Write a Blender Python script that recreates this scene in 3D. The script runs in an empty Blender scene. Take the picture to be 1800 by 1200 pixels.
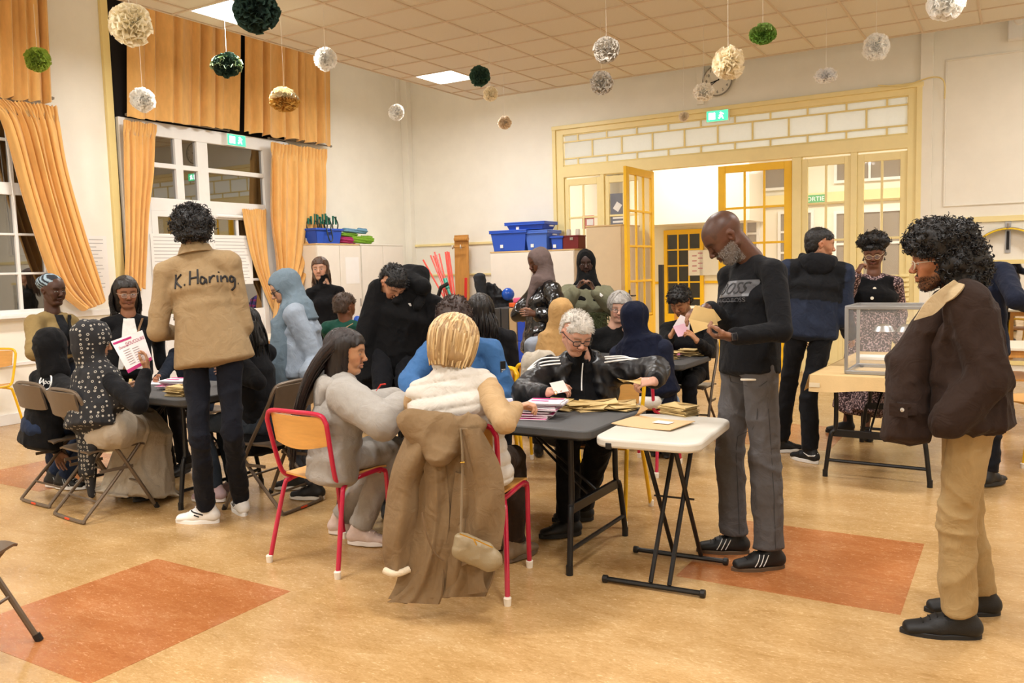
import bpy, math, random
import numpy as np
from mathutils import Vector, Matrix, noise
from mathutils.bvhtree import BVHTree
rnd = random.Random(7)
nrs = np.random.RandomState(5)
SC = bpy.context.scene
COL = SC.collection
PI = math.pi

# ------------------------------------------------------------------ camera, world, lights, exposure
CAMH = 1.53
F = 1483.0
def _cam_axes(yaw, pitch, roll):
    cy, sy = math.cos(yaw), math.sin(yaw)
    f = Vector((-sy*math.cos(pitch), cy*math.cos(pitch), math.sin(pitch)))
    r = Vector((cy, sy, 0)); u = r.cross(f)
    return r*math.cos(roll)+u*math.sin(roll), -r*math.sin(roll)+u*math.cos(roll), f
CR, CU, CF = _cam_axes(math.radians(31.1356), math.radians(-5.0), math.radians(-1.488))
CAMP = Vector((0, 0, CAMH))
cam_d = bpy.data.cameras.new('camera'); cam = bpy.data.objects.new('camera', cam_d); COL.objects.link(cam)
cam_d.sensor_width = 36; cam_d.lens = F/1800*36; cam_d.clip_start = .05; cam_d.clip_end = 100
m = Matrix.Identity(4)
for i, a in enumerate((CR, CU, -CF)):
    for j in range(3): m[j][i] = a[j]
m.translation = CAMP
cam.matrix_world = m
SC.camera = cam
w = bpy.data.worlds.new('night'); SC.world = w; w.use_nodes = True
w.node_tree.nodes['Background'].inputs[0].default_value = (.02, .025, .035, 1)
w.node_tree.nodes['Background'].inputs[1].default_value = 1.0
vs = SC.view_settings
vs.view_transform = 'Standard'; vs.look = 'None'; vs.exposure = 1.15; vs.gamma = 1; vs.use_curve_mapping = False
SC.cycles.max_bounces = 8; SC.cycles.diffuse_bounces = 4; SC.cycles.glossy_bounces = 4
SC.cycles.transparent_max_bounces = 12; SC.cycles.transmission_bounces = 8
SC.cycles.sample_clamp_indirect = 6

CEIL = 4.12
PANELS = [(-6.74, 9.6), (-6.74, 6.0), (-6.74, 2.4), (-6.74, -1.2), (-3.74, 2.4), (-3.74, -1.2),
          (-.74, 2.4), (-.74, -1.2), (-3.14, 6.0), (.46, 6.0), (2.26, 2.4), (1.66, 9.6)]
def area(name, loc, size, power, col, sy=None, rot=(0, 0, 0)):
    l = bpy.data.lights.new(name, 'AREA'); l.energy = power; l.color = col
    l.shape = 'RECTANGLE'; l.size = size; l.size_y = sy or size
    o = bpy.data.objects.new(name, l); o.location = loc; o.rotation_euler = rot; COL.objects.link(o); return o
for x, y in PANELS:
    area('ceiling_panel_lamp', (x, y, CEIL-.03), .56, 30, (1, .99, .975))
for x, y in ((-5.2, 14), (-2.6, 14), (-.4, 14)):
    area('hallway_lamp', (x, y, 3.95), 1.0, 36, (1, .97, .9))

# ------------------------------------------------------------------ pixel helpers (photo px in 1800x1200 -> points in the room)
def ray(px, py): return CR*((px-900)/F) - CU*((py-600)/F) + CF
def G(px, py, z=0.): d = ray(px, py); return CAMP + d*((z-CAMH)/d.z)
def onY(px, py, y): d = ray(px, py); return CAMP + d*(y/d.y)
def onX(px, py, x): d = ray(px, py); return CAMP + d*(x/d.x)
def U(px, py, dep): return CAMP + ray(px, py)*dep
def depth(p): return (Vector(p)-CAMP).dot(CF)

# ------------------------------------------------------------------ materials
MATS = {}
def srgb(c):
    if isinstance(c, str):
        c = c.lstrip('#'); c = [int(c[i:i+2], 16)/255 for i in (0, 2, 4)]
    return tuple((v/12.92 if v <= .04045 else ((v+.055)/1.055)**2.4) for v in c)
def mat(name, col=(.8, .8, .8), rough=.6, metal=0., spec=.5, var=0., vscale=8., bump=0., bscale=200., emit=None, es=1., attr=None, vec=(1, 1, 1), sheen=0., coat=0., trans=0., ior=1.45, alpha=1., wr=0., transl=0.):
    """Principled material with optional noise colour variation, bump, colour attribute."""
    if name in MATS: return MATS[name]
    M = bpy.data.materials.new(name); M.use_nodes = True
    nt = M.node_tree; N = nt.nodes; L = nt.links; b = N['Principled BSDF']
    c = srgb(col) if isinstance(col, str) else col
    b.inputs['Base Color'].default_value = (*c, 1); b.inputs['Roughness'].default_value = rough
    b.inputs['Metallic'].default_value = metal; b.inputs['Specular IOR Level'].default_value = spec
    b.inputs['Sheen Weight'].default_value = sheen; b.inputs['Coat Weight'].default_value = coat
    b.inputs['Transmission Weight'].default_value = trans; b.inputs['IOR'].default_value = ior
    b.inputs['Alpha'].default_value = alpha
    if emit is not None:
        e = srgb(emit) if isinstance(emit, str) else emit
        b.inputs['Emission Color'].default_value = (*e, 1); b.inputs['Emission Strength'].default_value = es
    src = None
    if transl:
        tr = N.new('ShaderNodeBsdfTranslucent'); tr.inputs['Color'].default_value = (*c, 1); ms = N.new('ShaderNodeMixShader'); ms.inputs[0].default_value = transl
        L.new(b.outputs[0], ms.inputs[1]); L.new(tr.outputs[0], ms.inputs[2]); L.new(ms.outputs[0], N['Material Output'].inputs['Surface'])
    if attr:
        a = N.new('ShaderNodeAttribute'); a.attribute_name = attr; src = a.outputs['Color']
        L.new(src, b.inputs['Base Color'])
    if var or bump:
        tc = N.new('ShaderNodeTexCoord'); mp = N.new('ShaderNodeMapping'); mp.inputs['Scale'].default_value = vec
        L.new(tc.outputs['Object'], mp.inputs['Vector'])
    if var:
        nz = N.new('ShaderNodeTexNoise'); nz.inputs['Scale'].default_value = vscale; nz.inputs['Detail'].default_value = 6
        nz.inputs['Roughness'].default_value = .65
        L.new(mp.outputs[0], nz.inputs['Vector'])
        mr = N.new('ShaderNodeMapRange'); mr.inputs['From Min'].default_value = .3; mr.inputs['From Max'].default_value = .7
        mr.inputs['To Min'].default_value = 1-var; mr.inputs['To Max'].default_value = 1+var
        L.new(nz.outputs['Fac'], mr.inputs['Value'])
        mx = N.new('ShaderNodeVectorMath'); mx.operation = 'SCALE'
        if src: L.new(src, mx.inputs[0])
        else: mx.inputs[0].default_value = c
        L.new(mr.outputs[0], mx.inputs['Scale']); L.new(mx.outputs[0], b.inputs['Base Color'])
    if wr:
        wn_ = N.new('ShaderNodeTexNoise'); wn_.inputs['Scale'].default_value = 11; wn_.inputs['Detail'].default_value = 3; wn_.inputs['Distortion'].default_value = 1.2
        L.new(mp.outputs[0], wn_.inputs['Vector'])
        wb_ = N.new('ShaderNodeBump'); wb_.inputs['Strength'].default_value = wr; wb_.inputs['Distance'].default_value = .03
        L.new(wn_.outputs['Fac'], wb_.inputs['Height'])
    if bump:
        nb = N.new('ShaderNodeTexNoise'); nb.inputs['Scale'].default_value = bscale; nb.inputs['Detail'].default_value = 3
        L.new(mp.outputs[0], nb.inputs['Vector'])
        bp = N.new('ShaderNodeBump'); bp.inputs['Strength'].default_value = bump; bp.inputs['Distance'].default_value = .004
        L.new(nb.outputs['Fac'], bp.inputs['Height']); L.new(bp.outputs[0], b.inputs['Normal'])
        if wr: L.new(wb_.outputs[0], bp.inputs['Normal'])
    MATS[name] = M
    return M

# ------------------------------------------------------------------ mesh builder
class MB:
    def __init__(s): s.v = []; s.f = []; s.mi = []; s.cur = 0
    def add(s, vs, fs, M=None):
        o = len(s.v)
        s.v += [tuple(M @ Vector(p)) if M else tuple(p) for p in vs]
        s.f += [tuple(i+o for i in f) for f in fs]; s.mi += [s.cur]*len(fs); return s
    def box(s, c, size, rot=None, M=None, taper=1.):
        x, y, z = [k/2 for k in size]; t = taper
        vs = [(-x*t, -y*t, -z), (x*t, -y*t, -z), (x*t, y*t, -z), (-x*t, y*t, -z), (-x, -y, z), (x, -y, z), (x, y, z), (-x, y, z)]
        R = Matrix.Translation(c)
        if rot is not None: R = R @ (rot if isinstance(rot, Matrix) else Matrix.Rotation(rot, 4, 'Z'))
        if M: R = M @ R
        return s.add(vs, [(0, 3, 2, 1), (4, 5, 6, 7), (0, 1, 5, 4), (1, 2, 6, 5), (2, 3, 7, 6), (3, 0, 4, 7)], R)
    def mm(s, a, b, M=None):
        j = [rnd.uniform(-.0006, .0006) for _ in range(3)]   # keeps butted faces from being exactly coplanar
        return s.box([(a[i]+b[i])/2 for i in range(3)], [abs(b[i]-a[i])+(j[i] if abs(b[i]-a[i]) > .01 else 0) for i in range(3)], M=M)
    def tube(s, pts, r, n=8, M=None, caps=True, closed=False, flat=None):
        pts = [Vector(p) for p in pts]; k = len(pts)
        rs = r if isinstance(r, (list, tuple)) else [r]*k
        vs = []; fs = []
        t0 = (pts[1]-pts[0]).normalized()
        up = Vector((0, 0, 1)) if abs(t0.z) < .9 else Vector((1, 0, 0))
        nrm = (up-t0*up.dot(t0)).normalized()
        for i in range(k):
            if closed: t = (pts[(i+1) % k]-pts[i-1]).normalized()
            elif i == 0: t = t0
            elif i == k-1: t = (pts[-1]-pts[-2]).normalized()
            else: t = ((pts[i+1]-pts[i]).normalized()+(pts[i]-pts[i-1]).normalized())
            if t.length < 1e-6: t = t0
            t.normalize()
            nrm = nrm-t*nrm.dot(t)
            if nrm.length < 1e-6: nrm = Vector((1, 0, 0)).cross(t)
            nrm.normalize(); bn = t.cross(nrm)
            for j in range(n):
                a = 2*PI*j/n
                q = nrm*math.cos(a)*rs[i]*(flat or 1)+bn*math.sin(a)*rs[i]
                vs.append(pts[i]+q)
        m_ = k if closed else k-1
        for i in range(m_):
            i2 = (i+1) % k
            for j in range(n):
                j2 = (j+1) % n
                fs.append((i*n+j, i*n+j2, i2*n+j2, i2*n+j))
        if caps and not closed:
            fs.append(tuple(range(n-1, -1, -1))); fs.append(tuple((k-1)*n+j for j in range(n)))
        return s.add(vs, fs, M)
    def lathe(s, prof, n=20, M=None):
        vs = [(r*math.cos(2*PI*j/n), r*math.sin(2*PI*j/n), z) for r, z in prof for j in range(n)]
        fs = [(i*n+j, i*n+(j+1) % n, (i+1)*n+(j+1) % n, (i+1)*n+j) for i in range(len(prof)-1) for j in range(n)]
        if prof[0][0] > 1e-5: fs.append(tuple(range(n-1, -1, -1)))
        if prof[-1][0] > 1e-5: fs.append(tuple((len(prof)-1)*n+j for j in range(n)))
        return s.add(vs, fs, M)
    def prism(s, poly, z0, z1, M=None):
        n = len(poly)
        vs = [(x, y, z0) for x, y in poly]+[(x, y, z1) for x, y in poly]
        fs = [tuple(range(n-1, -1, -1)), tuple(range(n, 2*n))]+[(i, (i+1) % n, n+(i+1) % n, n+i) for i in range(n)]
        return s.add(vs, fs, M)
    def grid(s, fn, nu, nv, M=None, closed=False, thick=0.):
        vs = [Vector(fn(i/(nu-1) if nu > 1 else 0, j/(nv-1))) for i in range(nu) for j in range(nv)]
        fs = [(i*nv+j, (i+1)*nv+j, (i+1)*nv+j+1, i*nv+j+1) for i in range(nu-1) for j in range(nv-1)]
        if closed: fs += [((nu-1)*nv+j, j, j+1, (nu-1)*nv+j+1) for j in range(nv-1)]
        if thick:
            N_ = [Vector() for _ in vs]
            for f in fs:
                nn = (vs[f[1]]-vs[f[0]]).cross(vs[f[3]]-vs[f[0]])
                for i in f: N_[i] += nn
            back = [v-(nn.normalized() if nn.length > 0 else nn)*thick for v, nn in zip(vs, N_)]
            o = len(vs); e = []
            for i in range(nu-1): e += [(i*nv, (i+1)*nv), ((i+1)*nv+nv-1, i*nv+nv-1)]
            if not closed:
                for j in range(nv-1): e += [(j+1, j), ((nu-1)*nv+j, (nu-1)*nv+j+1)]
            fs = fs+[tuple(i+o for i in f[::-1]) for f in fs]+[(b, a, a+o, b+o) for a, b in e]
            vs = vs+back
        return s.add(vs, fs, M)
    def build(s, name, mats, parent=None, smooth=35, bevel=0., loc=None, world=True, segs=2):
        """vertices are in room coordinates; with a parent they are made relative to it."""
        me = bpy.data.meshes.new(name)
        off = Vector((0, 0, 0))
        if parent is not None and world: off = root_off(parent)
        if loc is not None: off = Vector(loc)
        vs = [tuple(Vector(p)-off) for p in s.v] if off.length else s.v
        me.from_pydata(vs, [], s.f); me.update()
        for M_ in (mats if isinstance(mats, (list, tuple)) else [mats]): me.materials.append(M_)
        if max(s.mi, default=0): me.polygons.foreach_set('material_index', s.mi)
        if smooth:
            me.polygons.foreach_set('use_smooth', [True]*len(me.polygons))
            me.set_sharp_from_angle(angle=math.radians(smooth))
        o = bpy.data.objects.new(name, me); COL.objects.link(o)
        if parent is not None: o.parent = parent
        elif loc is not None: o.location = loc
        if bevel:
            b = o.modifiers.new('bevel', 'BEVEL'); b.width = bevel; b.segments = segs; b.limit_method = 'ANGLE'; b.angle_limit = math.radians(40)
            b.harden_normals = False
        return o
def root_off(o):
    v = Vector((0, 0, 0))
    while o is not None: v += o.location; o = o.parent
    return v
def tag(o, label=None, cat=None, group=None, kind=None):
    if label: o['label'] = label
    if cat: o['category'] = cat
    if group: o['group'] = group
    if kind: o['kind'] = kind
    return o
def empty(name, loc=(0, 0, 0), rz=0., label=None, cat=None, group=None):
    o = bpy.data.objects.new(name, None); o.empty_display_size = .1; COL.objects.link(o)
    o.location = loc; o.rotation_euler = (0, 0, rz); return tag(o, label, cat, group)
def copy_tree(o, parent=None, label=None):
    c = o.copy(); COL.objects.link(c); c.parent = parent
    for ch in list(o.children): copy_tree(ch, c)
    if label: c['label'] = label
    return c
def struct(o): o['kind'] = 'structure'; return o
def box_obj(name, a, b, M_, parent=None, bevel=0.):
    return MB().mm(a, b).build(name, M_, parent, bevel=bevel)
def smooth_path(pts, k=6, closed=False):
    pts = [Vector(p) for p in pts]; out = []; n = len(pts)
    rng = range(n if closed else n-1)
    for i in rng:
        p0 = pts[i-1] if (i > 0 or closed) else pts[0]; p1 = pts[i]; p2 = pts[(i+1) % n]; p3 = pts[(i+2) % n] if (closed or i+2 < n) else pts[-1]
        for j in range(k):
            t = j/k
            out.append(.5*((2*p1)+(p2-p0)*t+(2*p0-5*p1+4*p2-p3)*t*t+(3*p1-p0-3*p2+p3)*t**3))
    if not closed: out.append(pts[-1])
    return out
def text_mesh(txt, size, extrude=.0008, shear=0., res=3):
    cu = bpy.data.curves.new('t', 'FONT'); cu.body = txt; cu.size = size; cu.extrude = extrude; cu.align_x = 'CENTER'; cu.align_y = 'CENTER'
    cu.shear = shear; cu.resolution_u = res
    o = bpy.data.objects.new('t', cu); COL.objects.link(o)
    dg = bpy.context.evaluated_depsgraph_get(); me = bpy.data.meshes.new_from_object(o.evaluated_get(dg))
    vs = [tuple(v.co) for v in me.vertices]; fs = [tuple(p.vertices) for p in me.polygons]
    bpy.data.objects.remove(o); bpy.data.curves.remove(cu); bpy.data.meshes.remove(me)
    return vs, fs
def frame_M(o, xdir, ydir):
    x = Vector(xdir).normalized(); z = x.cross(Vector(ydir)).normalized(); y = z.cross(x)
    M = Matrix.Identity(4)
    for i, a in enumerate((x, y, z)):
        for j in range(3): M[j][i] = a[j]
    M.translation = Vector(o); return M

# ------------------------------------------------------------------ room shell
WX, BY, RX, FY, TOP = -9.2, 11.84, 4.2, -3.2, 4.95
m_wall = mat('cream_wall_paint', '#f6f2e6', .7, var=.03, vscale=2.5, bump=.15, bscale=260)
m_hall = mat('hall_wall_paint', '#f6efdc', .7, var=.02, vscale=2)
m_white = mat('white_gloss_paint', '#f2f1ee', .35, var=.02)
m_pale = mat('pale_yellow_paint', '#f6e5a8', .4, var=.03, vscale=6)
m_yel = mat('bright_yellow_paint', '#f9c61a', .35, var=.03, vscale=6)
m_trimy = mat('yellow_trim_paint', '#f0dc98', .45)
m_tile = mat('ceiling_tile', '#e4dccb', .9, var=.05, vscale=120, bump=.5, bscale=400)
m_tbar = mat('ceiling_bar', '#d8c6ae', .6)
m_dark = mat('dark_void', '#17120f', .9)
m_glassn = mat('night_window_glass', '#14130f', .02, spec=1., ior=2.3)
m_paper = mat('white_paper', '#f4f2ee', .8, var=.02)
m_black = mat('black_satin', '#161616', .45)
m_blackm = mat('black_metal', '#1b1a1a', .35, metal=.3)
m_chrome = mat('chrome', '#c9c9c9', .2, metal=1.)
m_red = mat('red_paint', '#c21f1f', .5)

def floor_mat(name, c1, c2, c3):
    M = bpy.data.materials.new(name); M.use_nodes = True; nt = M.node_tree; N = nt.nodes; L = nt.links; b = N['Principled BSDF']
    tc = N.new('ShaderNodeTexCoord')
    mp = N.new('ShaderNodeMapping'); mp.inputs['Scale'].default_value = (1.2, 3.2, 1); mp.inputs['Rotation'].default_value = (0, 0, -.45)
    L.new(tc.outputs['Object'], mp.inputs['Vector'])
    n1 = N.new('ShaderNodeTexNoise'); n1.inputs['Scale'].default_value = 1.6; n1.inputs['Detail'].default_value = 9; n1.inputs['Roughness'].default_value = .7; n1.inputs['Distortion'].default_value = .6
    L.new(mp.outputs[0], n1.inputs['Vector'])
    n2 = N.new('ShaderNodeTexNoise'); n2.inputs['Scale'].default_value = 22; n2.inputs['Detail'].default_value = 7; n2.inputs['Roughness'].default_value = .75; n2.inputs['Distortion'].default_value = 1.5
    L.new(mp.outputs[0], n2.inputs['Vector'])
    ad = N.new('ShaderNodeMath'); ad.operation = 'MULTIPLY_ADD'; ad.inputs[1].default_value = .55
    L.new(n2.outputs['Fac'], ad.inputs[0])
    hf = N.new('ShaderNodeMath'); hf.operation = 'MULTIPLY'; hf.inputs[1].default_value = .45; L.new(n1.outputs['Fac'], hf.inputs[0]); L.new(hf.outputs[0], ad.inputs[2])
    cr = N.new('ShaderNodeValToRGB'); e = cr.color_ramp.elements
    e[0].position = .36; e[0].color = (*srgb(c1), 1); e[1].position = .64; e[1].color = (*srgb(c3), 1)
    k = cr.color_ramp.elements.new(.5); k.color = (*srgb(c2), 1)
    L.new(ad.outputs[0], cr.inputs[0]); L.new(cr.outputs[0], b.inputs['Base Color'])
    rr = N.new('ShaderNodeMapRange'); rr.inputs['To Min'].default_value = .17; rr.inputs['To Max'].default_value = .34
    L.new(n2.outputs['Fac'], rr.inputs['Value']); L.new(rr.outputs[0], b.inputs['Roughness'])
    bp = N.new('ShaderNodeBump'); bp.inputs['Strength'].default_value = .08; bp.inputs['Distance'].default_value = .003
    L.new(n2.outputs['Fac'], bp.inputs['Height']); L.new(bp.outputs[0], b.inputs['Normal'])
    b.inputs['Specular IOR Level'].default_value = .5
    return M
m_floor = floor_mat('marbled_linoleum', '#a07a48', '#bb9663', '#ceae80')
m_patch = floor_mat('orange_linoleum', '#94552c', '#ac6c3d', '#c28a5e')

fl = struct(MB().mm((-9.3, FY-.1, -.1), (RX+.1, 18.2, 0)).build('floor', m_floor))
for x, y in ((-4, 1.78), (-1.42, 3.85), (-7.08, 3.36), (-2.3, 7.0), (-4.6, 8.6), (.9, 1.9), (.8, 6.2)):
    MB().mm((x, y, -.003), (x+1.01, y+1.04, .0012)).build('floor_inlay', m_patch, fl)
struct(MB().mm((WX-.25, FY-.1, 0), (WX, 12, TOP)).build('wall_left', m_wall))
wb = MB()
wb.mm((WX, BY, 0), (-6.26, BY+.25, TOP)); wb.mm((-6.26, BY, 3.66), (-1.12, BY+.25, TOP)); wb.mm((-1.12, BY, 0), (RX+.1, BY+.25, TOP))
wall_back = struct(wb.build('wall_back', m_wall))
struct(MB().mm((RX, FY-.1, 0), (RX+.2, BY, TOP)).build('wall_right', m_wall))
struct(MB().mm((WX, FY-.2, 0), (RX, FY, TOP)).build('wall_front', m_wall))
# suspended ceiling of separate tiles in a T-bar grid, real ceiling above
ce = struct(MB().mm((WX, FY, TOP), (RX, 18.2, TOP+.1)).build('ceiling', m_wall))
tb = MB(); X0, X1, Y0_, Y1_ = -7.28, 3.0, -2.4, 11.12
gx = [-7.04+.6*k for k in range(17)]; gy = [-2.1+.6*k for k in range(23)]
for x in gx: tb.mm((x-.012, Y0_, CEIL-.004), (x+.012, Y1_, CEIL+.03))
for y in gy: tb.mm((X0, y-.012, CEIL-.0035), (X1, y+.012, CEIL+.03))
tb.mm((X0-.02, Y0_, CEIL-.004), (X0, Y1_, CEIL+.05)); tb.mm((X0, Y1_, CEIL-.004), (X1, Y1_+.02, CEIL+.05))
grid = tb.build('ceiling_grid', m_tbar, ce)
tiles = {}
def in_view(p, mx=60):
    v = Vector(p)-CAMP; z = v.dot(CF)
    if z < .3: return False
    px = 900+F*v.dot(CR)/z; py = 600-F*v.dot(CU)/z
    return -mx < px < 1800+mx and -mx < py < 1200+mx
ys = [Y0_]+gy+[Y1_]; xs = [X0]+gx+[X1]; panel_set = {(round(x, 2), round(y, 2)) for x, y in PANELS}
outside = MB()
for i in range(len(xs)-1):
    for j in range(len(ys)-1):
        a, b, c, d = xs[i], xs[i+1], ys[j], ys[j+1]
        cx, cy = (a+b)/2, (c+d)/2
        if any(abs(cx-px) < .2 and abs(cy-py) < .2 for px, py in PANELS): continue
        vis = any(in_view((x, y, CEIL)) for x in (a, b) for y in (c, d))
        z = CEIL+.004
        if not vis: outside.mm((a, c, z), (b, d, z+.012)); continue
        k = (round(b-a, 3), round(d-c, 3))
        if k not in tiles:
            tiles[k] = MB().box((0, 0, .008), (b-a-.012, d-c-.012, .014)).build('ceiling_tile', m_tile, ce, world=False, smooth=0); o = tiles[k]
        else:
            o = tiles[k].copy(); COL.objects.link(o)
        o.location = (cx, cy, z); o.rotation_euler = (rnd.uniform(-.002, .002), rnd.uniform(-.002, .002), 0)
        o.location.z += rnd.uniform(0, .003)
ot = outside.build('ceiling_tile', m_tile, ce); ot['kind'] = 'stuff'
m_led = mat('led_diffuser', '#ffffff', .5, emit=(1, .97, .92), es=6)
for k, (x, y) in enumerate(PANELS):
    r_ = empty('ceiling_light', (x, y, CEIL))
    vis = in_view((x, y, CEIL))
    lab = {(-6.74, 9.6): 'square white lit ceiling panel near the back left corner of the ceiling', (-6.74, 6.0): 'square white lit ceiling panel above the orange valance curtains, behind the large dark green pom-pom'}.get((x, y), 'square lit ceiling panel overhead out of frame')
    tag(r_, lab, 'light', 'lit ceiling panels')
    MB().mm((x-.285, y-.285, CEIL-.002), (x+.285, y+.285, CEIL+.01)).build('diffuser', m_led, r_)
    f = MB()
    for s in (-1, 1): f.mm((x+s*.285, y-.3, CEIL-.006), (x+s*.3, y+.3, CEIL+.02)); f.mm((x-.3, y+s*.285, CEIL-.006), (x+.3, y+s*.3, CEIL+.02))
    f.build('frame', m_white, r_)

# baseboards, dado rails and panels
def struct_box(name, a, b, M_): return struct(MB().mm(a, b).build(name, M_, bevel=.004))
struct_box('baseboard_left', (WX, FY, 0), (WX+.02, 6.2, .12), m_white)
struct_box('baseboard_back', (WX, BY-.02, 0), (-6.26, BY, .12), m_trimy)
struct_box('trim_1', (WX, FY, 1.1), (WX+.035, 6.2, 1.17), m_white)      # window board rail
struct_box('trim_2', (WX, FY, .62), (WX+.02, 6.2, .66), m_white)
struct_box('trim_3', (WX, 6.18, 0), (WX+.05, 6.27, TOP), m_trimy)       # yellow pipe casing at the window
struct_box('trim_4', (WX, BY-.03, 1.93), (-6.3, BY, 1.97), m_pale)
struct_box('trim_5', (WX, BY-.03, 1.42), (-6.3, BY, 1.45), m_pale)
struct_box('trim_6', (-1.1, BY-.03, 1.93), (RX, BY, 2.0), m_pale)
struct_box('trim_7', (-1.12, BY-.06, 0), (-.98, BY, TOP), m_wall)
struct_box('trim_8', (WX, BY-.12, 0), (WX+.14, BY, TOP), m_wall)      # boxed pipe in the corner

# ------------------------------------------------------------------ left wall windows
def wrect(mb, y0, y1, z0, z1, x0=WX, x1=WX+.05): mb.mm((x0, y0, z0), (x1, y1, z1))
w2 = struct(MB().mm((WX-.02, 6.3, 0), (WX+.015, 9.0, TOP)).build('window_2', m_dark))
fr = MB()
for a in ((6.3, 6.66, 0, 3.3), (8.5, 8.66, 0, 3.4), (6.3, 8.66, 3.25, 3.42), (6.66, 8.5, 2.87, 2.93), (6.66, 8.5, 2.34, 2.5), (7.06, 7.17, 2.5, 3.25), (7.39, 7.56, 2.34, 3.25), (8.66, 9.0, 0, 3.42)):
    wrect(fr, *a, WX+.01, WX+.07)
fr.build('window_frame', m_white, w2, bevel=.006)
for a in ((6.66, 7.06, 2.93, 3.25), (7.17, 7.39, 2.93, 3.25), (7.56, 8.5, 2.93, 3.25), (6.66, 7.06, 2.5, 2.87), (7.17, 7.39, 2.5, 2.87), (7.56, 8.5, 2.5, 2.87)):
    g = MB(); wrect(g, *a, WX+.018, WX+.03); g.build('pane', m_glassn, w2)
for k, (a, b) in enumerate(((6.66, 7.45), (7.5, 8.48))):
    dr = MB(); wrect(dr, a, a+.09, .04, 2.34, WX+.02, WX+.075); wrect(dr, b-.09, b, .04, 2.34, WX+.02, WX+.075)
    wrect(dr, a, b, 2.27, 2.34, WX+.02, WX+.075); wrect(dr, a, b, .04, 1.06, WX+.02, WX+.06); wrect(dr, a+.12, b-.12, .2, .9, WX+.06, WX+.068)
    mid = (a+b)/2; wrect(dr, mid-.018, mid+.018, 1.06, 2.27, WX+.03, WX+.07)
    for z in (1.46, 1.87): wrect(dr, a+.09, b-.09, z-.018, z+.018, WX+.03, WX+.07)
    d_ = struct(dr.build('door_%d' % (k+1), m_white, bevel=.004))
    for (p, q) in ((a+.09, mid-.018), (mid+.018, b-.09)):
        for z0, z1 in ((1.06, 1.442), (1.478, 1.852), (1.888, 2.27)):
            g = MB(); wrect(g, p, q, z0, z1, WX+.035, WX+.045); g.build('pane', m_glassn, d_)
    if k == 1: MB().tube([(WX+.1, 7.62, 2.31), (WX+.1, 8.1, 2.31)], .022, 8).build('door_closer', m_white, d_)
w1 = struct(MB().mm((WX-.02, 3.0, 1.17), (WX+.015, 5.42, 3.5)).build('window_1', m_dark))
fr = MB()
for a in ((3.0, 5.42, 3.42, 3.5), (5.31, 5.42, 1.17, 3.5), (3.0, 3.1, 1.17, 3.5), (3.0, 5.42, 2.43, 2.56), (3.0, 5.42, 1.17, 1.22), (5.01, 5.045, 1.17, 3.42), (4.72, 4.78, 1.17, 3.42), (4.3, 4.34, 1.2, 3.42), (3.8, 3.86, 1.17, 3.42), (3.45, 3.49, 1.17, 3.42),
          (3.0, 5.42, 2.99, 3.02), (3.0, 5.42, 2.005, 2.03), (3.0, 5.42, 1.59, 1.615)): wrect(fr, *a, WX+.01, WX+.06)
fr.build('window_frame', m_white, w1, bevel=.005)
cols = [(3.1, 3.45), (3.49, 3.8), (3.86, 4.3), (4.34, 4.72), (4.78, 5.01), (5.045, 5.31)]; rows = [(1.22, 1.59), (1.615, 2.005), (2.03, 2.43), (2.56, 2.99), (3.02, 3.42)]
for a, b in cols:
    for c, d in rows:
        if not in_view((WX, b, d), 40) and not in_view((WX, b, c), 40): continue
        g = MB(); wrect(g, a, b, c, d, WX+.018, WX+.03); g.build('pane', m_glassn, w1)
MB().mm((WX, 2.9, 1.13), (WX+.12, 5.5, 1.17)).build('window_sill', m_white, w1, bevel=.006)
cord = MB().tube([(WX+.09, 4.95, 3.4), (WX+.1, 5.0, 2.4), (WX+.09, 5.02, 1.8)], .005, 5).build('blind_cord', m_white)
tag(cord, 'thin white blind cord hanging in front of the far left window', 'cord')

# curtains: pleated cloth between two edge lines
m_curt = mat('ochre_velvet', '#e6b36a', .85, var=.10, vscale=14, sheen=.4, bump=.25, bscale=120, vec=(1, 1, .3))
def polyl(pts, v):
    L = [0]
    for a, b in zip(pts[:-1], pts[1:]): L.append(L[-1]+(b-a).length)
    s = v*L[-1]
    for i in range(len(pts)-1):
        if s <= L[i+1] or i == len(pts)-2:
            return pts[i].lerp(pts[i+1], (s-L[i])/max(1e-6, L[i+1]-L[i]))
def curtain(lp, rp, x, folds, amp, label, head=True, seed=0, xdev=None, hem=None):
    A = smooth_path([onX(a, b, x) for a, b in lp], 6); B = smooth_path([onX(a, b, x) for a, b in rp], 6)
    r = random.Random(seed); ph = [r.uniform(0, 6) for _ in range(5)]
    def fn(u, v):
        p = polyl(A, v).lerp(polyl(B, v), u)
        w_ = u+.018*math.sin(5*u*2*PI+ph[0])+.012*math.sin(11*u+ph[1])
        k = math.sin(w_*folds*2*PI+ph[2]+.5*math.sin(v*2.2+ph[3]))
        k = math.copysign(abs(k)**.75, k)
        am = amp*(.5+.5*min(1, v*3+.25))*(.8+.3*math.sin(u*17+ph[4]))
        off = k*am+.25*am*math.sin(w_*folds*4.3*PI+ph[1])
        if head and v < .06: off = amp*.55*math.sin(u*folds*5*PI)
        q = p+Vector((off+amp*1.3, 0, 0))
        if v > .97: q.z += .012*math.sin(w_*folds*2*PI+1)
        if head and v < .03: q.z += .01*math.sin(u*folds*6*PI)
        return q
    o = MB().grid(fn, max(60, int(folds*16)), 26, thick=.006).build('curtain', m_curt, smooth=60)
    return tag(o, label, 'curtain')
c1 = curtain([(222, -95), (222, 80), (222, 207)], [(421, -30), (419, 120), (416, 231)], WX+.12, 8, .05, 'upper orange valance curtain left of the black gap, above the french window', head=False, seed=1)
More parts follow.
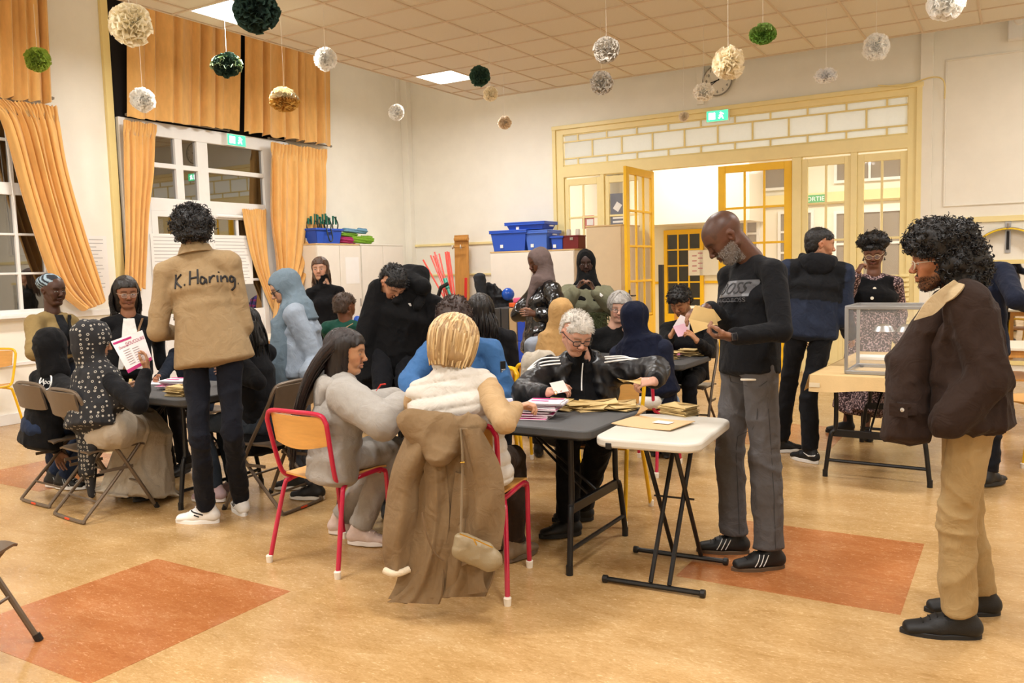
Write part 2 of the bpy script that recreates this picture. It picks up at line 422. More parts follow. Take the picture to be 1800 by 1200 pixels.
curtain([(425, -30), (425, 120), (425, 233)], [(580, 10), (576, 120), (578, 257)], WX+.12, 8, .05, 'upper orange valance curtain right of the black gap, ending at the bare wall', head=False, seed=2)
curtain([(-90, -120), (-90, 40), (-90, 160)], [(70, -80), (78, 80), (83, 183)], WX+.12, 7, .05, 'upper orange valance curtain in the top left corner of the photo', head=False, seed=3)
curtain([(-40, 172), (0, 215), (45, 370), (92, 500), (140, 545)], [(95, 188), (110, 290), (140, 400), (165, 480), (178, 530)], WX+.16, 8, .045, 'long orange curtain swept aside, left of the standing woman in the head wrap', seed=4)
curtain([(213, 212), (215, 300), (218, 420), (215, 520)], [(270, 220), (268, 300), (258, 380), (252, 505)], WX+.14, 5, .035, 'narrow orange curtain at the left edge of the french window', seed=5)
curtain([(471, 251), (470, 380), (482, 480), (476, 572)], [(568, 264), (566, 400), (528, 500), (500, 580)], WX+.16, 6.5, .045, 'wide orange curtain hanging between french window and cabinet with blue crate', seed=6)
curtain([(423, 368), (440, 450), (466, 520), (482, 556)], [(466, 368), (468, 450), (480, 520), (496, 560)], WX+.1, 4, .02, 'small gathered orange half curtain on the french window door leaf', seed=7)
m_rail = mat('grey_rail', '#8d8478', .4, metal=.6)
for a, b in (((WX+.09, 6.4, 3.45), (WX+.09, 7.9, 3.45)), ((WX+.1, 8.6, 3.43), (WX+.1, 9.85, 3.45)), ((WX+.1, 3.5, 3.5), (WX+.1, 5.5, 3.5))):
    t_ = MB().tube([a, b], .012, 8); [t_.lathe([(.0, 0), (.02, .01), (.022, .03), (0, .04)], 8, Matrix.Translation(Vector(e)-Vector((0, 0, .02)))) for e in (a, b)]
    tag(t_.build('curtain_rail', m_rail), 'metal curtain rail at head of the lower curtain %s' % ('over narrow left curtain' if a[1] < 7 and a[1] > 6 else 'beside the bare wall' if a[1] > 8 else 'at far left window'), 'rail')

# exit signs
def exit_sign(loc, rz, label):
    r_ = empty('exit_sign', loc, rz, label, 'exit sign')
    mg = mat('exit_green', '#0f8f4a', .5, emit=(.05, .55, .22), es=1.2); mw = mat('exit_white', '#ffffff', .5, emit=(.8, 1, .9), es=4)
    MB().mm((-.16, -.03, -.08), (.16, .03, .08)).build('case', m_white, r_, world=False, bevel=.006)
    MB().mm((-.15, -.036, -.07), (.15, -.03, .07)).build('face', mg, r_, world=False)
    p = MB()
    p.prism([(-.12, -.045), (-.03, -.045), (-.03, .045), (-.12, .045)], 0, .002, Matrix.Translation((0, -.036, 0)) @ Matrix.Rotation(PI/2, 4, 'X'))
    p.build('lit_door', mw, r_, world=False)
    p = MB(); MM = Matrix.Translation((.06, -.036, 0)) @ Matrix.Rotation(PI/2, 4, 'X')
    for q in (([(-.02, .028), (0, .028), (.004, .045), (-.014, .05), (-.024, .04)]), ([(-.03, -.005), (.012, .025), (.03, .012), (.034, .02), (.012, .035), (-.034, .005)]), ([(-.01, .0), (.01, .01), (.03, -.045), (.018, -.045), (.0, -.012)]), ([(-.01, 0), (.006, -.012), (-.03, -.045), (-.045, -.03), (-.03, -.02)])):
        p.prism(q, 0, .002, MM)
    p.build('running_figure', mw, r_, world=False)
p = onX(413, 247, WX+.1); exit_sign(p, PI/2, 'small green exit sign above the french window')
p = onY(1262, 204, BY-.06); exit_sign(p, 0, 'green exit sign on the yellow partition below the wall clock')

# ------------------------------------------------------------------ glazed partition in the back wall
pt = MB()
Yp0, Yp1 = BY-.03, BY+.08
def prect(mb, x0, x1, z0, z1, y0=Yp0, y1=Yp1): mb.mm((x0, y0, z0), (x1, y1, z1))
for a in ((-6.26, -6.12, 0, 3.66), (-1.26, -1.12, 0, 3.66), (-6.26, -1.12, 3.55, 3.66), (-6.26, -1.12, 2.9, 3.07), (-4.83, -4.69, 0, 2.9), (-2.67, -2.55, 0, 2.9), (-1.93, -1.85, 0, 2.9), (-5.5, -5.44, 0, 2.9)): prect(pt, *a)
prect(pt, -6.3, -1.08, 3.63, 3.69, BY-.07, BY+.08); prect(pt, -6.3, -6.24, 0, 3.66, BY-.06, BY); prect(pt, -1.16, -1.09, 0, 3.66, BY-.06, BY)
part = struct(pt.build('trim_9', m_pale, bevel=.006)); 
m_frost = mat('frosted_glass', '#f2f5f5', .5, transl=.6, var=.04, vscale=30, bump=.4, bscale=150)
bars = MB(); B0, B1, Z0, Z1 = -6.12, -1.26, 3.07, 3.55
rows_ = [(3.085, 3.175, .5), (3.195, 3.43, 0.), (3.45, 3.535, .5)]
nb = 10; wdt = (B1-B0)/nb
for zb in (3.07, 3.175, 3.43, 3.535): bars.mm((B0, BY-.01, zb), (B1, BY+.03, zb+.02))
for z0, z1, off in rows_:
    e = [B0]+[B0+wdt*(k+off) for k in range(1 if not off else 0, nb)]+[B1]; e = sorted(set(round(v, 4) for v in e))
    for a, b in zip(e[:-1], e[1:]):
        if b-a < .05: continue
        MB().mm((a+.011, BY+.004, z0+.001), (b-.011, BY+.014, z1-.001)).build('pane', m_frost, part)
        if a > B0+.01: bars.mm((a-.011, BY-.01, z0), (a+.011, BY+.03, z1))
bars.build('muntin', m_trimy, part)
m_glass = mat('clear_glass', '#ffffff', .02, spec=.5, alpha=.1)
def leaf(name, M, W_, ncol, m_, label=None, handle=False, zs=(2.77, 2.28, 1.79, 1.30, .81), sw=.1, part_kind=True, gl=None):
    """glazed door leaf in local x (0..W), y thickness, z up"""
    f = MB(); t = .022
    f.mm((0, -t, .02), (sw, t, 2.87), M); f.mm((W_-sw, -t, .02), (W_, t, 2.87), M); f.mm((sw, -t, zs[0]), (W_-sw, t, 2.87), M); f.mm((sw, -t, .02), (W_-sw, t, zs[-1]-.03), M)
    f.mm((sw+.06, -t-.008, .14), (W_-sw-.06, t+.008, zs[-1]-.14), M)
    for z in zs[1:]: f.mm((sw, -.016, z-.02), (W_-sw, .016, z+.01), M)
    cw = (W_-2*sw)/ncol
    for k in range(1, ncol): f.mm((sw+cw*k-.014, -.016, zs[-1]), (sw+cw*k+.014, .016, zs[0]), M)
    o = f.build(name, m_, bevel=.004); struct(o)
    for k in range(ncol):
        for a, b in zip(zs[:-1], zs[1:]):
            MB().mm((sw+cw*k+.01, -.003, b), (sw+cw*(k+1)-.01, .003, a), M).build('pane', gl or m_glass, o)
    if handle:
        h = MB().mm((.03, -t-.008, .98), (.07, -t, 1.18), M); h.tube([M @ Vector((.05, -t, 1.1)), M @ Vector((.05, -t-.05, 1.1)), M @ Vector((.14, -t-.055, 1.1))], .011, 8)
        h.build('door_handle', m_black, o, bevel=.003)
    return o
T = Matrix.Translation
leaf('window_3', T((-6.12, BY+.02, 0)), .62, 2, m_pale, zs=(2.77, 2.28, 1.79, 1.30, .81), sw=.07)
leaf('window_4', T((-5.44, BY+.02, 0)), .61, 2, m_pale, sw=.07)
leaf('door_3', T((-4.66, BY-1.04, 0)) @ Matrix.Rotation(PI/2, 4, 'Z'), 1.02, 3, m_yel, handle=True)
leaf('door_4', T((-3.69, BY+.02, 0)), 1.01, 3, m_yel)
leaf('window_5', T((-2.55, BY+.02, 0)), .62, 2, m_pale, sw=.08)
leaf('window_6', T((-1.85, BY+.02, 0)), .59, 2, m_pale, sw=.08)
lv = MB()
for k in range(12): lv.box((-1.27, BY-.05, .62+k*.062), (.11, .012, .04), Matrix.Rotation(-.5, 4, 'X'))
lv.build('louver', m_pale, part)

# ------------------------------------------------------------------ hallway behind the partition
struct(MB().mm((-9.2, 16.4, 0), (3, 16.6, TOP)).build('wall_hall_back', m_hall))
struct(MB().mm((-7.4, BY+.25, 0), (-7.2, 16.4, TOP)).build('wall_hall_left', m_hall))
struct(MB().mm((2.8, BY+.25, 0), (3.0, 16.4, TOP)).build('wall_hall_right', m_hall))
struct(MB().mm((-7.2, BY+.25, 4.1), (2.8, 16.4, 4.2)).build('ceiling_hall', m_hall))
struct(MB().mm((-6.5, 15.3, 2.27), (-4.2, 16.4, 4.1)).build('trim_10', m_hall))   # boxed soffit above the inner door
m_hglass = mat('dark_corridor_glass', '#2c2a26', .05, spec=.6)
din = MB(); dx0, dx1, dz = -6.22, -5.4, 2.2
for k, a in enumerate(((dx0, dx0+.07), (dx1-.07, dx1))): din.mm((a[0], 16.34, 0), (a[1], 16.4, dz))
din.mm((dx0, 16.34, dz-.08), (dx1, 16.4, dz)); din.mm((dx0, 16.34, 0), (dx1, 16.4, .5))
cw = (dx1-dx0-.14)/3
for k in (1, 2): din.mm((dx0+.07+cw*k-.015, 16.35, .5), (dx0+.07+cw*k+.015, 16.4, dz))
zz = [.5, .82, 1.15, 1.48, 1.8, 2.12]
for z in zz: din.mm((dx0, 16.35, z-.015), (dx1, 16.4, z+.015))
d5 = struct(din.build('door_5', m_yel))
for k in range(3):
    for a, b in zip(zz[:-1], zz[1:]): MB().mm((dx0+.085+cw*k, 16.37, a+.015), (dx0+.055+cw*(k+1), 16.38, b-.015)).build('pane', m_hglass, d5)
struct_box('trim_11', (-7.2, 16.37, 1.12), (-6.25, 16.4, 1.17), m_yel); struct_box('trim_12', (-5.38, 16.37, 1.12), (2.8, 16.4, 1.17), m_yel)
# white framed windows and doors seen through the glass
def hall_window(n, x0, x1, z0, z1, nx, nz, m_, shade=0.):
    f = MB(); t = .05
    f.mm((x0, 16.33, z0), (x0+t, 16.4, z1)); f.mm((x1-t, 16.33, z0), (x1, 16.4, z1)); f.mm((x0, 16.33, z1-t), (x1, 16.4, z1)); f.mm((x0, 16.33, z0), (x1, 16.4, z0+t))
    for k in range(1, nx): x = x0+(x1-x0)*k/nx; f.mm((x-.02, 16.34, z0), (x+.02, 16.4, z1))
    for k in range(1, nz): z = z0+(z1-z0)*k/nz; f.mm((x0, 16.34, z-.02), (x1, 16.4, z+.02))
    o = struct(f.build('window_%d' % n, m_))
    for i in range(nx):
        for k in range(nz):
            MB().mm((x0+(x1-x0)*i/nx+.02, 16.37, z0+(z1-z0)*k/nz+.02), (x0+(x1-x0)*(i+1)/nx-.02, 16.38, z0+(z1-z0)*(k+1)/nz-.02)).build('pane', m_hg2, o)
m_hg2 = mat('grey_hall_glass', '#8d8170', .1, spec=.6)
hall_window(7, -4.75, -3.75, 2.85, 3.3, 2, 1, m_white)
hall_window(8, -4.8, -4.3, 0.9, 2.45, 2, 4, m_white)
hall_window(9, -3.95, -3.3, 0.9, 2.45, 2, 4, m_white)
hall_window(10, -2.95, -1.75, 0.6, 2.4, 3, 3, m_white)
hall_window(11, -2.95, -1.75, 2.9, 3.35, 2, 1, m_white)
hall_window(12, -1.5, -.5, 2.7, 3.4, 2, 1, m_white)
hall_window(13, -1.4, -.6, 0.9, 2.45, 2, 3, m_white)
struct_box('trim_13', (-4.2, 16.3, 2.55), (2.8, 16.36, 2.75), m_pale)
# SORTIE sign in the hall
sg = empty('exit_sign', onY(1431, 350, 15.6), 0, 'green SORTIE sign seen through the glazed partition', 'sign')
MB().mm((-.2, -.01, -.075), (.2, .01, .075)).build('plate', mat('sign_green', '#3f9a5b', .5), sg, world=False)
v_, f_ = text_mesh('SORTIE', .11); MB().add(v_, f_, T((0, -.013, 0)) @ Matrix.Rotation(PI/2, 4, 'X')).build('lettering', m_white, sg, world=False, smooth=0)
MB().tube([(-.15, 0, .07), (-.15, 0, 4.11-sg.location.z)], .004, 5).build('hanger', m_chrome, sg, world=False)
# posters & boards in the hall
def poster(name, a, b, M_, label, cat='poster', marks=None, ax='y'):
    o = MB().mm(a, b).build(name, M_); tag(o, label, cat); return o
p0 = onY(1086, 375, BY+.03)
pr = poster('poster', (p0.x-.12, BY+.025, p0.z-.32), (p0.x+.14, BY+.035, p0.z+.3), mat('navy_poster', '#3a4560', .6), 'dark blue poster seen through the pane left of the open yellow door')
MB().box((p0.x, BY+.022, p0.z+.1), (.1, .004, .12), Matrix.Rotation(.6, 4, 'Y')).build('white_emblem', m_paper, pr)
for k in range(3): MB().mm((p0.x-.08, BY+.02, p0.z-.08-k*.06), (p0.x+.1, BY+.025, p0.z-.05-k*.06)).build('text_line', m_paper, pr)
p0 = onY(1034, 390, BY+.03)
poster('notice', (p0.x-.1, BY+.025, p0.z-.1), (p0.x+.1, BY+.035, p0.z+.1), mat('red_notice', '#d4553c', .6), 'small red and white notice seen through the leftmost glazed panel')
MB().mm((p0.x-.02, BY+.02, p0.z-.05), (p0.x+.09, BY+.025, p0.z+.04)).build('white_field', m_paper, bpy.data.objects['notice'])
p0 = onY(1252, 438, 16.3)
poster('notice_board', (p0.x-.5, 16.34, 1.28), (p0.x+.45, 16.38, 1.78), m_paper, 'white notice sheets on the hallway wall right of the inner door', 'notice')
for k in range(8):
    MB().mm((p0.x-.42+k % 2*.12, 16.33, 1.36+.05*k), (p0.x-.33+k % 2*.12, 16.338, 1.38+.05*k)).build('printed_line', mat('pinkish_ink', '#c98a9a', .7), bpy.data.objects['notice_board'])
MB().mm((p0.x-.1, 16.3, 1.8), (p0.x+.25, 16.33, 1.95)).build('red_sign', m_red, bpy.data.objects['notice_board'])
pp = MB().mm((0, 0, 0), (.05, .05, 1.52))
o = pp.build('door_post', mat('dark_bronze', '#2e2a26', .5)); o.location = (-3.55, 9.15, 0); tag(o, 'tall dark square post standing right of the open yellow door', 'post'); 
MB().mm((-.05, -.05, 0), (.1, .1, .02)).build('base_plate', m_black, o, world=False)
# clock
ck = empty('wall_clock', onY(1262, 142, BY-.03), 0, 'round white wall clock high on the back wall, partly hidden by a cream pom-pom', 'clock')
Rm = Matrix.Rotation(PI/2, 4, 'X')
MB().lathe([(0, 0), (.2, 0), (.21, .015), (.21, .03), (.195, .035), (.195, .028), (0, .028)], 40, Rm).build('case', mat('clock_face', '#eee8da', .4), ck, world=False)
MB().tube([(.205*math.cos(t), -.03, .205*math.sin(t)) for t in [2*PI*k/40 for k in range(40)]], .011, 8, closed=True).build('rim', mat('clock_rim', '#8f8a80', .4), ck, world=False)
for n_, ang, ln, wd in (('hour_hand', math.radians(-255), .1, .014), ('minute_hand', math.radians(-238), .16, .009)):
    MB().box((0, 0, ln/2-.015), (wd, .004, ln+.03), M=T((0, -.034, 0)) @ Matrix.Rotation(-ang, 4, 'Y')).build(n_, m_black, ck, world=False)
for k in range(1, 13):
    v_, f_ = text_mesh(str(k), .055, .0005); a = 2*PI*k/12
    MB().add(v_, f_, T((.155*math.sin(a), -.031, .155*math.cos(a))) @ Rm).build('numeral', m_black, ck, world=False, smooth=0)
# conduit under the clock, speaker box upper right
tag(MB().mm((-3.98, BY-.05, 3.75), (-3.88, BY, 4.9)).build('cable_duct', m_wall, bevel=.004), 'cream vertical cable duct left of the wall clock', 'duct')
cp = MB().tube(smooth_path([(-1.6, BY-.1, 3.7), (-1.3, BY-.1, 3.66), (-1.0, BY-.09, 3.72), (-.86, BY-.08, 3.66), (-.85, BY-.04, 3.45)], 6), .008, 6)
tag(cp.build('cable', m_trimy), 'thin yellowed cable looping over the top right corner of the partition', 'cable')
b0 = onY(1772, 48, BY-.05)
em = tag(MB().mm((b0.x, BY-.12, b0.z-.16), (b0.x+.6, BY, b0.z+.14)).build('wall_unit', m_white, bevel=.012), 'white box unit high on the wall at the top right corner', 'wall unit')
MB().lathe([(0, 0), (.06, 0), (.05, .02), (0, .025)], 20, T((b0.x+.12, BY-.12, b0.z+.05)) @ Rm).build('sensor', m_paper, em)
# papers on left wall and french window
def sheet_lines(parent, x, y0, y1, z0, z1, n, col='#b9b6b4'):
    l_ = MB()
    for k in range(n):
        z = z1-(z1-z0)*(k+1)/(n+1); l_.mm((x, y0+.04, z-.004), (x+.001, y1-.04-.1*rnd.random(), z+.004))
    l_.build('printed_text', mat('faint_ink'+col, col, .8), parent)
for a, b, c, d, lab in ((5.83, 6.09, 1.3, 2.02, 'large white printed sheet taped to the wall beside the swept orange curtain'),):
    o = tag(MB().mm((WX, a, c), (WX+.004, b, d)).build('notice_sheet', m_paper), lab, 'notice'); sheet_lines(o, WX+.0045, a, b, c, d, 16)
for a, b, c, d, lab in ((6.62, 7.4, 1.42, 2.06, 'white printed poster on the left leaf of the french window'), (7.55, 8.2, 1.4, 2.06, 'white printed poster on the right leaf of the french window behind the tan jacket')):
    o = tag(MB().mm((WX+.08, a, c), (WX+.083, b, d)).build('notice_sheet', m_paper), lab, 'notice'); sheet_lines(o, WX+.0835, a, b, c, d, 14)
# right wall: raised panel outline, mirror
fo = MB(); a0, a1, c0, c1_ = -.85, 3.6, 2.14, 3.9
for q in ((a0, a1, c0, c0+.02), (a0, a1, c1_, c1_+.02), (a0, a0+.02, c0, c1_), (a1-.02, a1, c0, c1_)): fo.mm((q[0], BY-.02, q[2]), (q[1], BY, q[3]))
struct(fo.build('trim_14', m_wall, bevel=.006))
mi = empty('wall_mirror', (-.5, BY, 0), 0, 'large wall mirror low on the right wall behind the hanging hoops', 'mirror')
MB().mm((-.5, BY-.02, .25), (3.5, BY-.005, 1.42)).build('mirror_glass', mat('mirror', '#d8d8d6', .02, metal=1.), mi)
f = MB(); f.mm((-.55, BY-.03, 1.42), (3.55, BY, 1.47)); f.mm((-.55, BY-.03, .2), (3.55, BY, .25)); f.mm((-.55, BY-.03, .2), (-.5, BY, 1.47)); f.build('frame', m_trimy, mi)

# ------------------------------------------------------------------ implicit surfaces (smooth union of tapered limbs) -> mesh, for bodies and clothes
def A3(p): return np.array(tuple(p), dtype=np.float64)
class SDF:
    """prims: (p0,p1,(a0,b0),(a1,b1),side,k,rc). Elliptic tapered capsules, smooth-unioned; negative k subtracts."""
    def __init__(s): s.pr = []
    def ec(s, p0, p1, r0, r1, side=None, k=.03, rc=None, sub=False, clip=None):
        r0 = (r0, r0) if not isinstance(r0, tuple) else r0; r1 = (r1, r1) if not isinstance(r1, tuple) else r1
        p0 = A3(p0); p1 = A3(p1); ax = p1-p0; L = np.linalg.norm(ax)
        if L < 1e-6: ax = np.array([0, 0, 1.]); L = 1e-6
        else: ax = ax/L
        sd = A3(side) if side is not None else (np.array([1., 0, 0]) if abs(ax[0]) < .9 else np.array([0, 1., 0]))
        sd = sd-ax*sd.dot(ax); sd /= np.linalg.norm(sd); dp = np.cross(ax, sd)
        s.pr.append((p0, ax, L, r0, r1, sd, dp, k, rc if rc else min(min(r0), min(r1)), sub)); return s
    def ball(s, c, r, k=.02, sub=False, side=None, up=None):
        """r scalar or (side, depth, up) radii, oriented by side / up"""
        if not isinstance(r, tuple): r = (r, r, r)
        u = A3(up) if up is not None else np.array([0, 0, 1.]); u = u/np.linalg.norm(u)
        c = A3(c); return s.ec(c-u*1e-5, c+u*1e-5, (r[0], r[1]), (r[0], r[1]), side, k, r[2], sub)
    def bounds(s):
        lo = []; hi = []
        for p0, ax, L, r0, r1, sd, dp, k, rc, sub in s.pr:
            if sub: continue
            R = max(max(r0), max(r1), rc)
            p1 = p0+ax*L; lo.append(np.minimum(p0, p1)-R); hi.append(np.maximum(p0, p1)+R)
        return np.min(lo, 0), np.max(hi, 0)
    def mesh(s, h, disp=None, cut=None, shell=0., lo=None, hi=None):
        l, u = s.bounds()
        if lo is not None: l = np.maximum(l, A3(lo))
        if hi is not None: u = np.minimum(u, A3(hi))
        pad = 3*h+.01
        l = l-pad; u = u+pad; n = np.ceil((u-l)/h).astype(int)+1
        X = [(l[i]+np.arange(n[i])*h).astype(np.float32) for i in range(3)]
        fld = np.full(tuple(n), .2, np.float32)
        for p0, ax, L, r0, r1, sd, dp, k, rc, sub in s.pr:
            R = max(max(r0), max(r1), rc)+max(k*2, 3*h)+.015; p1 = p0+ax*L
            a = np.maximum(0, np.floor((np.minimum(p0, p1)-R-l)/h)).astype(int); b = np.minimum(n, np.ceil((np.maximum(p0, p1)+R-l)/h).astype(int)+1)
            if (b <= a).any(): continue
            x = (X[0][a[0]:b[0]]-p0[0])[:, None, None]; y = (X[1][a[1]:b[1]]-p0[1])[None, :, None]; z = (X[2][a[2]:b[2]]-p0[2])[None, None, :]
            x, y, z = x.astype(np.float32), y.astype(np.float32), z.astype(np.float32)
            pa = x*np.float32(ax[0])+y*np.float32(ax[1])+z*np.float32(ax[2])
            t = np.clip(pa/L, 0, 1); e = pa-t*L
            ps = x*sd[0].astype(np.float32)+y*sd[1].astype(np.float32)+z*sd[2].astype(np.float32)
            pd = x*dp[0].astype(np.float32)+y*dp[1].astype(np.float32)+z*dp[2].astype(np.float32)
            ra = r0[0]+(r1[0]-r0[0])*t; rb = r0[1]+(r1[1]-r0[1])*t
            q1 = ps/ra; q2 = pd/rb; q3 = e/rc
            k0 = np.sqrt(q1*q1+q2*q2+q3*q3)+1e-6; k1 = np.sqrt((q1/ra)**2+(q2/rb)**2+(q3/rc)**2)+1e-6
            d = k0*(k0-1)/k1
            S = (slice(a[0], b[0]), slice(a[1], b[1]), slice(a[2], b[2]))
            f = fld[S]
            if sub:
                hh = np.clip(.5-.5*(f+d)/k, 0, 1); fld[S] = f*(1-hh)-d*hh+k*hh*(1-hh)
            else:
                hh = np.clip(.5+.5*(f-d)/k, 0, 1); fld[S] = f*(1-hh)+d*hh-k*hh*(1-hh)
        if disp is not None or cut is not None:
            near = np.abs(fld) < .06
            ii = np.nonzero(near); P = np.stack([X[0][ii[0]], X[1][ii[1]], X[2][ii[2]]], 1)
            v = fld[ii]
            if disp is not None: v = v-disp(P)
            if cut is not None: v = np.maximum(v, cut(P))
            if shell: v = np.maximum(v, -(v+shell)) if False else v
            fld[ii] = v
        if lo is not None or hi is not None:
            for ax_ in range(3):
                if lo is not None and l[ax_]+pad > s.bounds()[0][ax_]+1e-6: pass
        return surface_nets(fld, l, h)
def surface_nets(f, l, h):
    ins = f < 0
    n = f.shape
    c = np.zeros((n[0]-1, n[1]-1, n[2]-1), np.uint8)
    for i in (0, 1):
        for j in (0, 1):
            for k in (0, 1):
                c += ins[i:n[0]-1+i, j:n[1]-1+j, k:n[2]-1+k]
    act = (c > 0) & (c < 8)
    ids = np.nonzero(act); m = len(ids[0])
    if m == 0: return np.zeros((0, 3)), np.zeros((0, 4), int)
    idx = np.full(act.shape, -1, np.int64); idx[ids] = np.arange(m)
    acc = np.zeros((m, 3)); cnt = np.zeros(m)
    corners = [(i, j, k) for i in (0, 1) for j in (0, 1) for k in (0, 1)]
    for a in corners:
        for ax in range(3):
            if a[ax]: continue
            b = list(a); b[ax] = 1
            fa = f[ids[0]+a[0], ids[1]+a[1], ids[2]+a[2]]; fb = f[ids[0]+b[0], ids[1]+b[1], ids[2]+b[2]]
            x = (fa < 0) != (fb < 0)
            t = np.where(x, fa/np.where(x, fa-fb, 1), 0)
            q = np.zeros((m, 3)); q[:, 0] = a[0]; q[:, 1] = a[1]; q[:, 2] = a[2]; q[:, ax] += t
            acc += q*x[:, None]; cnt += x
    V = (np.stack(ids, 1)+acc/np.maximum(cnt, 1)[:, None])*h+l
    Q = []
    for ax in range(3):
        u, v = [(1, 2), (2, 0), (0, 1)][ax]
        sl0 = [slice(None)]*3; sl1 = [slice(None)]*3; sl0[ax] = slice(0, n[ax]-1); sl1[ax] = slice(1, n[ax])
        A = ins[tuple(sl0)]; B = ins[tuple(sl1)]
        for flip, M_ in ((False, A & ~B), (True, ~A & B)):
            e = np.array(np.nonzero(M_))
            ok = (e[u] > 0) & (e[v] > 0) & (e[u] < n[u]-1) & (e[v] < n[v]-1); e = e[:, ok]
            if e.shape[1] == 0: continue
            def g(du, dv):
                w_ = e.copy(); w_[u] += du; w_[v] += dv; return idx[w_[0], w_[1], w_[2]]
            q = np.stack([g(-1, -1), g(0, -1), g(0, 0), g(-1, 0)], 1)
            Q.append(q[:, ::-1] if flip else q)
    Q = np.concatenate(Q); Q = Q[(Q >= 0).all(1)]
    return V, Q
def np_mesh(name, V, Q, m_, parent=None, cols=None, attr='Col', smooth=True, extra=None):
    """V,Q in room coordinates -> mesh object under parent. extra: list of (V,Q,cols) merged in."""
    if extra:
        Vs, Qs, Cs = [V], [Q], [cols]; o_ = len(V)
        for v, q, c in extra:
            Vs.append(v); Qs.append(q+o_); Cs.append(c); o_ += len(v)
        V = np.concatenate(Vs); Q = np.concatenate(Qs); cols = np.concatenate(Cs) if cols is not None else None
    off = A3(root_off(parent)) if parent is not None else np.zeros(3)
    me = bpy.data.meshes.new(name); k = Q.shape[1]
    me.vertices.add(len(V)); me.vertices.foreach_set('co', (V-off).astype(np.float32).ravel())
    me.loops.add(Q.size); me.loops.foreach_set('vertex_index', Q.astype(np.int32).ravel())
    me.polygons.add(len(Q)); me.polygons.foreach_set('loop_start', np.arange(0, Q.size, k, dtype=np.int32))
    me.update(calc_edges=True); me.validate()
    me.polygons.foreach_set('use_smooth', [smooth]*len(me.polygons))
    if cols is not None:
        a = me.color_attributes.new(attr, 'FLOAT_COLOR', 'POINT')
        c = np.ones((len(V), 4), np.float32); c[:, :3] = cols; a.data.foreach_set('color', c.ravel())
    for M_ in (m_ if isinstance(m_, (list, tuple)) else [m_]): me.materials.append(M_)
    o = bpy.data.objects.new(name, me); COL.objects.link(o); o.parent = parent
    return o
# cheap vectorised value noise
_perm = np.random.RandomState(3).rand(64, 64, 64).astype(np.float32)
def vnoise(P):
    P = np.asarray(P, np.float64); i = np.floor(P).astype(int); f = P-i; f = f*f*(3-2*f); i = i & 63; j = (i+1) & 63
    def g(a, b, c): return _perm[a, b, c]
    x0, y0, z0 = i.T; x1, y1, z1 = j.T; fx, fy, fz = f.T
    return 2*(((g(x0, y0, z0)*(1-fx)+g(x1, y0, z0)*fx)*(1-fy)+(g(x0, y1, z0)*(1-fx)+g(x1, y1, z0)*fx)*fy)*(1-fz)
            + ((g(x0, y0, z1)*(1-fx)+g(x1, y0, z1)*fx)*(1-fy)+(g(x0, y1, z1)*(1-fx)+g(x1, y1, z1)*fx)*fy)*fz)-1
def ridged(P): return 1-2*np.abs(vnoise(P))
def crease(P): return (1-np.minimum(1, np.abs(vnoise(P))*1.6))**2
def folds(amp, sc=(9, 9, 5), seed=0., amp2=None):
    sc = np.array(sc); a2 = amp*.5 if amp2 is None else amp2
    return lambda P: amp*(1.1*crease(P*sc*1.1+seed+.8*vnoise(P*4+seed)[:, None])-.6)+a2*(.9*crease(P*sc*2.4+seed*2+11)-.5)

# ------------------------------------------------------------------ people
def norm(v): return v/np.linalg.norm(v)
def solve_len(p, px, py, L, sgn, zmin=None):
    """point on the pixel ray at distance L from p; sgn +1 the far solution, -1 the near one; closest point if out of reach"""
    d = A3(ray(px, py)); o = A3(CAMP); q = o-A3(p)
    a = d.dot(d); b = 2*d.dot(q); c = q.dot(q)-L*L; D = b*b-4*a*c
    if D < 0:
        t = -b/(2*a)
        hit = o+d*t; v = hit-A3(p); return A3(p)+norm(v)*max(L, np.linalg.norm(v)*.98)
    t = (-b+sgn*math.sqrt(D))/(2*a); return o+d*t
SKIN = {}
def skin_mat():
    return mat('skin', (.5, .3, .2), .42, spec=.4, attr='Col', var=.05, vscale=60, bump=.12, bscale=500)
def head_frame(c, fwd, up, roll=0.):
    f = norm(A3(fwd)); u = A3(up); u = norm(u-f*u.dot(f)); r = np.cross(f, u)
    return np.stack([r, f, u], 1)      # columns: right, forward, up
class Person:
    def __init__(s, label, group=None, scale=1.0):
        s.label = label; s.s = scale; s.J = {}
    def px(s, **kw):
        for k, v in kw.items(): s.J[k] = v
def person(label, base, spec, H=1.0):
    """spec: dict of joints already as world numpy points: pelvis, neck, head(center), shL/R, elL/R, wrL/R, hipL/R, knL/R, anL/R, hf (head forward), bf (body forward)"""
    r_ = empty('person', (base[0], base[1], 0), 0, label, 'person')
    return r_
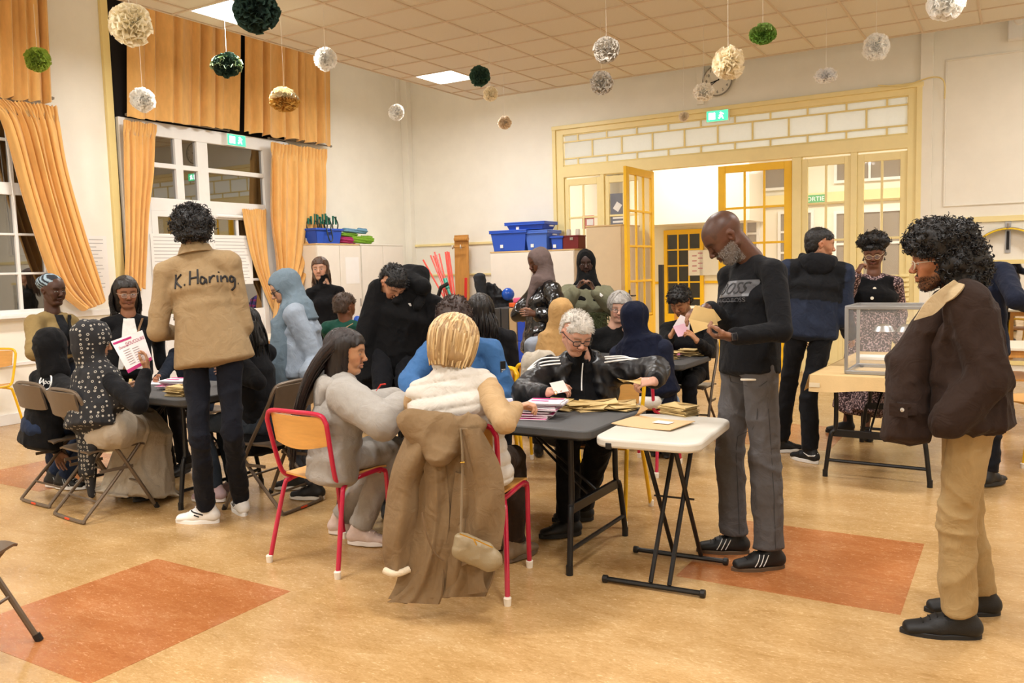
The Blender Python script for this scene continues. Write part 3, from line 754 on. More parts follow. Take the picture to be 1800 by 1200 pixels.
def build_head(c, fwd, up, tone, sc=1., lid=.5, beard=None, brow='#1a120e', shave=None, lips=None, h=.0038, smile=0., neck=None, female=False, jaw=1., age=0):
    """returns (V,Q,cols) of the head with neck, plus eye data; local frame x right, y forward, z up; c at ear height"""
    R = head_frame(c, fwd, up); c = A3(c)
    W = lambda x, y, z: c+R @ (np.array([x, y, z])*sc)
    S = SDF(); rt = R[:, 0]; upv = R[:, 2]
    def B(x, y, z, r, k=.012, sub=False):
        r = tuple(q*sc for q in r) if isinstance(r, tuple) else r*sc
        S.ball(W(x, y, z), r, k, sub, side=rt, up=upv)
    def E(a, b, r0, r1, k=.012, sub=False, side=None):
        r0 = tuple(q*sc for q in r0) if isinstance(r0, tuple) else r0*sc; r1 = tuple(q*sc for q in r1) if isinstance(r1, tuple) else r1*sc
        S.ec(W(*a), W(*b), r0, r1, side=rt if side is None else side, k=k, sub=sub)
    B(0, -.012, .045, (.076, .092, .08), .02)
    B(0, .035, .035, (.064, .058, .062), .03)
    E((0, .028, .0), (0, .042, -.07), (.06*jaw, .055), (.036*jaw, .034), .03)
    E((-.05, -.005, -.035), (-.022, .055, -.088), .022*jaw, .018, .02); E((.05, -.005, -.035), (.022, .055, -.088), .022*jaw, .018, .02)
    B(0, .068, -.085, (.02, .017, .016) if not female else (.016, .015, .014), .02)
    for s_ in (-1, 1):
        B(s_*.042, .056, -.012, (.022, .026, .02), .02)
        B(s_*.034, .066, -.04, (.018, .02, .022), .02)
        E((s_*.012, .084, .034), (s_*.045, .068, .036), .009 if not female else .007, .008, .014)
    E((0, .078, .03), (0, .103, -.014), .008, .0105, .014)
    B(0, .107, -.02, (.0115, .011, .0105), .007)
    for s_ in (-1, 1): B(s_*.0125, .098, -.024, (.0075, .010, .0075), .006)
    for s_ in (-1, 1): B(s_*.032, .092, .012, (.019, .014, .012), .012, True)
    for s_ in (-1, 1): B(s_*.0315, .0685, .010, (.0165, .0165, .0165), .006)
    # lids: upper lid lip
    for s_ in (-1, 1): E((s_*.020, .083, .0135-.006*lid), (s_*.044, .077, .012-.006*lid), .0042, .0036, .005)
    mz = -.052; m2 = .006*smile
    E((-.021-.004*smile, .082, mz+m2+.001), (0, .0925, mz+.0045), .0035, .0062, .006); E((.021+.004*smile, .082, mz+m2+.001), (0, .0925, mz+.0045), .0035, .0062, .006)
    E((-.018, .082, mz-.006+m2), (0, .09, mz-.0095), .004, .0065, .006); E((.018, .082, mz-.006+m2), (0, .09, mz-.0095), .004, .0065, .006)
    E((-.022, .098, mz-.0012+m2), (.022, .098, mz-.0012+m2), .0032, .0032, .004, True)
    for s_ in (-1, 1):
        B(s_*.073, -.008, .004, (.007, .017, .029), .006); B(s_*.079, -.014, .012, (.006, .018, .02), .006)
        B(s_*.081, -.003, .006, (.006, .008, .013), .004, True)
    if neck is not None:
        nk = A3(neck)
        S.ec(W(0, -.022, -.03), nk, (.054*sc*jaw, .056*sc), (.056*sc, .054*sc), side=rt, k=.02)
        S.ec(nk, nk-np.array([0, 0, .05]), .05*sc, .05*sc, side=rt, k=.02)
    V, Q = S.mesh(h*sc)
    L = (V-c) @ R/sc; x, y, z = L.T; ax = np.abs(x)
    base = np.array(srgb(tone))*.86; C = np.tile(base, (len(V), 1))
    def blend(m_, col, a=1.):
        nonlocal C
        m_ = np.clip(m_, 0, 1)*a; C = C*(1-m_[:, None])+np.array(col)*m_[:, None]
    lum = base.mean()
    red = base*np.array([1.12, .78, .72]) if lum > .2 else base*np.array([1.15, .85, .82])
    g = lambda dx, s_: np.exp(-(dx/s_)**2)
    front = y > .04
    blend(g(ax-.043, .02)*g(z+.02, .02)*front, red, .45)
    blend(g(x, .014)*g(z+.02, .012)*(y > .09), red, .45)
    blend((ax > .07)*1.*g(z-.005, .03), red, .4)
    lc = np.array(srgb(lips)) if lips else red*.72
    blend((ax < .026+.004*smile)*g(z-(mz-.001)-m2*(ax/.02)**2, .0085)**3*(y > .074), lc, .85)
    blend((ax < .022)*g(z-(mz-.0012)-m2*(ax/.02), .0022)*(y > .072), lc*.3, .8)
    bc = np.array(srgb(brow))
    bz = .0335-.35*np.clip(ax-.035, 0, 1)+.08*np.clip(ax-.012, 0, .023)
    blend((ax > .011)*(ax < .052)*g(z-bz, .0052)**1*(y > .045)*(.75+.25*vnoise(L*400)), bc, .9 if not female else .8)
    # eyes: white / iris / lash line painted only where the eye opening is
    op = (1-lid)
    ez = z-.0085+.0015*(1-op); ex = ax-.0315
    if op > .15:
        hh = .0055*op
        eye = (np.abs(ez) < hh*np.sqrt(np.clip(1-(ex/.0145)**2, 0, 1)))*(y > .05)
        blend(eye*1., (.62, .6, .56), 1); blend(eye*((ex**2+ez**2) < .0056**2), (.03, .018, .012), 1)
        rim = (np.abs(np.abs(ez)-hh*np.sqrt(np.clip(1-(ex/.0145)**2, 0, 1))) < .0016)*(np.abs(ex) < .0155)*(y > .05)
        blend(rim*1., bc*.6, .75*np.where(ez > 0, 1, .5))
    else:
        blend(g(ez+.0065-.003*(ex/.014)**2*-1, .0018)*(np.abs(ex) < .0155)*(y > .05), bc*.5, .9)
    blend(g(z+.0285, .004)*g(ax-.007, .004)*(y > .09), base*.25, .8)
    if age: blend(g(z-.004, .004)*g(ax-.03, .016)*(y > .05), red*.8, .35)
    if shave is not None:
        blend((z > .055-.35*(y+.0)*(y > .04)+.0*ax)*(y < .085)*(vnoise(L*300)*.3+.7)*((z > .075)|(y < .06)), np.array(srgb(shave)), .75)
    if beard is not None:
        col, amt, kind = beard
        bm = np.clip((-.012-z+.0*y)/.012, 0, 1)*(z > -.125)*np.clip((y+.005)/.015, 0, 1)
        if kind == 'full': bm *= np.where((ax < .03) & (z > -.034) & (y > .06), 0, 1)*np.clip(((-.026-z)+.9*(ax-.02))/.012, 0, 1)
        if kind == 'goatee': bm = ((ax < .034)*(z < -.034)*(y > .05)*1.)*(1-((ax < .02) & (np.abs(z+.052) < .008)))
        if kind == 'jaw': bm = np.clip((-.05-z+.45*(ax-.03))/.012, 0, 1)*(y > -.01)+(ax < .032)*(np.abs(z+.038) < .006)*(y > .06)
        bm *= np.where((ax < .022) & (np.abs(z+.053) < .009) & (y > .07), 0, 1)
        bm = bm*(.8+.4*vnoise(L*260))
        blend(bm, np.array(srgb(col)), amt)
    eyes = (W(-.0315, .0705, .009), W(.0315, .0705, .009), R)
    return V, Q, C, R, W
def build_hand(wr, fd, pn, side, tone, pose='relaxed', sc=1., h=.0035, curl=None, el=None):
    """wr wrist point, fd finger direction, pn palm normal (out of palm), side +1 right / -1 left"""
    S = SDF(); wr = A3(wr); f = norm(A3(fd)); n = A3(pn); n = norm(n-f*n.dot(f)); t = np.cross(f, n)*side    # t: toward the thumb side
    W = lambda a, b, c: wr+(f*a+t*b+n*c)*sc
    eb = norm(A3(el)-wr) if el is not None else -f
    S.ec(wr+eb*.06, W(.005, 0, 0), (.029*sc, .024*sc), (.027*sc, .020*sc), side=t, k=.012)
    S.ec(W(.01, .0, 0), W(.07, .0, 0), (.027*sc, .015*sc), (.036*sc, .0125*sc), side=t, k=.015)
    S.ec(W(.02, .02, .008), W(.05, .026, .012), .015*sc, .013*sc, k=.012)
    c0 = {'relaxed': 28, 'grip': 62, 'pinch': 48, 'flat': 10, 'fist': 82}[pose] if curl is None else curl
    for i, (b, L, r) in enumerate(((.029, .072, .0085), (.0095, .080, .0088), (-.0095, .074, .0085), (-.028, .058, .0078))):
        ang = 0; p = W(.074, b, .0); cc = c0*(1+.08*i)+(-12 if pose == 'pinch' and i == 0 else 0)
        dirn = f*1.0+t*b*1.5; dirn = norm(dirn)
        for j, fr in enumerate((.45, .3, .25)):
            ang += math.radians(cc*(.55 if j == 0 else .75 if j == 1 else .5))
            d = dirn*math.cos(ang)+n*math.sin(ang); q = p+d*L*fr*sc*1.05
            S.ec(p, q, r*sc*(1-.08*j), r*sc*(.95-.1*j), k=.004); p = q
    th = math.radians(35 if pose != 'flat' else 50)
    p = W(.018, .022, .008); d = f*math.cos(th)+t*math.sin(th)+n*.35
    for j, (l_, r, dd) in enumerate(((.042, .0125, norm(d)), (.032, .0105, norm(f*.9+t*(.2 if pose != 'flat' else .5)+n*(.55 if pose != 'flat' else .1))), (.024, .0092, norm(f*.95+t*-.02+n*(.45 if pose != 'flat' else 0))))):
        q = p+dd*l_*sc; S.ec(p, q, r*sc, r*sc*.93, k=.008); p = q
    V, Q = S.mesh(h*sc)
    base = np.array(srgb(tone))*.86; C = np.tile(base, (len(V), 1))
    L_ = (V-wr) @ np.stack([f, t, n], 1)/sc
    tip = np.clip((L_[:, 0]-.09)/.05, 0, 1); C = C*(1-(tip*.25)[:, None])+base*np.array([1.1, .8, .75])*(tip*.25)[:, None]
    if base.mean() < .2:
        pal = np.clip(L_[:, 2]/.008, 0, 1); C = C*(1-.45*pal[:, None])+np.array(srgb('#b98a70'))*.45*pal[:, None]
    return V, Q, C

m_skin = skin_mat()
def cloth(name, col, rough=.85, **k):
    if 'attr' not in k: col = tuple(v*.74 for v in srgb(col))
    return mat(name, col, rough, var=k.pop('var', .06), vscale=k.pop('vscale', 30), bump=k.pop('bump', .2), bscale=k.pop('bscale', 700), sheen=k.pop('sheen', .03), spec=k.pop('spec', .2), wr=k.pop('wr', .35), **k)
def ydir(a, pitch=0.):
    a = math.radians(a); p = math.radians(pitch); return np.array([math.cos(a)*math.cos(p), math.sin(a)*math.cos(p), math.sin(p)])
def UZ(px, d, z):
    py = 500.
    for _ in range(12):
        p = U(px, py, d); py -= (z-p.z)*F/d
    return A3(U(px, py, d))
def bvh_of(o):
    me = o.data; off = root_off(o)
    return BVHTree.FromPolygons([v.co+off for v in me.vertices], [tuple(p.vertices) for p in me.polygons])
def project(bv, p, n, off=.002, far=.5):
    n = Vector(n).normalized(); p = Vector(p)
    h = bv.ray_cast(p+n*far, -n)
    if h[0] is None: return p
    return h[0]+n*off
def stroke(mb, bv, o, xd, yd, n, pts, w_, off=.0015, th=.35, k=5):
    xd, yd, n = Vector(xd), Vector(yd), Vector(n)
    P = [project(bv, Vector(o)+xd*a+yd*b, n, off) for a, b in [(q.x, q.y) for q in smooth_path([(a, b, 0) for a, b in pts], k)]]
    mb.tube(P, w_, 6)
def decal_text(bv, o, xd, yd, n, txt, size, off=.002, ext=.0006, shear=0., sx=1.):
    vs_, fs_ = text_mesh(txt, size, ext, shear)
    xd, yd, n = Vector(xd), Vector(yd), Vector(n)
    P = [project(bv, Vector(o)+xd*(a*sx)+yd*b, n, off)+n.normalized()*c for a, b, c in vs_]
    return P, fs_
def glasses(r_, W, sc, col='#2a2320', r=.0013, kind='round', w_=.021, h_=.017, metal=.2):
    g = MB(); pts = lambda s_: [Vector(W(s_*.0325+w_*math.copysign(abs(math.cos(t))**(.7 if kind != 'round' else 1), math.cos(t)), .101-.006*(abs(math.cos(t))), .004+h_*math.copysign(abs(math.sin(t))**(.7 if kind != 'round' else 1), math.sin(t)))) for t in [2*PI*i/20 for i in range(20)]]
    for s_ in (-1, 1):
        g.tube(pts(s_), r*sc, 6, closed=True)
        g.tube([Vector(W(s_*(.032+w_), .096, .012)), Vector(W(s_*.075, .06, .014)), Vector(W(s_*.083, -.01, .012)), Vector(W(s_*.083, -.03, -.004))], r*sc, 6)
    g.tube([Vector(W(-.0325+w_, .1, .008)), Vector(W(0, .106, .012)), Vector(W(.0325-w_, .1, .008))], r*sc, 6)
    o = g.build('glasses', mat('glasses'+col, col, .3, metal=metal), r_, smooth=60)
    for s_ in (-1, 1): MB().add([q for q in pts(s_)], [tuple(range(20))]).build('lens', mat('lens_glass', '#ffffff', .03, alpha=.08, spec=.6), o)
    return o
def build_shoe(r_, an, yaw, col='#1a1a1a', sole='#f0f0ee', style='sneaker', sc=1., stripes=None, lace='#1a1a1a', tilt=0., boot=0.):
    f = ydir(yaw); t = np.array([f[1], -f[0], 0]); z = np.array([0, 0, 1.])
    a = A3(an); g0 = np.array([a[0], a[1], a[2]-.085*sc])
    W = lambda x, y, zz: g0+(f*x+t*y+z*zz)*sc
    S = SDF()
    S.ec(W(-.045, 0, .045), W(.06, 0, .045), (.036*sc, .033*sc), (.041*sc, .034*sc), side=t, k=.02)
    S.ec(W(.06, 0, .04), W(.15, .0, .03), (.043*sc, .03*sc), (.036*sc, .022*sc), side=t, k=.02)
    S.ec(W(-.03, 0, .06), W(-.012, 0, .1+boot), .036*sc, .038*sc, k=.02)
    S.ec(W(.0, 0, .075), W(.07, 0, .055), (.033*sc, .024*sc), (.03*sc, .02*sc), side=t, k=.02)
    zc = g0[2]+.018*sc
    V, Q = S.mesh(.006*sc, cut=lambda P: zc-P[:, 2])
    nm = 'boot' if boot else 'shoe'
    o = np_mesh(nm, V, Q, mat('shoe_upper'+col, col, .55, var=.06, vscale=40, bump=.2, bscale=300), r_)
    out = []
    for k in range(28):
        u = 2*PI*k/28; cx = .053+.128*math.cos(u); wd = .043*(1.0 if cx > .04 else .86+.0*cx)*(1-.22*max(0, (cx-.1)/.08)**2)
        out.append((cx, wd*math.sin(u)*(1 if abs(math.cos(u)) < .99 else .6)))
    MM = frame_M(Vector(g0), Vector(f), Vector(-t))
    sb = MB(); h_ = (.026 if style == 'sneaker' else .02)*sc
    sb.prism([(x*sc, y*sc) for x, y in out], .0, h_, MM)
    sb.build('sole', mat('sole'+sole, sole, .6), o, bevel=.003)
    bv = bvh_of(o)
    lc = MB()
    if not boot:
        for k in range(4):
            x = .045+.022*k
            p = [project(bv, W(x, s_*.02, .12), z, .001) for s_ in (-1, -.4, .4, 1)]; lc.tube(p, .0026*sc, 5)
        for s_ in (-1, 1):
            b0 = project(bv, W(.04, 0, .12), z, .003)
            lc.tube(smooth_path([b0, b0+Vector(tuple(t*s_*.022+f*.01+z*.012)), b0+Vector(tuple(t*s_*.036+f*.004+z*.004)), b0+Vector(tuple(t*s_*.015)), b0], 4), .0018*sc, 5)
    else:
        lc.tube([W(-.055, .0, .09), W(-.02, .038, .09), W(.02, .0, .09), W(-.02, -.038, .09)], .006, 6, closed=True)
    lc.build('buckle' if boot else 'lace', mat('lace'+lace, lace, .7), o, smooth=60)
    if stripes:
        for s_ in (-1, 1):
            for k in range(3):
                st = MB(); P = []
                for j in range(6):
                    u = j/5; x = .022+.020*k+.026*u*-1+.02; zz = .028+.05*u
                    q = bv.ray_cast(Vector(W(x, s_*.12, zz)), Vector(tuple(-t*s_)))
                    if q[0] is None: break
                    P.append(q[0]+Vector(tuple(t*s_))*.0012)
                if len(P) > 2: st.tube(P, .0042*sc, 6, flat=.5).build('stripe', mat('stripe'+stripes, stripes, .5), o, smooth=60)
    return o
def strand_hair(name, r_, m_, paths, rad, n=5):
    mb = MB()
    for p in paths: mb.tube(p, [rad*(1-.75*(i/(len(p)-1))**3) for i in range(len(p))], n, caps=False)
    return mb.build(name, m_, r_, smooth=80)
def hair_mat(name, col, col2=None, rough=.38):
    return mat(name, col, rough, var=.28, vscale=5, spec=.5, bump=.3, bscale=160, vec=(6, 6, 1))
def curl_cloud(name, r_, m_, centers, nrm, size, turns=1.6, rad=.0035, seed=0, segs=11):
    """curls: small helices standing on points"""
    rr = random.Random(seed); mb = MB()
    for c, n_ in zip(centers, nrm):
        n_ = Vector(tuple(n_)).normalized(); a = n_.orthogonal().normalized(); a = Matrix.Rotation(rr.uniform(0, 6.28), 3, n_) @ a; b = n_.cross(a)
        s_ = size*rr.uniform(.6, 1.3); tw = turns*rr.uniform(.7, 1.4)*2*PI; ln = s_*rr.uniform(1.1, 2.2)
        ph = rr.uniform(0, 6)
        ax = (n_+a*rr.uniform(-1.1, 1.1)+b*rr.uniform(-1.1, 1.1)).normalized(); u = ax.orthogonal().normalized(); v = ax.cross(u)
        p = [Vector(tuple(c))+ax*(ln*t/(segs-1)-ln*.3)+(u*math.cos(ph+tw*t/(segs-1))+v*math.sin(ph+tw*t/(segs-1)))*s_*.42 for t in range(segs)]
        mb.tube(p, [rad*rr.uniform(.8, 1.2)*(.9 if i < segs-2 else .5) for i in range(segs)], 4, caps=False)
    return mb.build(name, m_, r_, smooth=80)
def shell_pts(V, Q, n, seed):
    rs = np.random.RandomState(seed); q = Q[rs.randint(0, len(Q), n)]
    a, b, c = V[q[:, 0]], V[q[:, 1]], V[q[:, 2]]
    nn = np.cross(b-a, c-a); nn /= np.maximum(1e-9, np.linalg.norm(nn, axis=1))[:, None]
    return V[q].mean(1), nn
def hair_shell(hd, kind, grow=.012, h=.006, noise_a=.004, nsc=60, seed=0.):
    """returns V,Q of a hair cap in room coords. hd=(c,R,W,sc)"""
    c, R, W, sc = hd; S = SDF(); g = grow
    rt, up = R[:, 0], R[:, 2]
    S.ball(W(0, -.016, .048), tuple((q+g)*sc for q in (.077, .094, .082)), .02, side=rt, up=up)
    S.ball(W(0, .028, .055), tuple((q+g)*sc for q in (.062, .055, .055)), .02, side=rt, up=up)
    S.ball(W(0, -.05, -.01), tuple((q+g)*sc for q in (.062, .05, .06)), .02, side=rt, up=up)
    if kind == 'long': S.ec(W(0, -.02, .02), W(0, -.035, -.11), ((.078+g)*sc, (.08+g)*sc), ((.07+g)*sc, (.06+g)*sc), side=rt, k=.02); S.ec(W(0, .02, -.04), W(0, .022, -.16), (.05*sc, .2*sc), (.05*sc, .2*sc), side=rt, k=.01, sub=True, rc=.02) if False else None
    line = {'short': lambda x, y, z: np.minimum(np.maximum(.058-z, 0)*1+np.where(y > .045, .0, 0), 9)}
    def cut(P):
        L = (P-c) @ R/sc; x, y, z = L.T; ax = np.abs(x)
        front = .066-.0*ax                                    # hairline height at the forehead
        zline = np.where(y > .02, front-.9*np.clip(ax-.045, 0, 1)+(y-.06)*-.12, np.where(y > -.02, front-.1*(.02-y)/.04-.9*np.clip(ax-.045, 0, 1), -.05))
        zline = np.where((y <= .02) & (y > -.025), .028-.02*0+(y+.025)*.8, zline)
        if kind == 'low': zline = zline-np.where(y < -.02, .035, .0)
        if kind == 'fade': zline = zline+np.where(y < .02, .035, 0)
        if kind == 'long': zline = np.where(y < .032, -.15, zline)
        return (zline-z)*sc*.9
    V, Q = S.mesh(h, disp=(lambda P: noise_a*vnoise(P*nsc+seed)+noise_a*.7*vnoise(P*nsc*2.1+seed)) if kind != 'long' else (lambda P: .004*ridged(P*np.array([85, 85, 9.])+seed)+.0025*vnoise(P*np.array([160, 160, 14.]))), cut=cut)
    return V, Q
def make(label, d, P, N, Hc, bf, hf, L=None, R=None, legs='stand', knL=None, knR=None, anL=None, anR=None, s=1., tone='#8a5a3c', head={}, w=1., female=False,
         top='#222222', top_name='sweater', top_t=.012, hem=.04, fold=.008, bottom='#22242a', bot_name='trousers', leg_r=1., skirt=None, res=.011, hoodless=True, sleeve=1., shoes=None, shoe_yaw=None, topmat=None, botmat=None, belly=0., neckhole=True, kneck=1., sleeve_r=1., toplen=None, open_front=False, hands=(1, 1), flare=0., collar=None, torso_cut=None):
    d0 = d
    Pv = UZ(P[0], d, P[1]*s if legs == 'stand' else P[1])
    Nv = A3(U(N[0], N[1], d+N[2])); Hv = A3(U(Hc[0], Hc[1], d+Hc[2]))
    r_ = empty('person', (float(Pv[0]), float(Pv[1]), 0), 0, label, 'person')
    bfw = ydir(bf); side = np.array([bfw[1], -bfw[0], 0])          # to the figure's right
    ax = norm(Nv-Pv); side = norm(side-ax*side.dot(ax)); fwd = np.cross(ax, side)*-1
    if fwd.dot(bfw) < 0: fwd = -fwd
    sw = (.150 if female else .172)*s*w
    sh = {'R': Nv+side*sw-ax*.085*s, 'L': Nv-side*sw-ax*.085*s}
    hp = {'R': Pv+side*.088*s, 'L': Pv-side*.088*s}
    arms = {}
    for k, A in (('L', L), ('R', R)):
        if A is None:
            e = sh[k]-np.array([0, 0, .29*s])+fwd*.02+side*(.03 if k == 'R' else -.03); w_ = e-np.array([0, 0, .24*s])+fwd*.07; A_ = {}
        else:
            A_ = A; e = solve_len(sh[k], A['e'][0], A['e'][1], .295*s, A['e'][2]); w_ = solve_len(e, A['w'][0], A['w'][1], .255*s, A['w'][2])
        arms[k] = (e, w_, A_)
    # legs
    lg = {}
    for k, kn, an in (('L', knL, anL), ('R', knR, anR)):
        h_ = hp[k]
        if an is not None and len(an) == 2: anv = A3(G(an[0], an[1], .09))
        elif an is not None: anv = np.array(an[1:]) if an[0] == 'w' else A3(U(an[0], an[1], d+an[2]))
        else: anv = None
        if kn is not None: knv = solve_len(h_, kn[0], kn[1], .43*s, kn[2]) if len(kn) == 3 else np.array(kn[1:])
        elif legs == 'sit': knv = h_+bfw*.43*s+np.array([0, 0, -.02]); knv[2] = max(knv[2], .5)
        else: knv = (h_*.52+anv*.48+bfw*.03) if anv is not None else np.array([h_[0], h_[1], h_[2]*.54])+bfw*.03
        if anv is None: anv = np.array([knv[0], knv[1], .09]) if legs == 'stand' else np.array([knv[0]-bfw[0]*.08, knv[1]-bfw[1]*.08, .09])
        if legs == 'stand' and anv is not None and an is None: anv = np.array([h_[0], h_[1], .09])
        lg[k] = (knv, anv)
    # ---- body: head, neck, hands, hidden core, one mesh
    hd_up = ax*.25+np.array([0, 0, 1.])
    hr = head.get('roll', 0.)
    ff = ydir(hf[0], hf[1]); upv = norm(np.array([0, 0, 1.])+(Hv-Nv)*head.get('upn', 1.5))
    if hr: upv = norm(upv+np.cross(ff, upv)*math.tan(math.radians(hr)))
    hk = {k: v for k, v in head.items() if k in ('lid', 'beard', 'brow', 'shave', 'lips', 'smile', 'jaw', 'age')}
    hs = head.get('sc', 1.)*(s**.3)
    near = d < 5.6
    V, Q, C, HR, W = build_head_(Hv, ff, upv, tone, hs, Nv-ax*.01, female, .0036 if near else .0050, hk)
    ex = []
    rs = {'relaxed': 0}
    for i, k in enumerate(('L', 'R')):
        if not hands[i]: continue
        e, w_, A_ = arms[k]
        fd = norm(w_-e)
        if 'f' in A_: fd = norm(A3(U(A_['f'][0], A_['f'][1], depth(w_)+(A_['f'][2] if len(A_['f']) > 2 else 0)))-w_)
        pn = A_.get('palm'); pn = (-fwd*0+side*(-1 if k == 'R' else 1)+np.array([0, 0, -.2])) if pn is None else np.array(pn, float)
        if abs(norm(pn).dot(fd)) > .95: pn = pn+np.array([.3, .3, -.5])
        ex.append(build_hand(w_, fd, pn, 1 if k == 'R' else -1, tone, A_.get('pose', 'relaxed'), .98*s**.5*(.9 if female else 1), h=.0034 if near else .0052, curl=A_.get('curl'), el=e))
    core = SDF(); ti = .8
    core.ec(Pv, Nv-ax*.12*s, (.11*s*w*ti, .08*s*ti), (.12*s*w*ti, .085*s*ti), side=side)
    core.ec(Nv-ax*.1*s, Nv, .05*s, .045*s)
    for k in 'LR':
        core.ec(Nv-ax*.08*s, sh[k], .045*s, .035*s); core.ec(sh[k], arms[k][0], .035*s, .03*s); core.ec(arms[k][0], arms[k][1], .03*s, .022*s)
        core.ec(hp[k], lg[k][0], .055*s, .04*s); core.ec(lg[k][0], lg[k][1], .038*s, .028*s)
    cv, cq = core.mesh(.022); ex.append((cv, cq, np.tile(np.array(srgb(tone)), (len(cv), 1))))
    body = np_mesh('body', V, Q, m_skin, r_, C, extra=ex)
    # ---- top
    t = top_t*.75
    S = SDF(); bw = (.138 if female else .15)*s*w; cw = (.132 if female else .152)*s*w
    lo_ = Pv-ax*hem*s
    mid = Pv+ax*.2*s; ch = Nv-ax*.2*s
    S.ec(lo_, mid, (bw+.010+t+flare, .108*s+t+belly*.6+flare*.6), (bw*.97+t, .098*s+t+belly), side=side, k=.03, rc=.02+t)
    S.ec(mid+fwd*belly*.25, ch+fwd*.01, (bw*.97+t, .098*s+t+belly), (cw+t, .105*s+t), side=side, k=.03, rc=.08)
    if female: S.ball(ch+fwd*.07*s-ax*.01, (.115*s+t, .05+t, .065), .04, side=side, up=ax)
    S.ec(ch, Nv-ax*.07*s, (cw+t, .102*s+t), (.085*s+t, .066*s+t), side=side, k=.035, rc=.04)
    S.ec(Nv-ax*.045*s+side*.03, sh['R'], (.045*s+t, .046*s+t), .047*s+t*.9, k=.03); S.ec(Nv-ax*.045*s-side*.03, sh['L'], (.045*s+t, .046*s+t), .047*s+t*.9, k=.03)
    if sleeve:
        for k in 'LR':
            e, w_, A_ = arms[k]; ra, rb, rc_ = (.047*s+t*.9)*sleeve_r, (.040*s+t*.9)*sleeve_r, (.031*s+t*.9)*sleeve_r
            S.ec(sh[k], e, ra, rb, k=.02); we = e+(w_-e)*(sleeve if sleeve < 1 else 1.02)-norm(w_-e)*rc_*.75
            S.ec(e, we, rb, rc_, k=.015, rc=rc_*.9)
    if collar:
        S.ec(Nv-ax*.04, Nv+norm(Hv-Nv)*collar, (.075*s, .075*s), (.068*s, .07*s), side=side, k=.02, rc=.01)
    # neck hole
    nd = norm(Hv-Nv)
    if neckhole: S.ec(Nv-ax*.0, Nv+nd*.2, (.056*s*kneck, .056*s*kneck), (.062*s*kneck, .062*s*kneck), side=side, k=.008, sub=True, rc=.02)
    fl_ = folds(fold, seed=(sum(map(ord,label)) % 97))
    V2, Q2 = S.mesh(res, disp=fl_, cut=torso_cut and torso_cut(Pv, Nv, ax, side, fwd, arms, sh))
    tm = topmat or cloth(top_name+top, top)
    topo = np_mesh(top_name, V2, Q2, tm, r_)
    # ---- bottoms
    if skirt:
        S = SDF(); S.ec(Pv+ax*.1*s, Pv-ax*.02*s, (bw+.0, .11*s), (bw+.02, .13*s), side=side, k=.05)
        for k in 'LR':
            S.ec(hp[k], lg[k][0], .09*s, .085*s+skirt[1]*.3, k=.08); S.ec(lg[k][0], lg[k][0]+(lg[k][1]-lg[k][0])*skirt[0], .09*s+skirt[1]*.3, .085*s+skirt[1], k=.09, rc=.02)
        V3, Q3 = S.mesh(res, disp=folds(.012, (9, 9, 1.2), seed=3.3+(sum(map(ord,label)) % 31), amp2=.004))
    else:
        S = SDF(); S.ec(Pv+ax*.1*s, Pv-ax*.02*s, (bw-.005, .10*s), (bw+.006, .112*s), side=side, k=.03, rc=.04)
        for k in 'LR':
            kn, an = lg[k]; S.ec(hp[k]+(kn-hp[k])*.03, kn, .080*s*min(leg_r, 1.06), .058*s*leg_r, k=.025)
            S.ec(kn, an+(kn-an)*.04, .060*s*leg_r, .056*s*leg_r, k=.02, rc=.015)
        if legs == 'sit': S.ball(Pv-bfw*.04-np.array([0, 0, .02]), (.15*s*w, .11*s, .09), .05, side=side, up=(0, 0, 1))
        V3, Q3 = S.mesh(res, disp=folds(.010, (8, 8, 7), seed=5.5+(sum(map(ord,label)) % 31)))
    bm_ = botmat or cloth(bot_name+bottom, bottom)
    bo = np_mesh(bot_name, V3, Q3, bm_, r_)
    shoes = shoes or dict(col='#1b1b1c', sole='#2e2e2e', sc=.95)
    if shoes:
        for i, k in enumerate('LR'):
            yw = shoe_yaw[i] if shoe_yaw else bf
            build_shoe(r_, lg[k][1], yw, **shoes)
    info = dict(root=r_, body=body, top=topo, bottom=bo, hd=(Hv, HR, W, hs), W=W, P=Pv, N=Nv, ax=ax, side=side, fwd=fwd, arms=arms, sh=sh, legs=lg, s=s, H=Hv, hs=hs, V=V2, Q=Q2)
    PEOPLE.append((label[:30], round(float(np.linalg.norm(Nv-Pv))/s, 2), round(float(np.linalg.norm(Hv-Nv))/s, 2), {k: [round(float(np.linalg.norm(lg[k][0]-hp[k])), 2), round(float(np.linalg.norm(lg[k][1]-lg[k][0])), 2)] for k in 'LR'}, [round(float(arms[k][1][2]), 2) for k in 'LR']))
    return info
PEOPLE = []
def build_head_(c, ff, upv, tone, sc, nk, female, h, hk):
    V, Q, C, R, W = build_head(c, ff, upv, tone, sc, hk.get('lid', .5), hk.get('beard'), hk.get('brow', '#1a120e'), hk.get('shave'), hk.get('lips'), h, hk.get('smile', 0.), nk, female, hk.get('jaw', 1.), hk.get('age', 0))[:3]+(None, None)
    R = head_frame(c, ff, upv); cc = A3(c)
    return V, Q, C, R, (lambda x, y, z: cc+R @ (np.array([x, y, z])*sc))
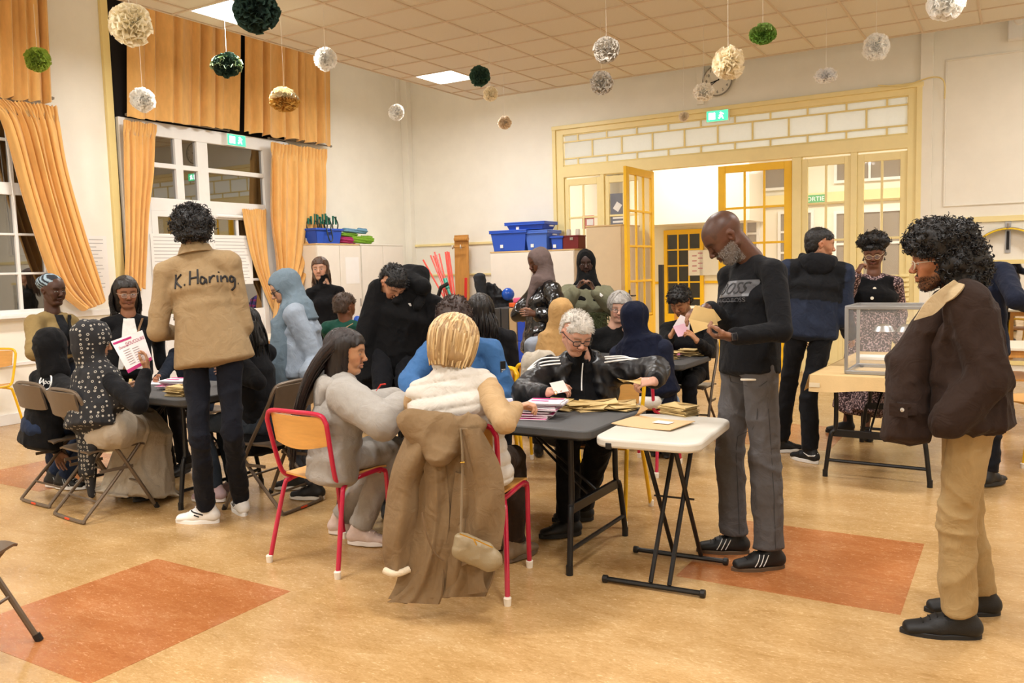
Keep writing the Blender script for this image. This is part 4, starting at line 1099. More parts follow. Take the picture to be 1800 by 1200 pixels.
# ---- hair styles
def short_hair(I, col='#17120f', kind='short', grow=.01, tuft=900, tl=.012, seed=1, rough=.5, rad=.0016, name='hair', h=.0055):
    V, Q = hair_shell(I['hd'], kind, grow, h=h, noise_a=.003, seed=seed)
    m_ = hair_mat('hair'+col, col, rough=rough)
    C_, Nn = shell_pts(V, Q, tuft, seed); rr = np.random.RandomState(seed); mb = MB(); up = I['hd'][1][:, 2]; fw = I['hd'][1][:, 1]
    cen = A3(I['hd'][0])
    for c, n in zip(C_, Nn):
        if n.dot(c-cen) < 0: n = -n
        dn = norm(n*.8+rr.normal(0, .35, 3)+fw*.3)
        mb.tube([c-n*.002, c+dn*tl*.6, c+dn*tl+fw*.003], [rad, rad*.8, rad*.3], 3, caps=False)
    o = np_mesh(name, V, Q, m_, I['root'])
    st = mb.build('hair_tuft', m_, o, smooth=80); st['kind'] = 'stuff'
    return o
def beard_tufts(I, col, zmax=-.03, n=900, tl=.008, jaw=False, seed=3):
    c, R, W, sc = I['hd']; c = A3(c); me = I['body'].data; off = A3(root_off(I['body'])); V = np.array([v.co for v in me.vertices])+off; Nn = np.array([v.normal for v in me.vertices])
    L = (V-c) @ R/sc; x, y, z = L.T; ax = np.abs(x)
    m_ = (z < zmax+.45*np.clip(ax-.03, 0, 1)) & (z > -.12) & (y > .0) & (ax < .075) & ~((ax < .024) & (np.abs(z+.053) < .011) & (y > .07)) & ~((ax < .03) & (z > -.036))
    if jaw: m_ &= (z < -.055+.45*np.clip(ax-.03, 0, 1)) | ((ax < .03) & (np.abs(z+.039) < .005) & (y > .07))
    ii = np.nonzero(m_)[0]; rs = np.random.RandomState(seed)
    if len(ii) == 0: return
    ii = ii[rs.randint(0, len(ii), n)]; mb = MB()
    for i in ii:
        d = norm(Nn[i]*.7+R[:, 2]*-.5+rs.normal(0, .3, 3)); p = V[i]+rs.normal(0, .001, 3); mb.tube([p, p+d*tl*rs.uniform(.6, 1.2)], [.0008, .0004], 3, caps=False)
    o = mb.build('beard', hair_mat('beard'+col, col, rough=.6), I['root'], smooth=80); o['kind'] = 'stuff'
def curly_hair(I, col='#120d0b', grow=.035, n=420, size=.014, seed=2, kind='short', extra=None, rad=.0032, shell=True, na=.008):
    V, Q = hair_shell(I['hd'], kind, grow, h=.008, noise_a=na, nsc=35, seed=seed)
    if extra is not None:
        S = SDF(); extra(S, I['W'], I['hs'], I['hd'][1]); V1, Q1 = S.mesh(.009, disp=lambda P: na*vnoise(P*35+seed)+na*.6*vnoise(P*80)); Q = np.concatenate([Q, Q1+len(V)]); V = np.concatenate([V, V1])
    m_ = hair_mat('curl'+col, col, rough=.45)
    o = np_mesh('hair', V, Q, m_, I['root'])
    C_, Nn = shell_pts(V, Q, n, seed); cen = A3(I['hd'][0]); Nn = np.array([nn if nn.dot(c-cen) > 0 else -nn for nn, c in zip(Nn, C_)])
    R = I['hd'][1]; Lc = (C_-cen) @ R/I['hs']; keep = ~((Lc[:, 1] > .055) & (Lc[:, 2] < .055) & (np.abs(Lc[:, 0]) < .06)) & (np.einsum('ij,ij->i', C_-cen, C_-cen) > .0049)
    c_ = curl_cloud('hair_curl', o, m_, C_[keep], Nn[keep], size, rad=rad, seed=seed); c_['kind'] = 'stuff'
    return o
def long_hair(I, col, length=.45, n=260, seed=3, spread=.02, back=None, rad=.0034, wave=.0, col2=None, side_part=0., flow=None, grow=.008, fr=.075):
    """straight hair: each strand runs from the parting over the skull and then falls"""
    c, R, W, sc = I['hd']; rr = random.Random(seed); V, Q = hair_shell(I['hd'], 'long', grow+.002, h=.005, noise_a=.0015, seed=seed)
    m_ = hair_mat('hair'+col, col, rough=.32); m2 = hair_mat('hair'+(col2 or col), col2 or col, rough=.35)
    o = np_mesh('hair', V, Q, m_, I['root'])
    mbs = [MB(), MB()]
    ctr = np.array([0, -.016, .045]); rd = np.array([.083, .1, .088])+grow*.6
    down = R.T @ np.array([0, 0, -1.])
    for i in range(n):
        u = rr.random(); y0 = .065-.15*u; ang = rr.choice((-1, 1)); x0 = side_part+ang*.003
        q = np.array([x0/rd[0], (y0-ctr[1])/rd[1], 0]); q[2] = math.sqrt(max(0, 1-q[0]**2-q[1]**2)); q = norm(q)
        # travel outward/back around the ellipsoid
        dirn = norm(np.array([ang*(1.0), -.35-.5*(1-u)+rr.uniform(-.25, .25), 0.])) if u < .8 else norm(np.array([ang*rr.uniform(.1, 1), -1, 0]))
        pts = []; stop = rr.uniform(1.3, 1.75); p = q.copy()
        for k in range(9):
            th = stop*k/8; g = dirn-q*dirn.dot(q); g = norm(g); p = q*math.cos(th)+g*math.sin(th); pts.append(c+R @ ((ctr+p*rd*(1+.02*rr.random()))*sc))
        Lh = length*rr.uniform(.86, 1.0); last = pts[-1]; outw = norm((last-c)*np.array([1, 1, 0])+1e-6); off = rr.uniform(0, spread)
        K = 9
        for k in range(1, K+1):
            t = k/K; z = np.array([0, 0, -1.])*Lh*t
            b_ = (back(t, last, outw) if back is not None else outw*0.02*math.sin(t*PI))
            pts.append(last+z+b_+outw*off*t+np.array([rr.uniform(-1, 1), rr.uniform(-1, 1), 0])*.004*t+outw*wave*math.sin(t*9+u*6))
        # hidden face check: keep strands out of the face
        Lp = [(R.T @ (A3(x)-c))/sc for x in pts[8:12]]
        if any(l[1] > .06 and abs(l[0]) < fr and l[2] < .05 for l in Lp): continue
        mbs[0 if (col2 is None or rr.random() < .6) else 1].tube(pts, [rad*(1 if j < len(pts)-3 else .6) for j in range(len(pts))], 4, caps=False)
    for mb, mm_ in zip(mbs, (m_, m2)):
        if mb.v: s_ = mb.build('hair_strand', mm_, o, smooth=80); s_['kind'] = 'stuff'
    return o
def hijab(I, col, drape=.30, fold=.009, tail=None, m_=None, full=.0, name='headscarf', res=.009, chest=True, cape=None, face=(.05, .078), fdep=.062):
    c, R, W, sc = I['hd']; S = SDF(); rt, up = R[:, 0], R[:, 2]; N, ax, side, fwd = I['N'], I['ax'], I['side'], I['fwd']; s = I['s']
    S.ball(W(0, -.02, .04), tuple(q*sc+full for q in (.09, .107, .098)), .03, side=rt, up=up)
    S.ball(W(0, .03, .035), tuple(q*sc+full for q in (.078, .062, .078)), .03, side=rt, up=up)
    S.ec(W(0, .0, .0), W(0, .012, -.085), (.085*sc, .085*sc), (.07*sc, .07*sc), side=rt, k=.03)
    S.ec(W(0, -.03, -.04), N-ax*.02+fwd*.015, (.08*sc, .09*sc), (.105*s, .1*s), side=side, k=.04)
    if chest: S.ec(N-ax*.01, N-ax*drape, (.12*s, .1*s), (.15*s, .135*s), side=side, k=.05, rc=.03)
    if tail is not None: tail(S, I)
    S.ball(W(0, .112, -.004), (face[0]*sc, fdep*sc, face[1]*sc), .012, True, side=rt, up=up)
    V, Q = S.mesh(res, disp=folds(fold*.75, (12, 12, 3.5), seed=1.7+(sum(map(ord,col)) % 13), amp2=fold*.5))
    return np_mesh(name, V, Q, m_ or cloth('scarf'+col, col, .9), I['root'])

# ------------------------------------------------------------------ the people
DN = (0, 0, -1)
# 1 man in tan jacket, seen from behind
I = make('standing man in a tan jacket with black script on the back, seen from behind', 5.05, (372, 1.0), (343, 442, 0), (339, 411, .0), 128, (140, -12),
    L=dict(e=(276, 585, -1), w=(310, 585, 1), pose='grip'), R=dict(e=(428, 575, 1), w=(395, 585, 1), pose='grip'), legs='stand', anL=(362, 893), anR=(424, 878), knL=(352, 775, 1), knR=(408, 765, 1),
    s=1.13, tone='#6b4630', top='#a98f6a', top_name='jacket', top_t=.022, hem=.10, flare=.045, w=.96, fold=.006, bottom='#171a24', bot_name='trousers', leg_r=.92, head=dict(lid=.5), collar=.05,
    shoes=dict(col='#eceae6', sole='#f2f1ee', lace='#f5f5f5', sc=1.12), shoe_yaw=(205, 150))
tanman = I
curly_hair(I, '#0d0a09', grow=.032, n=760, size=.02, seed=5, kind='short', rad=.003, extra=lambda S, W, sc, R: (S.ball(W(0, -.02, .115), (.095, .095, .04), .03, side=R[:, 0], up=R[:, 2]), S.ball(W(0, -.075, -.01), (.07, .035, .05), .03, side=R[:, 0], up=R[:, 2])))
bv = bvh_of(I['top'])
nrm_ = -I['fwd']; xd_ = Vector(tuple(-I['side'])).cross(Vector((0, 0, 1))).cross(Vector((0, 0, 1))); xd_ = norm(np.cross(nrm_, np.array([0, 0, 1.])))*-1
if np.dot(xd_, A3(CR)) < 0: xd_ = -xd_
yd_ = norm(np.cross(nrm_, xd_)); yd_ = yd_ if yd_[2] > 0 else -yd_
o_ = A3(U(357, 489, 4.9)); ST = []
m_ink = mat('black_print', '#1d1a1a', .7)
sx_, tl_ = .0033, -.05
SCR = [[(0, 12), (1, -13)], [(13, 11), (2, 0), (15, -12)], [(21, -8), (23, -8)],
       [(32, 15), (33, -9)], [(47, 17), (49, -8)], [(33, 2), (48, 4)], [(62, 1), (55, 4), (54, -5), (60, -8), (64, 0), (66, -8)], [(71, 4), (72, -7)], [(72, -1), (77, 5), (81, 4)],
       [(85, 5), (87, -6)], [(86, 11), (86, 12)], [(91, 5), (93, -6)], [(93, 0), (98, 5), (102, 1), (103, -6)], [(116, 1), (110, 4), (108, -3), (113, -6), (117, 1), (117, -14), (110, -20)], [(123, -9), (124, -9)]]
pr = MB(); pr_parts = []
for st in SCR:
    b_ = MB(); pts = [((a-62)*sx_*.86, b*sx_*1.05+(a-62)*sx_*.03) for a, b in st]
    stroke(b_, bv, o_, xd_, yd_, nrm_, pts, .0062, .002); b_.build('script_letter', m_ink, I['top'], smooth=60)
# jacket collar
cb = MB(); Nn_, ax_ = I['N'], I['ax']
def coll(u, v):
    a = (u-.5)*2*PI*.78; rr_ = .078+.02*v
    return Nn_-ax_*(.02+.045*v)+I['side']*math.sin(a)*rr_-I['fwd']*math.cos(a)*rr_+norm(tanman['H']-Nn_)*.05
cb.grid(coll, 24, 4, thick=.008).build('collar', cloth('jacket#a98f6a', '#a98f6a'), I['root'], smooth=70)
# trouser hems, socks stay simple; side marks of the shoes
for sh_ in [c for c in I['root'].children if c.name.startswith('shoe')]:
    b2 = bvh_of(sh_); yw = 205 if sh_.name == 'shoe' else 150
    f = ydir(yw); t = np.array([f[1], -f[0], 0]); ce_ = np.mean([np.array(v.co) for v in sh_.data.vertices], 0)+A3(root_off(sh_))
    for s_ in (-1, 1):
        for (p_, q_) in (((-.035, .0), (.05, .022)), ((-.01, -.012), (.02, .0))):
            b_ = MB(); P = []
            for j in range(7):
                u = j/6; h_ = b2.ray_cast(Vector(tuple(ce_+f*(p_[0]+(q_[0]-p_[0])*u)+np.array([0, 0, p_[1]+(q_[1]-p_[1])*u+.0])+t*s_*.12)), Vector(tuple(-t*s_)))
                if h_[0] is not None: P.append(h_[0]+Vector(tuple(t*s_))*.001)
            if len(P) > 3: b_.tube(P, .0045, 6).build('side_mark', m_ink, sh_)

# 2 woman in patterned headscarf
m_scarf = None
def flower_mat():
    M = bpy.data.materials.new('flower_scarf'); M.use_nodes = True; nt = M.node_tree; N = nt.nodes; L = nt.links; b = N['Principled BSDF']; b.inputs['Roughness'].default_value = .85
    tc = N.new('ShaderNodeTexCoord'); vo = N.new('ShaderNodeTexVoronoi'); vo.inputs['Scale'].default_value = 34; vo.inputs['Randomness'].default_value = .35
    L.new(tc.outputs['Object'], vo.inputs['Vector'])
    cr = N.new('ShaderNodeValToRGB'); e = cr.color_ramp.elements; e[0].position = .15; e[0].color = (.012, .012, .014, 1); e[1].position = .19; e[1].color = (.42, .39, .33, 1)
    k = cr.color_ramp.elements.new(.28); k.color = (.42, .39, .33, 1); k = cr.color_ramp.elements.new(.32); k.color = (.010, .010, .012, 1)
    L.new(vo.outputs['Distance'], cr.inputs[0]); L.new(cr.outputs[0], b.inputs['Base Color']); return M
I = make('seated woman in a black headscarf with white flowers, holding up a ballot sheet', 5.42, (186, .56), (165, 652, .0), (163, 602, -.02), 88, (66, -14),
    R=dict(e=(243, 712, -1), w=(258, 650, 1), f=(262, 612), pose='pinch', palm=tuple(A3(CF)*-.2-A3(CR))), L=dict(e=(160, 720, 1), w=(215, 690, 1), pose='relaxed'), legs='sit', knR=(262, 762, 1), knL=(250, 745, 1),
    s=1.06, tone='#b98a68', female=True, top='#111216', top_name='sweater', top_t=.02, hem=.0, bottom='#c3b5a0', bot_name='skirt', skirt=(1.04, .13), fold=.008)
scarf_woman = I
def tail2(S, I):
    s = I['s']; N, ax, side, fwd = I['N'], I['ax'], I['side'], I['fwd']
    S.ec(N-ax*.03, N-ax*.34-fwd*.08, (.17, .13), (.2, .15), side=side, k=.05, rc=.04); S.ec(N-ax*.06+side*.05, N-ax*.2+side*.2+fwd*.03, (.1, .12), (.07, .1), side=fwd, k=.05)
    S.ec(N-ax*.2-fwd*.06, N-ax*.62-fwd*.13-side*.1, (.17, .06), (.05, .035), side=side, k=.05)
    S.ec(N-ax*.3-fwd*.1-side*.05, N-ax*.78-fwd*.1-side*.14, (.07, .04), (.03, .02), side=side, k=.04)
hijab(I, '#141414', fold=.012, tail=tail2, m_=flower_mat(), chest=False, full=.012, face=(.055, .08), fdep=.075)

# 3 person in black hood
I = make('seated person in black hooded top with a round white back emblem, leftmost at table', 5.85, (78, .54), (95, 652, .0), (92, 612, 0), 85, (92, -15),
    R=dict(e=(135, 700, -1), w=(160, 690, 1)), legs='sit', anR=('w', *A3(G(112, 838, .09))), anL=('w', *A3(G(95, 835, .09))), s=1.0, tone='#6b4630', top='#121214', top_name='hooded_jacket', top_t=.035, hem=.14, bottom='#23304a', bot_name='jeans', fold=.01,
    shoes=dict(col='#151515', sole='#ecebe8', stripes='#f2f2f2', lace='#eeeeee'), shoe_yaw=(25, 20))
S = SDF(); W = I['W']; R = I['hd'][1]
S.ball(W(0, -.02, .04), (.1, .115, .105), .03, side=R[:, 0], up=R[:, 2]); S.ec(W(0, -.02, -.02), I['N'], .095, (.13, .1), side=I['side'], k=.05)
S.ball(W(0, .12, -.01), (.055, .06, .08), .015, True, side=R[:, 0], up=R[:, 2])
V_, Q_ = S.mesh(.009, disp=folds(.008, (11, 11, 8))); np_mesh('hood', V_, Q_, cloth('hooded_jacket#121214', '#121214'), I['root'])
bv = bvh_of(I['top']); o_ = A3(U(60, 676, 5.6)); nr = -norm(A3(CF)*np.array([1, 1, 0])); xd_ = A3(CR); yd_ = np.array([0, 0, 1.])
b_ = MB(); P = [(.052*math.cos(a), .052*math.sin(a)) for a in [2*PI*i/24 for i in range(25)]]; stroke(b_, bv, o_, xd_, yd_, nr, P, .006, .003, k=2); b_.build('emblem_ring', m_paper, I['top'], smooth=60)
P, fs_ = decal_text(bv, o_, xd_, yd_, nr, 'Apos', .048, .004, shear=.3); MB().add(P, fs_).build('emblem_lettering', m_paper, I['top'], smooth=0)

# 4 woman in head wrap
I = make('standing woman in a striped grey head wrap and tan jacket with arms crossed', 6.6, (98, .92), (92, 548, 0), (93, 512, -.02), 10, (3, -6),
    L=dict(e=(132, 612, 1), w=(95, 618, -1)), R=dict(e=(60, 620, -1), w=(112, 612, -1)), s=1.0, tone='#4a2e20', female=True, top='#9c8455', top_name='jacket', top_t=.02, hem=.0, bottom='#222a3a', bot_name='jeans', head=dict(lid=.45), hands=(0, 0), sleeve_r=1.15, w=1.08)
S = SDF(); W = I['W']; R = I['hd'][1]
S.ball(W(0, -.03, .065), (.09, .105, .075), .02, side=R[:, 0], up=R[:, 2]); S.ball(W(0, -.1, .05), (.07, .05, .055), .03, side=R[:, 0], up=R[:, 2])
zc_ = I['hd'][0]; R_ = R
cutw = lambda P: (.045-((P-zc_) @ R_)[:, 2]+np.where(((P-zc_) @ R_)[:, 1] < 0, -.04, .0))*.9
V_, Q_ = S.mesh(.007, disp=folds(.006, (10, 10, 30)), cut=cutw)
Lc = (V_-zc_) @ R_; band = (np.sin((Lc[:, 2]*1.0+Lc[:, 1]*.6+Lc[:, 0]*.25)*210) > .1)
C_ = np.where(band[:, None], np.array(srgb('#8fa3ae')), np.array(srgb('#1c2026')))
np_mesh('head_wrap', V_, Q_, mat('wrap_cloth', '#888888', .8, attr='Col'), I['root'], C_)
MB().lathe([(0, -.006), (.006, 0), (0, .006)], 10, Matrix.Translation(Vector(W(-.083, -.0, -.028)))).build('earring', m_chrome, I['root'])
def front_panel(I, col, x0, x1, z0, z1, nm, off=.004, dist=.3):
    """cloth panel lying on the chest, between side offsets x0..x1 and heights below the neck z0..z1"""
    bv = bvh_of(I['top']); N, ax, sd, fw = I['N'], I['ax'], I['side'], I['fwd']
    def fn(u, v):
        xa = x0[0]+(x0[1]-x0[0])*v; xb = x1[0]+(x1[1]-x1[0])*v
        return project(bv, N+sd*(xa+(xb-xa)*u)-ax*(z0+(z1-z0)*v), fw, off, dist)
    return MB().grid(fn, 9, 16, thick=-.004).build(nm, col, I['root'], smooth=70)
front_panel(I, cloth('shirt#16181c', '#16181c'), (-.035, -.05), (.035, .05), .03, .34, 'shirt')
front_panel(I, cloth('strap#101010', '#101010'), (-.12, .10), (-.085, .135), .03, .4, 'bag_strap', off=.012)

# 5 woman with glasses
I = make('standing woman with long dark hair, glasses, black blazer and white shirt', 6.55, (228, .9), (226, 553, 0), (222, 516, -.03), -30, (-24, -10),
    L=dict(e=(278, 600, 1), w=(285, 650, -1)), R=dict(e=(175, 620, 1), w=(190, 660, -1)), s=.98, tone='#8c5c40', female=True, top='#101013', top_name='blazer', top_t=.022, hem=.1, bottom='#15151a', head=dict(lid=.55, lips='#7a4038'), w=1.05)
long_hair(I, '#17100d', .25, 240, seed=8, spread=.03, wave=.006)
glasses(I['root'], I['W'], I['hs'], '#b9a48c', .0014, 'sq')
front_panel(I, cloth('shirt#e9e5de', '#e9e5de', bump=.1), (-.03, -.09), (.04, .09), .01, .42, 'shirt')
front_panel(I, cloth('strap#8a6a4c', '#8a6a4c'), (-.10, .04), (-.085, .06), .03, .42, 'bag_strap', off=.014)

# 6 braids
I = make('seated person with long black braids in a black top, behind the tan jacketed man', 5.6, (458, .55), (440, 600, 0), (430, 577, 0), 185, (205, -20),
    L=dict(e=(455, 672, -1), w=(405, 660, 1)), R=dict(e=(430, 660, 1), w=(400, 655, 1)), legs='sit', s=1., tone='#5a3a28', female=True, top='#131316', top_t=.022, hem=.18,
    bottom='#333b45', bot_name='checked_trousers', botmat=None, hands=(1, 1), shoes=dict(col='#b9a0a4', sole='#e8e4e0', lace='#ffffff'), shoe_yaw=(200, 200))
long_hair(I, '#0e0b0a', .33, 110, seed=9, spread=.05, rad=.006, wave=.004)

# 26 hidden table mate in navy plaid
I = make('seated person in navy plaid shirt and bracelet, mostly hidden behind the tan jacketed man', 6.85, (348, .56), (335, 600, 0), (330, 566, 0), -75, (-80, -25),
    R=dict(e=(288, 660, -1), w=(275, 668, -1), pose='relaxed'), legs='sit', s=.95, tone='#b07a5a', top='#232a38', top_name='plaid_shirt', bottom='#1c1c22')
short_hair(I, '#120e0c', tuft=300)
MB().tube([I['arms']['R'][1]+np.array([.033*math.cos(a), .012*math.sin(a), .033*math.sin(a)]) for a in [2*PI*i/14 for i in range(14)]], .005, 6, closed=True).build('bracelet', m_chrome, I['root'])

# 7 blue hijab
I = make('standing woman in a grey-blue headscarf and pale blue sweater, leaning forward', 6.05, (536, .93), (524, 532, -.02), (502, 508, 0), 212, (236, -24),
    L=dict(e=(560, 640, -1), w=(535, 660, -1)), R=dict(e=(505, 640, 1), w=(505, 660, 1)), anL=(552, 855), anR=(522, 838), s=1.0, tone='#c79a7c', female=True, top='#a9b6c6', top_name='sweater', top_t=.04, hem=.12, flare=.03, fold=.01, bottom='#4a4b50', bot_name='jeans', leg_r=.95, w=1.1, hands=(0, 0), head=dict(lid=.7), sleeve_r=1.1,
    shoes=dict(col='#191919', sole='#e9e6e0', lace='#222222'), shoe_yaw=(200, 205))
def tail7(S, I):
    N, ax, side, fwd = I['N'], I['ax'], I['side'], I['fwd']; l_ = np.array([0, 0, -1.])
    a = N+fwd*.09-ax*.13-A3(CF)*.1
    S.ec(a, a+l_*.52+fwd*.02-A3(CF)*.02, (.09, .045), (.11, .04), side=fwd, k=.05)
    S.ec(N-ax*.06+fwd*.02-A3(CF)*.08, a+l_*.3, (.1, .08), (.1, .05), side=fwd, k=.04)
hijab(I, '#7d909e', fold=.012, tail=tail7, chest=True, drape=.12, full=.006, face=(.058, .085), fdep=.085)
glasses(I['root'], I['W'], I['hs'], '#15110f', .0022, 'sq')

# 8 far woman with long brown hair
I = make('woman with long brown hair and black sweater standing by the white cabinets', 9.0, (575, .93), (570, 500, 0), (563, 474, 0), -50, (-58, -2),
    s=1.0, tone='#cf9f84', female=True, top='#0f0f12', top_t=.02, bottom='#131317', head=dict(lid=.35, lips='#a8605a'), hands=(1, 1), collar=.1)
long_hair(I, '#4a3426', .27, 170, seed=12, spread=.03, wave=.006, rad=.0045, col2='#6b4d38', back=lambda t, l, o: np.array([0, 0, 0]))

# 9 green sweater
I = make('seated person in a dark green sweater with cropped brown hair and a tan shoulder strap', 7.7, (602, .56), (607, 562, 0), (606, 541, 0), 105, (84, -8),
    L=dict(e=(585, 610, 1), w=(600, 640, 1)), legs='sit', s=.98, tone='#6e452f', top='#1f5144', top_t=.025, hem=.1, bottom='#1c1f28', w=1.05)
curly_hair(I, '#3a2a1f', grow=.014, n=260, size=.009, seed=4, rad=.002, na=.003)
MB().tube([I['N']-I['fwd']*.1+I['side']*.13-I['ax']*.03, I['N']-I['fwd']*.15-I['ax']*.12, I['N']-I['fwd']*.16-I['side']*.17-I['ax']*.3], .013, 6, flat=.3).build('shoulder_strap', mat('tan_strap', '#b89a78', .7), I['root'])

# 10 man in black coat
I = make('standing bearded man in a long black hooded coat, bending his head over the table', 5.95, (690, .96), (722, 503, -.03), (690, 500, -.1), -48, (-26, -46),
    L=dict(e=(750, 610, 1), w=(735, 672, -1)), R=dict(e=(640, 605, 1), w=(655, 672, -1)), anL=(715, 880), anR=(680, 880), s=1.02, tone='#c08c6c', top='#0f0f11', top_name='coat', top_t=.04, hem=.32, fold=.012, bottom='#15161b', w=1.12, hands=(0, 0), sleeve_r=1.2,
    head=dict(lid=.9, beard=('#1a120e', .8, 'goatee'), upn=.2, roll=-6), collar=.05)
short_hair(I, '#0f0c0b', kind='fade', grow=.013, tuft=1300, tl=.016, seed=4)
S = SDF(); N, ax, sd, fw = I['N'], I['ax'], I['side'], I['fwd']
S.ec(N-fw*.05-ax*.03-sd*.1, N-fw*.05-ax*.03+sd*.1, .06, .06, k=.04); S.ball(N-fw*.07+ax*.05, (.13, .08, .11), .05, side=sd, up=ax); S.ball(A3(U(742, 487, 5.95)), (.05, .06, .08), .04); S.ec(A3(U(712, 492, 5.9)), A3(U(745, 505, 5.85)), .06, .06, k=.05)
S.ec(N+sd*.11-fw*.0, N+sd*.07+fw*.1-ax*.12, .04, .035, k=.03); S.ec(N-sd*.11-fw*.0, N-sd*.07+fw*.1-ax*.12, .04, .035, k=.03)
V_, Q_ = S.mesh(.01, disp=folds(.01, (10, 10, 8))); np_mesh('hood', V_, Q_, cloth('coat#0f0f11', '#0f0f11'), I['root'])
MB().box((0, 0, 0), (.008, .008, .025), M=Matrix.Translation(Vector(I['W'](-.088, .012, -.012)))).build('earbud', m_white, I['root'], bevel=.003)
MB().box((0, 0, 0), (.02, .004, .02), Matrix.Rotation(.5, 4, 'X'), M=Matrix.Translation(project(bvh_of(I['top']), N+sd*-.02-ax*.12, fw, .004))).build('coat_badge', m_paper, I['top'])

# 11 girl on red chair
I = make('seated young woman in grey hooded sweatshirt with waist-long straight dark hair, in profile', 4.45, (588, .56), (603, 662, 0), (608, 622, 0), 48, (28, -6),
    R=dict(e=(672, 742, -1), w=(712, 705, 1), pose='relaxed'), L=dict(e=(640, 715, 1), w=(705, 700, 1)), legs='sit', knR=(683, 795, 1), knL=(690, 785, 1), anR=('w', *A3(G(632, 930, .09))), anL=('w', *A3(G(598, 912, .09))), s=.97, tone='#b88662', female=True,
    top='#b5b0a9', top_name='sweatshirt', top_t=.05, hem=.10, w=1.05, fold=.007, bottom='#b0aaa2', bot_name='sweatpants', leg_r=1.25, head=dict(lid=.55, lips='#9b5a50'), sleeve_r=1.3,
    shoes=dict(col='#c9b3a8', sole='#e4dcd6', lace='#e9dcd4'), shoe_yaw=(25, 20))
girl = I
S = SDF(); N, ax, sd, fw = I['N'], I['ax'], I['side'], I['fwd']
S.ec(N-fw*.06-ax*.05-sd*.09, N-fw*.06-ax*.05+sd*.09, .045, .045, k=.04); S.ball(N-fw*.1-ax*.1, (.1, .045, .1), .05, side=sd, up=ax)
V_, Q_ = S.mesh(.009, disp=folds(.008, (10, 10, 8))); np_mesh('hood', V_, Q_, cloth('sweatshirt#b5b0a9', '#b5b0a9'), I['root'])
bk = -I['fwd']*np.array([1, 1, 0])
def fall(t, l, o):
    tgt = N-I['fwd']*.26; q = np.array([tgt[0]-l[0], tgt[1]-l[1], 0]); return q*(1-math.exp(-3*t))*.9+bk*.05*t
long_hair(I, '#1b1210', .60, 460, seed=21, spread=.02, rad=.0036, back=fall, col2='#2c1e19')

# 12 blonde woman in white quilted vest
I = make('seated woman with blonde bob in white quilted vest and camel sleeves, from behind', 4.0, (818, .58), (788, 655, 0), (800, 607, .02), 108, (88, -18),
    R=dict(e=(885, 742, -1), w=(905, 716, 1), f=(940, 706), pose='grip', palm=DN), L=dict(e=(728, 728, 1), w=(800, 715, 1)), legs='sit', knR=(905, 800, 1), knL=(850, 790, 1), anR=('w', *A3(G(905, 955, .09))), anL=('w', *A3(G(860, 940, .09))), s=1.02, tone='#d0a083', female=True,
    top='#c9a87c', top_t=.014, hem=.05, bottom='#3a2c22', w=1.12, shoes=dict(col='#7d6a52', sole='#6a5a48', lace='#6a5a48'), shoe_yaw=(60, 80), head=dict(lid=.6), sleeve_r=1.1)
blonde = I
S = SDF(); P_, N, ax, sd, fw = I['P'], I['N'], I['ax'], I['side'], I['fwd']
S.ec(P_-ax*.06, P_+ax*.18, (.225, .175), (.205, .15), side=sd, k=.04, rc=.05); S.ec(P_+ax*.18, N-ax*.16, (.205, .15), (.215, .155), side=sd, k=.05, rc=.08)
S.ec(N-ax*.16, N-ax*.05, (.205, .15), (.13, .1), side=sd, k=.05, rc=.05); S.ec(N-ax*.05, N+norm(I['H']-N)*.045, .09, .08, k=.03, rc=.015)
S.ec(N-ax*.075+sd*.16, N-ax*.075-sd*.16, .06, .06, k=.05)
S.ec(N, N+norm(I['H']-N)*.2, .06, .075, k=.01, sub=True)
def quilt(P):
    z = (P-P_) @ ax; return .013*np.abs(np.sin(z*PI/.062))**.5-.006+.0015*ridged(P*np.array([20, 20, 8.]))
V_, Q_ = S.mesh(.0075, disp=quilt); vest = np_mesh('quilted_vest', V_, Q_, cloth('vest', '#e4ddd2', .6, bump=.1), I['root'])
c_, R_, W_, sc_ = I['hd']
S = SDF(); S.ball(W_(0, -.022, .035), (.107, .118, .108), .03, side=R_[:, 0], up=R_[:, 2]); S.ball(W_(0, -.045, -.055), (.1, .085, .07), .04, side=R_[:, 0], up=R_[:, 2])
S.ball(W_(0, .13, -.03), (.06, .09, .11), .015, True, side=R_[:, 0], up=R_[:, 2])
V_, Q_ = S.mesh(.007, disp=lambda P: .006*ridged(((P-c_) @ R_)*np.array([34, 34, 7.])))
hb = np_mesh('hair', V_, Q_, hair_mat('hairblonde', '#9c7c52', rough=.4), I['root'])
rr = random.Random(5); mbs = [MB(), MB(), MB()]; rd_ = np.array([.112, .122, .112]); ct_ = np.array([0, -.022, .035])
for i in range(420):
    q0 = norm(np.array([rr.uniform(-.25, .25), .15+rr.uniform(-.3, .3), 1.]))
    az = rr.uniform(-PI, PI); dr = np.array([math.cos(az), math.sin(az), 0]); g = norm(dr-q0*dr.dot(q0)); pts = []
    for k in range(8):
        th = 1.6*k/7; p_ = q0*math.cos(th)+g*math.sin(th); pts.append(ct_+p_*rd_*(1+.03*math.sin(k*.9+i)+.02*rr.random()))
    l0 = pts[-1]; zb = rr.uniform(-.118, -.075)
    if l0[1] > .07: continue
    for k in range(1, 6):
        t = k/5; pts.append(l0*np.array([1-.22*t*t, 1-.22*t*t, 1])+np.array([0, 0, (zb-l0[2])*t]))
    pts = [c_+R_ @ (p*sc_) for p in pts]
    mbs[i % 3].tube(pts, [.0075*(1 if j < 11 else .5) for j in range(13)], 5, caps=False, flat=.5)
